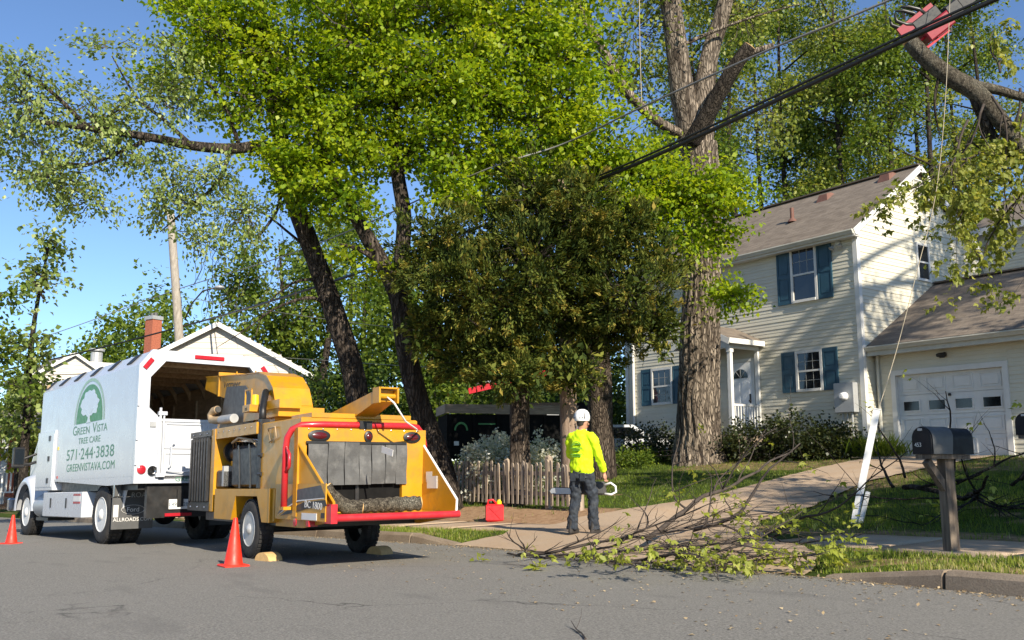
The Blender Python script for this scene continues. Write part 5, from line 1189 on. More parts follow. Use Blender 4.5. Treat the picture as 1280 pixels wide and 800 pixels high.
BL = [(395, 40, 300, 3.0, 'lf_mid', 'bushy tree right of the white gable, behind the leaning maple'), (455, 44, 330, 3.4, 'lf_dark', 'dark tree filling the gap between the two maple trunks'), (520, 38, 380, 2.6, 'lf_mid', 'low leafy tree right of the forked maple trunk'),
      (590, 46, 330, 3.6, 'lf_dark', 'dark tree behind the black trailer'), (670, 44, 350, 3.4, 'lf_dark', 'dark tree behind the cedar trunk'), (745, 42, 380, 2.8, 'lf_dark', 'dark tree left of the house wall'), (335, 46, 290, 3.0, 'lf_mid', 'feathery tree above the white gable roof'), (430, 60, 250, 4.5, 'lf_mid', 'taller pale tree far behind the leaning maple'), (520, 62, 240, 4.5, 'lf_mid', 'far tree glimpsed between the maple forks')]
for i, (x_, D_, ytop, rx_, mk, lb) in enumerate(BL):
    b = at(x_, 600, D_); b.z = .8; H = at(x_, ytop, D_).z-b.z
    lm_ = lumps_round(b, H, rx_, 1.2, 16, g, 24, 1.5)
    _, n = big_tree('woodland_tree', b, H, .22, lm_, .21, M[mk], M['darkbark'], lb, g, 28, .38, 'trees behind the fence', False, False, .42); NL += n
BF = [(30, 32, 280, .75, 'lf_silver', 'airy young tree at the left edge of the street'), (-35, 30, 360, .9, 'lf_mid', 'dense tree cut off by the left edge'), (25, 38, 440, 1.0, 'lf_yellow', 'round tree beside the grey roofed carport'), (165, 70, 385, 5, 'lf_mid', 'broad tree behind the brick chimney'), (270, 75, 372, 5.5, 'lf_mid', 'tree behind the peak of the white gable'), (220, 80, 365, 5, 'lf_mid', 'tree behind the leaning utility pole'), (110, 85, 430, 4, 'lf_mid', 'low far tree left of the brick chimney')]
for i, (x_, D_, ytop, rx_, mk, lb) in enumerate(BF):
    b = at(x_, 600, D_); b.z = 0; H = at(x_, ytop, D_).z-b.z
    lm_ = lumps_round(b, H, rx_, H*.28, 11, g, 22 if i > 2 else 9, (.75 if i < 3 else 1.3)*max(1, D_/45))
    _, n = big_tree('garden_tree', b, H, .14, lm_, .0047*D_+.06, M[mk], M['darkbark'], lb, g, 16, .0095*D_, 'trees along the far street', i < 3, i < 3, .42); NL += n

# shrubs and undergrowth
def shrub(name, px_, py_, D_, r, mat, label, g, leaf=.07, ncl=60, per=26, group=None, z=None, sig=.13, cat='shrub', flat=.8, asp=.42):
    c = at(px_, py_, D_); gz0 = G(c.x, c.y) if z is None else z; b = Vector((c.x, c.y, gz0))
    t = empty(name, b, (0, 0, 0), label, cat, group); m = MB()
    for k in range(9):
        a = g.uniform(0, 6.28); m.tube([(g.normal(0, .08), g.normal(0, .08), -.05), (math.cos(a)*r[0]*.35, math.sin(a)*r[1]*.35, r[2]*.8), (math.cos(a)*r[0]*.6, math.sin(a)*r[1]*.6, r[2]*1.3)], [.02, .014, .005], 5)
    m.build('stems', M['twig'], t)['kind'] = 'stuff'
    lm_ = [(b+Vector((g.normal(0, .12)*r[0], g.normal(0, .12)*r[1], r[2]*.95)), r, ncl), (b+Vector((0, 0, r[2]*.55)), (r[0]*1.05, r[1]*1.05, r[2]*.6), ncl//2)]
    crown(t, b, lm_, leaf, M[mat], g, sig, per, flat, 'foliage', 0, False, .72, .01, asp); return t
g = np.random.default_rng(19)
for i, (x_, D_, rx_, rz_, lb) in enumerate(((945, 24.6, .95, .50, 'dark hedge shrub between the oak trunk and the next shrub'), (992, 23.8, .95, .60, 'largest dark hedge shrub below the lower window'), (1030, 23.4, .7, .42, 'dark hedge shrub nearest the meter box'), (812, 27.2, 1.0, .52, 'rounded dark shrub left of the oak trunk'))):
    shrub('hedge_shrub', x_, 560, D_, (rx_, .7, rz_), 'lf_hedge', lb, g, .085, 90, 26, 'hedge shrubs along the house')
for i, (x_, D_, lb) in enumerate(((1072, 23, 'clump of fresh green strappy plants under the meter box'), (1103, 22.8, 'clump of strappy plants beside the garage door frame'))):
    c = at(x_, 560, D_); b = Vector((c.x, c.y, G(c.x, c.y))); t = empty('daylily_clump', b, (0, 0, 0), lb, 'plant', 'strappy plants by the garage')
    n = 420; a = g.uniform(0, 6.28, n); P = np.stack([g.normal(0, .28, n), g.normal(0, .2, n), np.zeros(n)], -1); D2 = np.stack([np.cos(a)*.55, np.sin(a)*.55, np.full(n, .8)], -1)+g.normal(0, .15, (n, 3)); D2 /= np.linalg.norm(D2, axis=1, keepdims=True)
    leaf_mesh('leaves', P, D2, np.stack([-np.cos(a), -np.sin(a), np.full(n, .6)], -1), g.uniform(.3, .75, n), np.full(n, .02), g.uniform(.3, 1, n), M['lf_mid'], t)['kind'] = 'stuff'
for i, (x_, y_, D_, r, lb) in enumerate(((775, 570, 26, (1.0, .6, .22), 'low dark ground shrub between the trunk and the worker'), (800, 575, 26.5, (.9, .6, .16), 'low leafy border plants left of the oak'))):
    shrub('border_shrub', x_, y_, D_, r, 'lf_mid', lb, g, .08, 60, 22, 'low border shrubs')
az = shrub('azalea_bush', 626, 565, 21.2, (.8, .6, .58), 'lf_dark', 'azalea bush covered in white blossom behind the fence, left of the cedar trunk', g, .06, 70, 20)
crown(az, az.location, [(az.location+Vector((0, 0, .66)), (.92, .74, .66), 420)], .075, M['petal'], g, .07, 22, .8, 'blossom', 0, False, .85, .01, .5)
az2 = shrub('azalea_bush', 673, 568, 21.6, (.5, .5, .56), 'lf_dark', 'smaller white-flowered azalea just right of the cedar trunk', g, .06, 60, 20)
crown(az2, az2.location, [(az2.location+Vector((0, 0, .6)), (.58, .55, .60), 150)], .07, M['petal'], g, .07, 20, .8, 'blossom', 0, False, .85, .01, .5)
shrub('yew_bush', 365, 500, 30, (1.1, 1.0, 2.1), 'lf_mid', 'feathery evergreen bush against the white gable wall', g, .12, 60, 22, None, .4, .22)
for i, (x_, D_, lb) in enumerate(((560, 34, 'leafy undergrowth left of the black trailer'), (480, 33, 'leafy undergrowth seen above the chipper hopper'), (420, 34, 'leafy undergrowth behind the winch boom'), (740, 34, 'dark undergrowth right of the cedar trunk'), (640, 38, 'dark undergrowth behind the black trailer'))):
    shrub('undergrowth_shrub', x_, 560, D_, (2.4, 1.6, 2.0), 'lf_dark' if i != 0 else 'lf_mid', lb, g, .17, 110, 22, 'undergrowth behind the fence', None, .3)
print('LEAVES', NL)

# ------------------------------------------------------------------ neighbouring houses
def simple_house(name, label, c, ang, w_, d_, z0, ez_, az_, wallm, roofm, board=.2, wins=(), gable='y'):
    h = empty(name, (c.x, c.y, z0), (0, 0, ang), label, 'house')
    wl_ = MB().prism([(-w_/2, 0), (w_/2, 0), (w_/2, ez_), (0, az_), (-w_/2, ez_)], 'y', 0, d_).build('wall', wallm, h)
    z = .1
    while z < az_-.15:                                           # lapped boards of the gable end
        hw = w_/2 if z < ez_ else w_/2*(az_-z)/(az_-ez_)
        if hw > .25: hw -= .06; MB().prism([(0, z), (-.022, z), (-.022, z+.012), (-.003, z+board)], 'x', -hw, hw).build('siding_board', wallm, wl_)
        z += board
    rf_ = None
    for s in (1, -1):
        sl_ = (az_-ez_)/(w_/2); e = w_/2+.35
        pts = [(s*e, -.3, ez_-.35*sl_+.1), (s*e, d_+.3, ez_-.35*sl_+.1), (0, d_+.3, az_+.1), (0, -.3, az_+.1)]
        if s < 0: pts = [pts[1], pts[0], pts[3], pts[2]]
        r_ = roof_slab('roof', pts, .10, None, roofm); r_.parent = h
        MB().bar((s*e, -.31, ez_-.35*sl_), (0, -.31, az_), .03, .18).build('rake_board', M['trim'], r_)
    for x0, x1, za, zb in wins:
        m = MB()
        for q in ((x0, x0+.08, za, zb), (x1-.08, x1, za, zb), (x0+.08, x1-.08, za, za+.08), (x0+.08, x1-.08, zb-.08, zb)): m.box(q[0], q[1], -.07, -.02, q[2], q[3])
        f_ = m.build('window', M['trim'], h); BOX(x0+.08, x1-.08, -.045, -.03, za+.08, zb-.08).build('pane', M['glass'], f_)
        BOX(x0+.08, x1-.08, -.06, -.046, (za+zb)/2-.03, (za+zb)/2+.03).build('meeting_rail', M['trim'], f_)
    return h
pinkw = simple('pale_siding', (.62, .57, .50), .6, var=.05, vs=2)
greyroof = simple('grey_roof', (.16, .14, .125), .95, var=.2, vs=12)
c = at(266, 560, 36); hA = simple_house('gable_house', 'pale sided house with a plain gable behind the truck and chipper', c, R(62), 7.0, 9, -.3, 5.3, 7.2, pinkw, greyroof, .22, ((2.2, 3.1, 2.8, 4.2), (-3.0, -2.1, 2.8, 4.2)))
c = at(84, 560, 58); hB = simple_house('gable_house', 'small cream house with metal flue at far left above the truck cab', c, R(95), 5.0, 6.0, -.4, 7.2, 8.8, pinkw, greyroof, .25, ((-1.9, -.8, 5.2, 6.6), (.6, 1.7, 5.2, 6.6)))
BOX(1.2, 3.6, 1.5, 6.0, 8.1, 8.55).build('dormer_roof', M['trim'], hB)
m = MB(); m.cyl((2.1, 2.6, 8.5), (2.1, 2.6, 9.3), .38, n=12); m.cyl((2.1, 2.6, 9.4), (2.1, 2.6, 9.55), .5, n=12); m.build('flue', M['metalgrey'], hB)
c = at(180, 600, 62); ch_ = empty('brick_chimney', (c.x, c.y, 0), (0, 0, R(20)), 'red brick chimney rising above the trees left of the utility pole', 'chimney')
BOX(-.42, .42, -.36, .36, 0, 11.5).build('stack', M['brick'], ch_); BOX(-.48, .48, -.42, .42, 11.3, 11.55).build('crown', M['metalgrey'], ch_)
for k in range(2): MB().cyl((-.2+.4*k, 0, 11.55), (-.2+.4*k, 0, 11.8), .13, n=10).build('flue_pot', M['mailgrey'], ch_)
c = at(12, 590, 40); hc = empty('carport', (c.x, c.y, -.3), (0, 0, R(75)), 'low grey-roofed carport with white fascia left of the truck', 'carport')
BOX(-4.0, 3.0, 0, 5, 3.0, 3.22).build('fascia', M['trim'], hc); r_ = roof_slab('roof', [(-4.2, -.3, 3.24), (3.2, -.3, 3.24), (3.2, 3, 4.3), (-4.2, 3, 4.3)], .08, None, greyroof); r_.parent = hc
BOX(-1.2, 3.0, 3.5, 4.0, .2, 3.0).build('back_wall', M['brick'], hc); BOX(-4, -1.2, 3.5, 4.0, .2, 3.0).build('white_wall', M['trim'], hc)
for x_ in (-3.6, -.4, 2.6): BOX(x_, x_+.25, .1, .35, 0, 3.0).build('post', M['metalgrey'], hc)
for x_ in np.arange(-4, 1, .16): BOX(x_, x_+.07, -.9, -.85, .55, 1.35).build('rail_baluster', M['trim'], hc)
BOX(-4, 1, -.93, -.82, 1.35, 1.42).build('top_rail', M['trim'], hc); BOX(-4, 1, -.93, -.82, .5, .56).build('bottom_rail', M['trim'], hc)

# ------------------------------------------------------------------ utility poles and wires
pb = at(236, 600, 40); ptop = at(213, 265, 39)
up = empty('utility_pole', pb, (0, 0, 0), 'tall leaning grey wooden pole behind the truck box', 'pole')
bark_tube([Vector((0, 0, -1)), (ptop-pb)*.5, ptop-pb], [.22, .19, .16], 20, 14, .01, 5).build('shaft', M['greypole'], up, True)
la = at(231, 400, 39.6)-pb
m = MB().tube([la, la+Vector((.15, .2, .7)), la+Vector((.5, .55, 1.25)), la+Vector((.9, 1.0, 1.4))], .035, 8); m.build('lamp_arm', M['blackmetal'], up, True)
MB().sphere(la+Vector((1.0, 1.1, 1.38)), (.28, .22, .10)).build('lamp_head', M['metalgrey'], up, True)
p2 = Vector((-13.55, 10.95, G(-13.55, 10.95)-.05)); p2.x, p2.y = at(713, 620, 19.4).x, at(713, 620, 19.4).y; p2.z = G(p2.x, p2.y)-.05
pole2 = empty('utility_pole', p2, (0, 0, 0), 'brown wooden pole standing directly behind the worker', 'pole')
t2 = at(704, 225, 19.4)-p2
bark_tube([Vector((0, 0, 0)), t2*.5, t2], [.19, .17, .14], 24, 16, .012, 6, 4).build('shaft', M['pole'], pole2, True)
MB().bar(Vector((.17, -.05, .4)), Vector((.14, -.06, 2.2)), .03, .012).build('ground_wire_cover', M['metalgrey'], pole2)
def wire(name, pts, r, mat, label, n=60, grp=None):
    path, rr = spline(pts, [r]*len(pts), n); p0 = path[0].copy()
    o = MB().tube([p-p0 for p in path], rr, 6).build(name, mat, None, True, p0); return tag(o, label, 'cable', grp)
wire('power_cable', [at(-60, 477, 46), at(100, 441, 43), at(228, 408, 39.6), at(330, 379, 30), at(450, 340, 24.5), at(600, 283, 21), at(708, 240, 19.2), at(800, 203, 17), at(950, 135, 14.6), at(1120, 55, 12.8), at(1300, -26, 11.6)], .036, M['wire'], 'thick black bundled cable sagging across the whole picture')
wire('power_cable', [at(708, 236, 19.2), at(800, 198, 17), at(950, 129, 14.6), at(1120, 49, 12.8), at(1300, -33, 11.6)], .02, M['wire'], 'thinner black line lashed just above the thick cable at right')
wire('overhead_wire', [at(-60, 455, 46), at(70, 416, 43), at(221, 362, 39.4), at(340, 325, 30), at(450, 283, 24), at(600, 215, 19.5), at(704, 180, 19.2), at(800, 135, 17), at(950, 67, 14.6), at(1060, 22, 13.4), at(1200, -38, 12.4)], .018, M['wiregrey'], 'thin grey wire running above the thick cable')
wire('overhead_wire', [at(230, 372, 39.4), at(380, 395, 34), at(480, 408, 30), at(580, 419, 27), at(660, 425, 25)], .010, M['wiregrey'], 'upper pale wire between the maple trunks')
wire('overhead_wire', [at(230, 440, 39.4), at(385, 449, 34), at(500, 457, 30), at(620, 463, 27), at(700, 466, 25)], .010, M['wiregrey'], 'lower pale wire above the chipper')
wire('overhead_wire', [at(-60, 474, 47), at(60, 469, 45), at(140, 462, 43), at(229, 420, 39.6)], .02, M['wire'], 'lowest dark cable at far left over the small house')
wire('hanging_line', [at(799, -10, 22), at(800, 60, 22), at(802, 130, 22)], .010, M['rope'], 'pale line hanging vertically left of the oak fork', 20)

# ------------------------------------------------------------------ trailer and loader behind the fence
c = at(625, 592, 27.5); tr_ = empty('dump_trailer', (c.x, c.y, G(c.x, c.y)), (0, 0, YAW+R(12)), 'black high-sided dump trailer with wooden top boards behind the fence', 'trailer')
BOX(-1.75, 2.1, -1.0, 1.0, .45, 1.72).build('body', M['trailerblack'], tr_)
for x0, x1 in ((-1.80, .20), (.24, 2.0)): MB().prism([(x0, 1.74), (x1, 1.74), (x1+(.18 if x1 > 1 else 0), 2.0), (x0, 2.0)], 'y', -1.06, -1.0).build('side_board', M['board'], tr_)
BOX(-1.82, -1.76, -1.0, 1.0, 1.74, 2.0).build('side_board', M['board'], tr_)
for x_ in (-1.7, -1.0, -.3, .4, 1.1, 1.8): BOX(x_, x_+.08, -1.05, -1.0, .5, 1.72).build('rib', M['trailerblack'], tr_)
lg = MB(); aa = [(-1.35+.2*math.cos(t), 1.25+.24*math.sin(t)) for t in np.linspace(0, math.pi, 14)]; bb = [(-1.35+.15*math.cos(t), 1.25+.18*math.sin(t)) for t in np.linspace(0, math.pi, 14)]
for i in range(13): lg.add([(aa[i][0], -1.055, aa[i][1]), (aa[i+1][0], -1.055, aa[i+1][1]), (bb[i+1][0], -1.055, bb[i+1][1]), (bb[i][0], -1.055, bb[i][1])], [(0, 1, 2, 3)])
lg.build('logo_ring', M['green'], tr_)
BOX(-.85, -.35, -1.056, -1.05, 1.42, 1.46).build('lettering_strip', M['green'], tr_)
for x_ in (-1.55, -.25): BOX(x_, x_+.14, -1.058, -1.05, .82, .94).build('reflector', M['label'], tr_)
for s in (-.5, .5): MB().lathe([(.2, -.12), (.36, -.11), (.38, 0), (.36, .11), (.2, .12)], 'y', (s, -.95, .36), 24).build('wheel', M['rubber'], tr_, 40)
BOX(2.1, 3.3, -.08, .08, .4, .5).build('tongue', M['blackmetal'], tr_)
c = at(668, 590, 31); ld = empty('crane_loader', (c.x, c.y, G(c.x, c.y)), (0, 0, YAW-R(6)), 'black loader truck with folded red knuckle boom behind the cedar trunk', 'crane')
BOX(-1.2, 2.0, -1.0, 1.0, .5, 1.9).build('body', M['trailerblack'], ld); BOX(1.0, 1.4, -.3, .3, 1.9, 2.9).build('boom_post', M['trailerblack'], ld)
for a, b2, wd in (((-2.2, -.3, 2.35), (-.0, -.3, 2.85), .20), ((.1, -.35, 2.85), (.75, -.35, 3.0), .22), ((.85, -.3, 2.98), (1.55, -.3, 3.12), .28)): MB().bar(a, b2, .2, wd).build('boom_section', M['red'], ld)
MB().cyl((-1.9, -.42, 2.62), (.3, -.42, 2.82), .04, n=8).build('hydraulic_ram', M['metalgrey'], ld)
BOX(.5, .9, -1.01, -1.0, 1.2, 1.6).build('panel', M['metalgrey'], ld)
for k in range(6): BOX(-.5+k*.32, -.36+k*.32, -1.012, -1.0, .72, .80).build('marker', M['label'], ld)
for x_ in (-.7, 1.8): MB().lathe([(.25, -.14), (.46, -.13), (.48, 0), (.46, .13), (.25, .14)], 'y', (x_, -.85, .48), 24).build('wheel', M['rubber'], ld, 40)
c = at(573, 577, 24.5); sacks = tag(MB().sphere((0, 0, .12), (.42, .28, .16), 14, 8).sphere((.18, .05, .24), (.30, .22, .14), 12, 8).build('bagged_tarp', M['label'], None, True, (c.x, c.y, G(c.x, c.y)+.1)), 'crumpled white tarp bundle behind the left end of the fence', 'tarp')
c = at(752, 560, 29.5); 
cr2 = empty('parked_car', (c.x, c.y, G(c.x, c.y)-.3), (0, 0, R(75)), 'white car just peeking out between the trunk and house corner', 'car')
MB().prism([(-2.1, .35), (-2.15, .75), (-1.5, .9), (-.9, 1.35), (.7, 1.38), (1.5, .95), (2.1, .85), (2.15, .4)], 'y', -.85, .85).build('body', M['truckwhite'], cr2, 30)
MB().prism([(-.8, .95), (-.75, 1.28), (.6, 1.30), (1.2, .95)], 'y', -.865, .865).build('side_windows', M['blackglass'], cr2)
for x_ in (-1.35, 1.35):
    for s in (1, -1): MB().lathe([(.18, -.09), (.31, -.08), (.32, 0), (.31, .08), (.18, .09)], 'y', (x_, s*.8, .32), 20).build('wheel', M['rubber'], cr2, 40)

# ------------------------------------------------------------------ picket fence
fA, fB = Vector((-19.6, 11.35, 0)), Vector((-13.75, 11.2, 0))
fn = empty('picket_fence', (fA.x, fA.y, G(fA.x, fA.y)), (0, 0, 0), 'weathered grey picket fence along the yard edge behind the red fuel can', 'fence')
base = fn.location.copy(); L_ = (fB-fA).length; u_ = (fB-fA)/L_
rnd = random.Random(4)
def picket_mesh(h, wd):
    return MB().prism([(-wd/2, 0), (wd/2, 0), (wd/2, h-.05), (wd/2-.02, h-.01), (-wd/2+.015, h), (-wd/2, h-.04)], 'y', -.011, .011).mesh('picket')
pm = [picket_mesh(h, w2) for h, w2 in ((.88, .075), (.84, .07), (.90, .078), (.80, .07))]
t = .06
while t < L_:
    p = fA+u_*t; z = G(p.x, p.y); o = link('picket', pm[rnd.randrange(4)], M['fence'], fn, Vector((p.x, p.y-.035, z+.06))-base, (R(rnd.uniform(-2, 2)), R(rnd.uniform(-2.5, 2.5)), R(rnd.uniform(-4, 4))))
    t += .172+rnd.uniform(-.012, .016)
for t in (0.05, 1.85, 3.35, 4.85, L_):
    p = fA+u_*t; z = G(p.x, p.y); hh = 1.0 if t != 3.35 else .95
    MB().box(-.055, .055, -.055, .055, -.1, hh).add([(-.055, -.055, hh), (.055, -.055, hh), (.055, .055, hh), (-.055, .055, hh), (0, 0, hh+.05)], [(0, 1, 4), (1, 2, 4), (2, 3, 4), (3, 0, 4)]).build('post', M['fence'], fn, loc=Vector((p.x, p.y+.06, z))-base)
for hz in (.28, .68):
    for k in range(4):
        a = fA+u_*(L_*k/4); b2 = fA+u_*(L_*(k+1)/4-.004)
        MB().bar(Vector((a.x, a.y, G(a.x, a.y)+hz))-base, Vector((b2.x, b2.y, G(b2.x, b2.y)+hz))-base, .035, .08).build('rail', M['fence'], fn)
f2 = empty('picket_fence', at(585, 583, 22.5), (0, 0, R(-38)), 'short stub of pale picket fence beyond the main fence beside the tarp', 'fence'); f2.location.z = G(f2.location.x, f2.location.y)
for k in range(9): link('picket', pm[1], M['fence'], f2, (-.6+k*.14, 0, .1))
MB().bar((-.65, .03, .35), (.65, .03, .35), .03, .08).build('rail', M['fence'], f2); MB().bar((-.65, .03, .75), (.65, .03, .75), .03, .08).build('rail', M['fence'], f2)

# ------------------------------------------------------------------ cones, fuel can
def cone(loc, h, label):
    o = empty('traffic_cone', loc, (0, 0, R(random.uniform(0, 90))), label, 'cone', 'orange traffic cones in the road'); k = h/.71
    MB().lathe([(.145*k, .03*k), (.135*k, .05*k), (.03*k, h), (.022*k, h), (.125*k, .05*k)], n=32).build('cone_body', M['cone'], o, 40)
    MB().box(-.185*k, .185*k, -.185*k, .185*k, 0, .035*k, bev=.01).build('base', M['cone'], o)
cone((-10.95, 3.72, float(zr(-10.95))), .56, "larger orange traffic cone beside the chipper's near wheel")
cone((-18.6, 2.35, float(zr(-18.6))), .50, "orange traffic cone beside the truck's front wheel at the left edge")
c = Vector((-15.0, 10.15, G(-15, 10.15))); can = empty('fuel_can', c, (0, 0, R(62)), 'red plastic fuel can with yellow spout cap in front of the fence', 'fuel can')
bd = BOX(-.17, .17, -.10, .10, 0, .33, bev=.03).build('body', M['redplastic'], can, 40)
for s in (1, -1):
    m = MB(); m.bar((-.11, s*.101, .05), (.11, s*.101, .27), .012, .03, (0, 1, 0)); m.bar((.11, s*.101, .05), (-.11, s*.101, .27), .012, .03, (0, 1, 0)); m.build('embossed_cross', M['redplastic'], bd)
MB().tube([(-.13, 0, .32), (-.12, 0, .40), (-.03, 0, .41), (.04, 0, .33)], .02, 8).build('handle', M['redplastic'], can, True)
MB().lathe([(.05, .33), (.05, .38), (.035, .385), (.03, .41), (.001, .41)], c=(.09, 0, 0), n=16).build('spout_cap', M['yellowplastic'], can, 40)
# ------------------------------------------------------------------ mailboxes
def mailbox(loc, rot, label, numbers, wrap=True, hpost=.93, sc_=1.0):
    o = empty('mailbox', loc, (0, 0, rot), label, 'mailbox', 'roadside mailboxes'); o.scale = (sc_,)*3
    pst = MB(); pst.prism([(-.058, -.055), (.05, -.06), (.06, .05), (-.05, .058)], 'z', -.1, hpost); pst.build('post', M['post'], o)
    MB().bar((0, -.04, hpost-.30), (0, -.26, hpost-.02), .07, .07).build('brace', M['post'], o)
    BOX(-.10, .10, -.30, .24, hpost, hpost+.045).build('mounting_board', M['post'], o)
    zb = hpost+.047; wv, hv = .115, .115
    def prof(e=0): return [(-wv-e, zb-e*.0), (wv+e, zb)]+[((wv+e)*math.cos(t), zb+.155+(wv+e)*math.sin(t)) for t in np.linspace(0, math.pi, 15)]
    bx_ = MB().prism(prof(), 'y', -.30, .28).build('box', M['mailblack'], o, 30)
    MB().prism(prof(.006), 'y', -.312, -.301).build('door', M['mailblack'], bx_, 30)
    BOX(-.02, .02, -.335, -.312, zb+.235, zb+.26).build('door_latch', M['metalgrey'], bx_)
    if wrap:
        m = MB(); n = 21; pr = prof(.012); vs = []
        for i in range(len(pr)): 
            x_, z_ = pr[i]; tpos = abs(math.atan2(z_-zb-.1, x_)/math.pi-.5)
            vs += [(x_, -.29, z_), (x_, -.03+.16*max(0, (z_-zb-.05)), z_), (x_*.95, -.29, zb+(z_-zb)*.97), (x_*.95, -.03+.16*max(0, (z_-zb-.05)), zb+(z_-zb)*.97)]
        q = len(pr); fs = []
        for i in range(1, q-1+1):
            j = (i+1) % q
            if i == 0: continue
            fs += [(i*4, i*4+1, j*4+1, j*4), (i*4+2, j*4+2, j*4+3, i*4+3), (i*4, j*4, j*4+2, i*4+2), (i*4+1, i*4+3, j*4+3, j*4+1)]
        m.add(vs, fs).build('plastic_wrap', M['mailgrey'], bx_, 30)
    if numbers: link('lettering', text_mesh(numbers, .06, .001), M['label'], bx_, (-.045, -.3135, zb+.075), (R(90), 0, 0))
    return o
mailbox((-5.25, 9.14, G(-5.25, 9.14)), R(-62+50), 'black mailbox with grey wrap and house number on a weathered wooden post at the verge', '453', True, .93)
c = at(1308, 640, 11.6); mailbox((c.x, c.y, G(c.x, c.y)), R(-5), 'second black mailbox cut off by the right edge', '', False, 1.02)
# ------------------------------------------------------------------ leaning white pole and rope
p = Vector((-8.26, 11.85, G(-8.26, 11.85))); wp = empty('white_post', p, (0, 0, 0), 'white plastic post leaning right on the lawn beside the driveway', 'post')
tp = at(1096, 512, 13.4)-p
MB().bar(Vector((0, 0, -.05)), tp, .095, .095).build('post', M['pvc'], wp); d = tp.normalized(); MB().bar(tp, tp+d*.015, .11, .11).build('cap', M['pvc'], wp)
st = empty('white_stake', p+Vector((.10, .02, 0)), (0, 0, 0), 'short cut piece of white post standing against the leaning post', 'post')
MB().bar(Vector((0, 0, -.03)), Vector((.12, .05, .42)), .09, .05).build('offcut', M['pvc'], st)
wire('rigging_rope', [at(1188, -20, 15), at(1182, 120, 14.6), at(1170, 240, 14.3), at(1146, 340, 14), at(1120, 440, 13.7), at(1098, 512, 13.4)], .0055, M['rope'], 'pale rope running from the hanging limb down to the white post', 40)

# ------------------------------------------------------------------ worker with chainsaw
def loft(m, rings, n=20):                                        # rings: (centre, rx, ry, optional tilt axis)
    vs = []; 
    for c_, rx_, ry_ in rings:
        for k in range(n):
            t = 2*math.pi*k/n; vs.append((c_[0]+rx_*math.cos(t), c_[1]+ry_*math.sin(t), c_[2]))
    q = len(rings); fs = [tuple(range(n))[::-1], tuple(range((q-1)*n, q*n))]+[(i*n+k, i*n+(k+1) % n, (i+1)*n+(k+1) % n, (i+1)*n+k) for i in range(q-1) for k in range(n)]
    return m.add(vs, fs)
def organic(name, mb, mat, parent, vox, disp=0, dsize=.1, sm_=4):
    o = mb.build(name, mat, parent, True); md = o.modifiers.new('r', 'REMESH'); md.mode = 'VOXEL'; md.voxel_size = vox; md.use_smooth_shade = True
    md = o.modifiers.new('s', 'SMOOTH'); md.iterations = sm_; md.factor = .6
    if disp:
        tx = bpy.data.textures.new(name, 'CLOUDS'); tx.noise_scale = dsize; tx.noise_depth = 2
        md = o.modifiers.new('d', 'DISPLACE'); md.texture = tx; md.strength = disp; md.mid_level = .5
    return o
WK = empty('person', (-10.71, 8.81, G(-10.71, 8.81)+.022), (0, 0, R(22)), 'worker in yellow shirt, white helmet and dark jeans seen from behind holding a chainsaw', 'person')
lf, rf2 = Vector((-.15, -.03, 0)), Vector((.14, .10, 0))
lk, rk = Vector((-.125, .03, .50)), Vector((.13, .10, .51)); lh, rh = Vector((-.095, .0, .90)), Vector((.095, .0, .90))
ls, rs = Vector((-.185, .0, 1.43)), Vector((.19, -.01, 1.425)); le, re = Vector((-.25, .10, 1.15)), Vector((.275, .02, 1.13)); lw_, rw2 = Vector((-.13, .32, .90)), Vector((.29, .16, .88))
bdm = MB()
loft(bdm, [((0, 0, .88), .15, .11), ((0, 0, 1.05), .14, .10), ((0, 0, 1.25), .16, .11), ((0, 0, 1.40), .15, .10), ((0, .0, 1.47), .07, .07), ((0, .01, 1.51), .055, .06), ((0, .02, 1.55), .058, .065)])
hx = .035                                                         # head turned slightly to the right
loft(bdm, [((.0, .02, 1.51), .045, .055), ((hx*.3, .033, 1.54), .060, .076), ((hx*.4, .035, 1.60), .070, .088), ((hx*.3, .03, 1.67), .073, .092), ((0, .03, 1.73), .058, .078), ((0, .03, 1.76), .03, .04)])
bdm.tube([(.045, .115, 1.635), (.055, .132, 1.60), (.05, .116, 1.585)], [.010, .015, .012], 8)
for s in (1, -1): bdm.sphere((s*.074+.01, .022, 1.625), (.012, .022, .034), 10, 8)
for h_, k_, f_ in ((lh, lk, lf), (rh, rk, rf2)): bdm.tube([h_, k_, f_+Vector((0, 0, .08))], [.075, .05, .035], 12); bdm.tube([f_+Vector((0, -.05, .04)), f_+Vector((0, .16, .03))], [.038, .032], 10)
for s_, e_, w2 in ((ls, le, lw_), (rs, re, rw2)): bdm.tube([s_, e_, w2], [.045, .036, .026], 12)
def hand(m, wr, d, side, curl):
    d = Vector(d).normalized(); a = d.cross(Vector((0, 0, 1))) if abs(d.z) < .9 else Vector((0, 1, 0)); a = (a-d*a.dot(d)).normalized(); nrm = a.cross(d)*side
    m.tube([wr, wr+d*.045, wr+d*.09], [.024, .036, .034], 10)
    for i, (o_, ln) in enumerate(((-.030, .070), (-.010, .080), (.010, .076), (.030, .060))):
        p0_ = wr+d*.085+a*o_; p1_ = p0_+d*ln*.45+nrm*ln*.25*curl; p2_ = p1_+d*ln*.15+nrm*ln*.45*curl; p3_ = p2_-d*ln*.2+nrm*ln*.25*curl
        m.tube([p0_, p1_, p2_, p3_], [.0105, .010, .009, .0075], 8)
    t0 = wr+d*.035-a*.028; m.tube([t0, t0-a*.022+d*.03+nrm*.015, t0-a*.018+d*.055+nrm*.035*curl], [.013, .011, .009], 8)
hand(bdm, lw_, (.25, .7, -.75), 1, 1); hand(bdm, rw2, (0, .12, -1), -1, .75)
organic('body', bdm, M['skin'], WK, .0085, 0, .1, 3)
shm = MB()
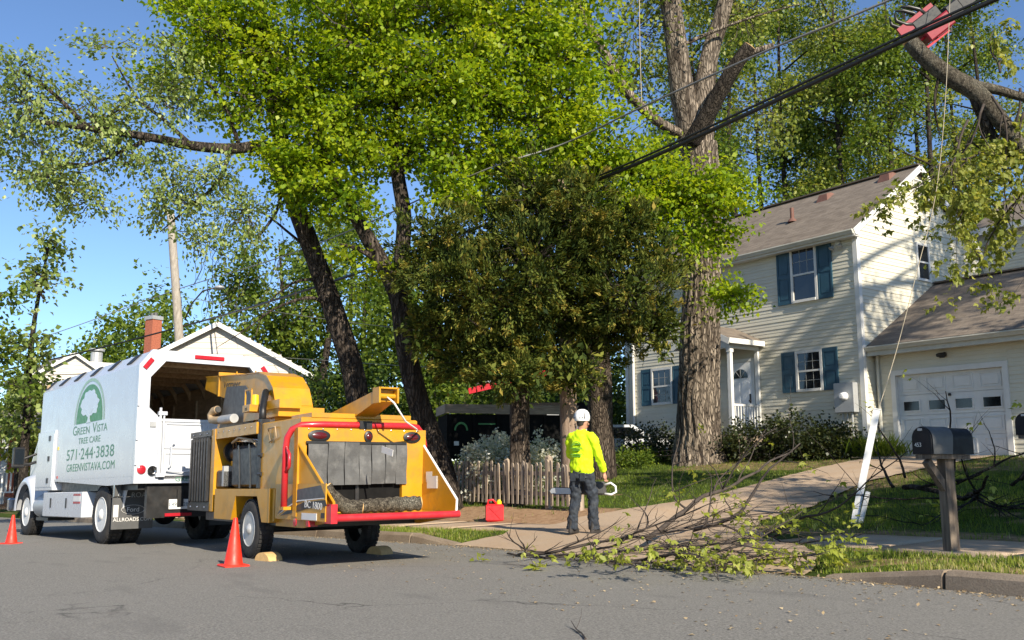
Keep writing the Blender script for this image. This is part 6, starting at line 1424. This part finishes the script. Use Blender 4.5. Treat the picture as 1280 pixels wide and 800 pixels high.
loft(shm, [((0, .0, .86), .165, .130), ((0, .0, .93), .185, .145), ((0, 0, 1.05), .185, .145), ((0, .0, 1.22), .195, .145), ((0, 0, 1.34), .188, .13), ((0, 0, 1.42), .150, .108), ((0, 0, 1.475), .105, .088), ((0, .005, 1.52), .070, .074)])
for s_, e_, w2 in ((ls, le, lw_), (rs, re, rw2)): shm.tube([Vector((s_.x*.45, s_.y, 1.43)), Vector((s_.x*.85, s_.y, 1.415)), s_.lerp(e_, .16), s_.lerp(e_, .5), e_, e_.lerp(w2, .5), e_.lerp(w2, .93)], [.065, .072, .074, .070, .062, .055, .046], 14)
organic('shirt', shm, M['hivis'], WK, .012, .05, .10, 4)
jm = MB()
loft(jm, [((0, 0, .80), .165, .125), ((0, 0, .88), .168, .128), ((0, 0, .95), .150, .115)])
for h_, k_, f_ in ((lh, lk, lf), (rh, rk, rf2)): jm.tube([h_+Vector((0, 0, -.02)), h_.lerp(k_, .4), k_, k_.lerp(f_, .5)+Vector((0, -.015, .02)), f_+Vector((0, 0, .13)), f_+Vector((0, .0, .06))], [.098, .094, .078, .075, .078, .085], 16)
organic('jeans', jm, M['jeans'], WK, .011, .055, .075, 2)
for f_ in (lf, rf2):
    bt_ = MB(); loft(bt_, [((f_.x, f_.y+.04, 0), .050, .135), ((f_.x, f_.y+.04, .03), .054, .14), ((f_.x, f_.y+.035, .07), .050, .125), ((f_.x, f_.y-.01, .11), .048, .07), ((f_.x, f_.y-.01, .2), .048, .058)]); organic('boot', bt_, M['boot'], WK, .01, 0, .1, 2)
hm = MB().lathe([(.112, 1.675), (.122, 1.70), (.124, 1.74), (.112, 1.79), (.085, 1.83), (.045, 1.85), (.001, 1.855)], n=28)
hm.v = [(x*.92, y*1.12+.028, z-.03+.10*(y*.25)) for x, y, z in hm.v]
hel = hm.build('helmet', M['white'], WK, 50)
for k in range(3):
    for s in (1, -1): MB().bar((s*(.038+.03*k), -.104+.018*k, 1.68), (s*(.028+.03*k), -.085+.02*k, 1.76), .012, .010, (0, 1, 0)).build('vent', M['mailgrey'], hel)
MB().tube([(.10, .03, 1.67), (.085, .05, 1.59), (.03, .09, 1.525), (-.03, .09, 1.525), (-.085, .05, 1.59), (-.10, .03, 1.67)], .006, 6).build('chin_strap', M['black'], hel)
hr = MB(); loft(hr, [((0, .0, 1.57), .058, .068), ((0, .01, 1.63), .076, .083), ((0, .02, 1.69), .083, .098)]); organic('hair', hr, M['hair'], WK, .01, 0, .1, 2)
for s in (1, -1): MB().sphere((s*.026+.035, .108, 1.645), .010, 8, 6).build('eye', M['white'], WK, True)
MB().tube([(.015, .112, 1.562), (.035, .116, 1.560), (.058, .108, 1.562)], .005, 6).build('mouth', M['redlens'], WK, True)
# back print follows the shirt
bp = MB()
for t0, t1 in zip(np.linspace(.15, math.pi-.15, 12)[:-1], np.linspace(.15, math.pi-.15, 12)[1:]):
    bp.bar((.075*math.cos(t0)-.0, -.158, 1.265+.07*math.sin(t0)), (.075*math.cos(t1), -.158, 1.265+.07*math.sin(t1)), .008, .012, (0, 1, 0))
for k, (x0, x1, z_) in enumerate(((-.06, .06, 1.29), (-.09, .09, 1.235), (-.055, .055, 1.205), (-.09, .09, 1.145), (-.07, .07, 1.115))): bp.box(x0, x1, -.166, -.150, z_, z_+.012)
bp.build('back_print', M['print'], WK)['kind'] = 'stuff'
BOX(-.12, -.04, -.140, -.126, .76, .88).build('back_pocket', M['jeans'], WK); BOX(.04, .12, -.140, -.126, .76, .88).build('back_pocket', M['jeans'], WK)
# chainsaw
Mw = Matrix.Translation(WK.location) @ Matrix.Rotation(R(22), 4, 'Z')
SW = empty('chainsaw', Mw @ Vector((.04, .30, .60)), (0, 0, R(36)), 'chainsaw with long silver bar held low across the front of the worker', 'chainsaw')
BOX(-.16, .17, -.09, .09, -.05, .15, bev=.03).build('engine_housing', M['mailgrey'], SW, 40); BOX(-.10, .14, .09, .12, -.03, .10, bev=.01).build('clutch_cover', M['mailgrey'], SW)
bar_ = MB().prism([(-.16, -.035), (-.60, -.042), (-.665, -.03), (-.685, .005), (-.665, .04), (-.60, .052), (-.16, .045)], 'y', -.004, .004).build('guide_bar', M['sawbar'], SW)
BOX(-.36, -.24, -.0052, -.004, -.004, .022).build('bar_print', M['mailgrey'], bar_)
MB().tube([(-.16, 0, -.040), (-.60, 0, -.047), (-.67, 0, -.033), (-.692, 0, .005), (-.67, 0, .045), (-.60, 0, .057), (-.16, 0, .050)], .006, 6).build('chain', M['blackmetal'], bar_)
MB().tube([(-.11, -.10, .02), (-.12, -.12, .12), (-.12, -.08, .22), (-.12, .08, .22), (-.12, .11, .10)], .014, 8).build('front_handle', M['black'], SW, True)
MB().tube([(.16, 0, .10), (.26, 0, .13), (.33, 0, .08), (.34, 0, .0), (.27, 0, -.04), (.16, 0, -.03)], .017, 8).build('rear_handle', M['white'], SW, True)

# ------------------------------------------------------------------ cut branches: fallen brush and hanging limb
def grow(m, p, d, L, r, lvl, g, tips, spread=.7, zmin=None, drop=0, step=.28):
    n = max(3, int(L/.16)); pts = [p]; rr = [r]; dirs = []
    for i in range(n):
        d = (d+Vector(g.normal(0, .13, 3))+Vector((0, 0, -drop))).normalized(); q = pts[-1]+d*(L/n)
        if zmin is not None:
            zz = zmin(q.x, q.y)+r*.7
            if q.z < zz: q.z = zz; d.z = abs(d.z)*.3
        pts.append(q); rr.append(r*(1-.72*(i+1)/n)); dirs.append(d.copy())
    m.tube(pts, rr, 7 if r > .02 else 4)
    if lvl > 0:
        k = int(L/step)+1
        for j in range(k):
            i = g.integers(1, n+1); dd = (dirs[min(i, n-1)]+Vector(g.normal(0, spread, 3))).normalized()
            grow(m, pts[i], dd, L*g.uniform(.28, .55), rr[i]*.6, lvl-1, g, tips, spread, zmin, drop, step)
    else:
        for i in range(1, n+1): tips.append((pts[i], dirs[min(i, n-1)]))
def branch_thing(name, label, base_p, stems, g, lvl, leaf_p, leaf, mat, cat='branch', zmin=None, bark=None, group=None, flat=1.0, drop=0, per=5, spread=.7, step=.28):
    o = empty(name, base_p, (0, 0, 0), label, cat, group); m = MB(); tips = []
    for p, d, L, r in stems: grow(m, Vector(p), Vector(d).normalized(), L, r, lvl, g, tips, spread, zmin, drop, step)
    if flat < 1:
        fz = lambda v: (v[0], v[1], G(v[0], v[1])+.01+(v[2]-G(v[0], v[1])-.01)*flat)
        m.v = [fz(v) for v in m.v]; tips = [(Vector(fz(q)), Vector((d.x, d.y, d.z*flat))) for q, d in tips]
    b_ = Vector(base_p); m.v = [(v[0]-b_.x, v[1]-b_.y, v[2]-b_.z) for v in m.v]
    st_ = m.build('stems', bark or M['twig'], o, True); st_['kind'] = 'stuff'
    P = []; D = []
    for q, d in tips:
        if g.uniform() > leaf_p: continue
        for k in range(per): P.append(list(q-b_+Vector(g.normal(0, .06, 3)))); dd = d*.6+Vector(g.normal(0, .6, 3))+Vector((0, 0, -.45)); D.append(list(dd.normalized()))
    if P:
        P = np.array(P); D = np.array(D); n = len(P); Ln = leaf*g.uniform(.55, 1.25, n)
        # lobed leaf: three blades fanned from one stalk point
        Nn = g.normal(0, .5, (n, 3)); Nn[:, 2] += 1
        S = np.cross(D, Nn); S /= np.linalg.norm(S, axis=1, keepdims=True)
        PP = np.concatenate([P, P, P]); DD = np.concatenate([D, D*.72+S*.7, D*.72-S*.7]); DD /= np.linalg.norm(DD, axis=1, keepdims=True)
        LL = np.concatenate([Ln, Ln*.72, Ln*.72]); rn = np.tile(np.clip(g.normal(.5, .24, n), 0, 1), 3)
        leaf_mesh('leaves', PP, DD, np.concatenate([Nn]*3), LL, LL*.24, rn, mat, o)['kind'] = 'stuff'
    return o
ground = lambda x, y: G(x, y)+.01
g = np.random.default_rng(31)
def gp(x_, y_, dz=0): return Vector((x_, y_, G(x_, y_)+dz))
# heap on the apron: butt ends at the left near the worker's feet, leaves at the street side
s0 = gp(-9.7, 6.95, .05)
branch_thing('fallen_branch', 'thick bare branch lying on the kerb dip in front of the worker', s0, [(s0, (1, .12, .06), 3.4, .048), (s0+Vector((.5, .05, .02)), (.9, .45, .22), 2.8, .034), (s0+Vector((-.25, .0, 0)), (1, -.05, .0), 2.6, .03)], g, 2, .02, .09, M['lf_lime'], zmin=ground, flat=.42, step=.25, group='cut branches on the driveway apron')
s1 = gp(-9.2, 7.6, .08)
branch_thing('fallen_branch', 'arching bare branch behind the thick one, rising in a low bow', s1, [(s1, (.9, .25, .35), 2.6, .030), (s1+Vector((.3, .2, 0)), (.95, .1, .12), 2.4, .026)], g, 2, .03, .09, M['lf_lime'], zmin=ground, flat=.5, step=.26, group='cut branches on the driveway apron')
s2 = gp(-7.6, 7.1, .12)
branch_thing('fallen_branch', 'leafy branch with lime green leaves spilling over the kerb into the road', s2, [(s2, (.8, -.35, .15), 1.7, .030), (s2+Vector((.1, .1, .05)), (.95, .05, .3), 1.9, .03), (s2+Vector((.0, -.1, 0)), (.55, -.8, .05), 1.2, .022), (s2+Vector((.2, .3, .05)), (.9, .5, .35), 1.7, .026)], g, 2, .30, .082, M['lf_lime'], zmin=ground, flat=.48, group='cut branches on the driveway apron', per=6)
s2b = gp(-6.9, 7.5, .1)
branch_thing('fallen_branch', 'leafy twig mass draped over the kerb end at the right of the heap', s2b, [(s2b, (.9, .1, .15), 1.5, .022), (s2b, (.8, -.3, .1), 1.2, .02), (s2b, (.6, .5, .3), 1.2, .02)], g, 2, .30, .082, M['lf_lime'], zmin=ground, flat=.48, group='cut branches on the driveway apron', per=6)
s3 = gp(-8.6, 8.1, .15)
branch_thing('fallen_branch', 'long dark branch slanting up from the heap toward the white post', s3, [(s3, (.45, .85, .26), 3.0, .034), (s3+Vector((.3, .5, .1)), (.75, .6, .3), 1.8, .028)], g, 2, .12, .09, M['lf_lime'], zmin=ground, step=.4, group='cut branches on the driveway apron')
s4 = gp(-8.9, 14.2, .25)
branch_thing('fallen_branch', 'bare dark branch lying across the lawn behind the mailbox', s4, [(s4, (1, -.25, .05), 4.2, .06), (s4+Vector((1.0, -.2, .1)), (.8, .2, .55), 1.8, .03), (s4+Vector((2.0, -.5, .1)), (.7, .1, .8), 1.7, .03), (s4+Vector((-.2, 0, 0)), (-.7, .3, .6), 1.5, .03)], g, 2, .05, .10, M['lf_lime'], zmin=ground, bark=M['darkbark'], group='cut branches on the lawn', flat=.75, step=.45)
s5 = gp(-7.4, 15.0, .2)
branch_thing('fallen_branch', 'upright bare branch tips standing in front of the garage door', s5, [(s5, (.5, -.05, 1), 2.0, .035), (s5+Vector((-1.2, .1, 0)), (.2, 0, 1), 1.5, .028), (s5+Vector((.9, .1, 0)), (.55, -.1, .8), 1.8, .03), (s5+Vector((-2.1, .2, 0)), (-.15, 0, 1), 1.3, .025)], g, 2, .06, .10, M['lf_lime'], zmin=ground, bark=M['darkbark'], group='cut branches on the lawn', spread=.5, step=.5)
s6 = gp(-7.6, 9.1, .1)
branch_thing('fallen_branch', 'thin bare twig branch lying on the pavement between post and mailbox', s6, [(s6, (.95, .1, .05), 2.2, .018), (s6, (.9, -.1, .1), 1.6, .014)], g, 1, .08, .10, M['lf_lime'], zmin=ground, group='cut branches on the driveway apron')
# loose leaves in the road
for (x_, y_, lb) in ((-9.35, 6.13, 'single pale leaf spray lying in the road left of the brush'), (-8.0, 5.95, 'loose leaf spray in the road just below the brush heap')):
    n = 9; P = g.normal(0, .05, (n, 3)); P[:, 2] = np.abs(P[:, 2])*.5+.01; D2 = g.normal(0, 1, (n, 3)); D2[:, 2] *= .25; D2 /= np.linalg.norm(D2, axis=1, keepdims=True)
    o = leaf_mesh('leaf_spray', P, D2, np.tile([0, 0, 1.], (n, 1))+g.normal(0, .3, (n, 3)), g.uniform(.08, .14, n), np.full(n, .03), g.uniform(.3, .9, n), M['lf_lime'], None); o.location = (x_, y_, G(x_, y_)+.005); tag(o, lb, 'leaves', 'loose leaf sprays in the road', 'stuff')
m = MB(); tps = []; q = Vector((-4.3, 3.55, float(zr(-4.3))+.01)); grow(m, q, Vector((-.8, .5, .02)), .5, .008, 1, g, tps, .5, ground); m.v = [(v[0]-q.x, v[1]-q.y, v[2]-q.z) for v in m.v]
tag(m.build('twig', M['twig'], None, loc=q), 'small dark twig lying alone in the near road', 'twig')
# debris along the gutter
n = 2600; X = np.concatenate([g.uniform(-12.5, -3, 2000), g.uniform(-17, -12.5, 600)]); Y = Yc(X)-np.abs(g.normal(0, .12, n))-.02; P = np.stack([X, Y, zr(X)+.006], -1)
k = g.uniform(0, 1, n) < .42; P[k, 1] -= g.uniform(0, 1, k.sum())**2*3.2
D2 = g.normal(0, 1, (n, 3)); D2[:, 2] *= .15; D2 /= np.linalg.norm(D2, axis=1, keepdims=True); Ls = g.uniform(.012, .045, n)
tag(leaf_mesh('gutter_debris', P, D2, np.tile([0, 0, 1.], (n, 1)), Ls, Ls*.35, g.uniform(0, 1, n), M['chip'], None), 'scattered wood chips and dry leaf bits along the gutter', 'debris', kind='stuff')
# hanging limb gripped by the red saw head
g = np.random.default_rng(33)
a0 = at(1140, 56, 15.5)
HL = empty('hanging_limb', a0, (0, 0, 0), 'thick sawn limb held in the air under the red saw head at upper right', 'branch')
bark_tube([p-a0 for p in [at(1138, 52, 15.5), at(1160, 75, 15.4), at(1190, 97, 15.3), at(1220, 115, 15.2), at(1250, 150, 15.1), at(1290, 205, 15.0)]], [.13, .14, .15, .15, .13, .10], 30, 18, .06, 6, 7).build('trunk', M['logbark'], HL, True)
limb(HL, a0, [at(1205, 105, 15.25), at(1245, 112, 15.1), at(1280, 122, 15), at(1320, 128, 14.8)], [.10, .08, .07, .05], M['logbark'], 12, 10, .04)
limb(HL, a0, [at(1215, 112, 15.2), at(1228, 145, 15.2), at(1245, 175, 15.2), at(1275, 205, 15.2)], [.09, .08, .07, .05], M['darkbark'], 12, 10, .04)
limb(HL, a0, [at(1175, 88, 15.35), at(1168, 130, 15.3), at(1175, 170, 15.3)], [.03, .022, .008], M['darkbark'], 8, 6, 0)
MB().cyl(at(1138, 52, 15.5)-a0-Vector((0, 0, 0)), at(1136, 50, 15.52)-a0, .12, .12, 16).build('sawn_face', M['cut'], HL)
m = MB(); tips = []
for (x_, y_, dx_, dz_, L) in ((1230, 130, -.3, -.9, 2.2), (1265, 170, .1, -1, 2.2), (1255, 185, -.6, -.7, 2.0), (1240, 120, .3, -.8, 2.0), (1280, 140, -.1, -1, 2.0), (1210, 150, -.5, -.8, 1.8), (1250, 90, .2, .9, 1.2), (1275, 110, .1, -.9, 1.8), (1225, 190, -.4, -.8, 1.5), (1195, 170, -.3, -.9, 1.4), (1285, 230, -.5, -.7, 1.6)):
    d = Vector((_r*dx_))+Vector((0, 0, dz_))+Vector(g.normal(0, .2, 3)); grow(m, at(x_, y_, 15.1+g.uniform(-.5, .5)), d.normalized(), L, .022, 2, g, tips, .55, None, .03)
m.v = [(v[0]-a0.x, v[1]-a0.y, v[2]-a0.z) for v in m.v]; m.build('twigs', M['twig'], HL, True)['kind'] = 'stuff'
P = []; D = []
for q, d in tips:
    if g.uniform() < .75:
        for k in range(5): P.append(list(q-a0+Vector(g.normal(0, .06, 3)))); dd = d*.4+Vector(g.normal(0, .6, 3))+Vector((0, 0, -.6)); D.append(list(dd.normalized()))
P = np.array(P); D = np.array(D); n = len(P); Ln = .115*g.uniform(.6, 1.2, n); Nn = g.normal(0, .6, (n, 3)); Nn[:, 2] += .8
S = np.cross(D, Nn); S /= np.linalg.norm(S, axis=1, keepdims=True); DD = np.concatenate([D, D*.7+S*.7, D*.7-S*.7]); DD /= np.linalg.norm(DD, axis=1, keepdims=True)
leaf_mesh('leaves', np.concatenate([P]*3), DD, np.concatenate([Nn]*3), np.concatenate([Ln, Ln*.7, Ln*.7]), np.concatenate([Ln, Ln*.7, Ln*.7])*.27, np.tile(np.clip(g.normal(.6, .22, n), 0, 1), 3), M['lf_yellow'], HL)['kind'] = 'stuff'
# saw head
q = at(1150, 34, 15.5); dv_ = (at(1195, -10, 15.5)-at(1125, 45, 15.5)).normalized()
SH = empty('grapple_saw', q, (0, 0, 0), 'red hydraulic grapple saw head on the end of a crane boom at top right', 'crane saw')
ax = dv_; ay = Vector(_f).cross(ax).normalized(); az_ = ax.cross(ay).normalized()
SH.scale = (.72,)*3; SH.rotation_euler = Matrix((ax, ay, az_)).transposed().to_euler()
BOX(-.10, .62, .06, .42, -.22, .22, bev=.03).build('motor_housing', M['darkred'], SH, 40); BOX(.10, .50, .43, .44, -.16, .16).build('housing_cover', M['darkred'], SH)
BOX(-.55, .45, -.30, -.06, -.18, -.12).build('saw_guard', M['darkred'], SH); BOX(-.55, .45, .44, .50, -.10, -.04).build('saw_rail', M['red'], SH)
BOX(-.20, .50, -.20, .06, -.20, .20, bev=.02).build('frame', M['blackmetal'], SH)
MB().cyl((-.5, .10, .05), (.2, .12, .05), .05, n=10).build('hydraulic_ram', M['chrome'], SH); MB().cyl((-.55, .25, -.02), (.3, .25, -.05), .035, n=8).build('hydraulic_ram', M['red'], SH)
for s in (-.14, .14):
    MB().tube([(-.1, -.1, s), (-.3, -.25, s), (-.42, -.45, s), (-.35, -.62, s)], [.06, .055, .045, .02], 8).build('grapple_claw', M['blackmetal'], SH, True)
    MB().tube([(.2, -.15, s), (.15, -.35, s), (.0, -.55, s), (-.15, -.65, s)], [.06, .055, .045, .02], 8).build('grapple_claw', M['blackmetal'], SH, True)
MB().tube([(.3, .3, .1), (.6, .55, .15), (.8, .3, .2), (1.1, .4, .1)], .025, 8).build('hydraulic_hose', M['black'], SH, True)
BOX(.62, 1.0, -.02, .34, -.18, .18, bev=.03).build('rotator', M['blackmetal'], SH); BOX(1.0, 4.5, -.02, .30, -.16, .16).build('boom', M['blackmetal'], SH)
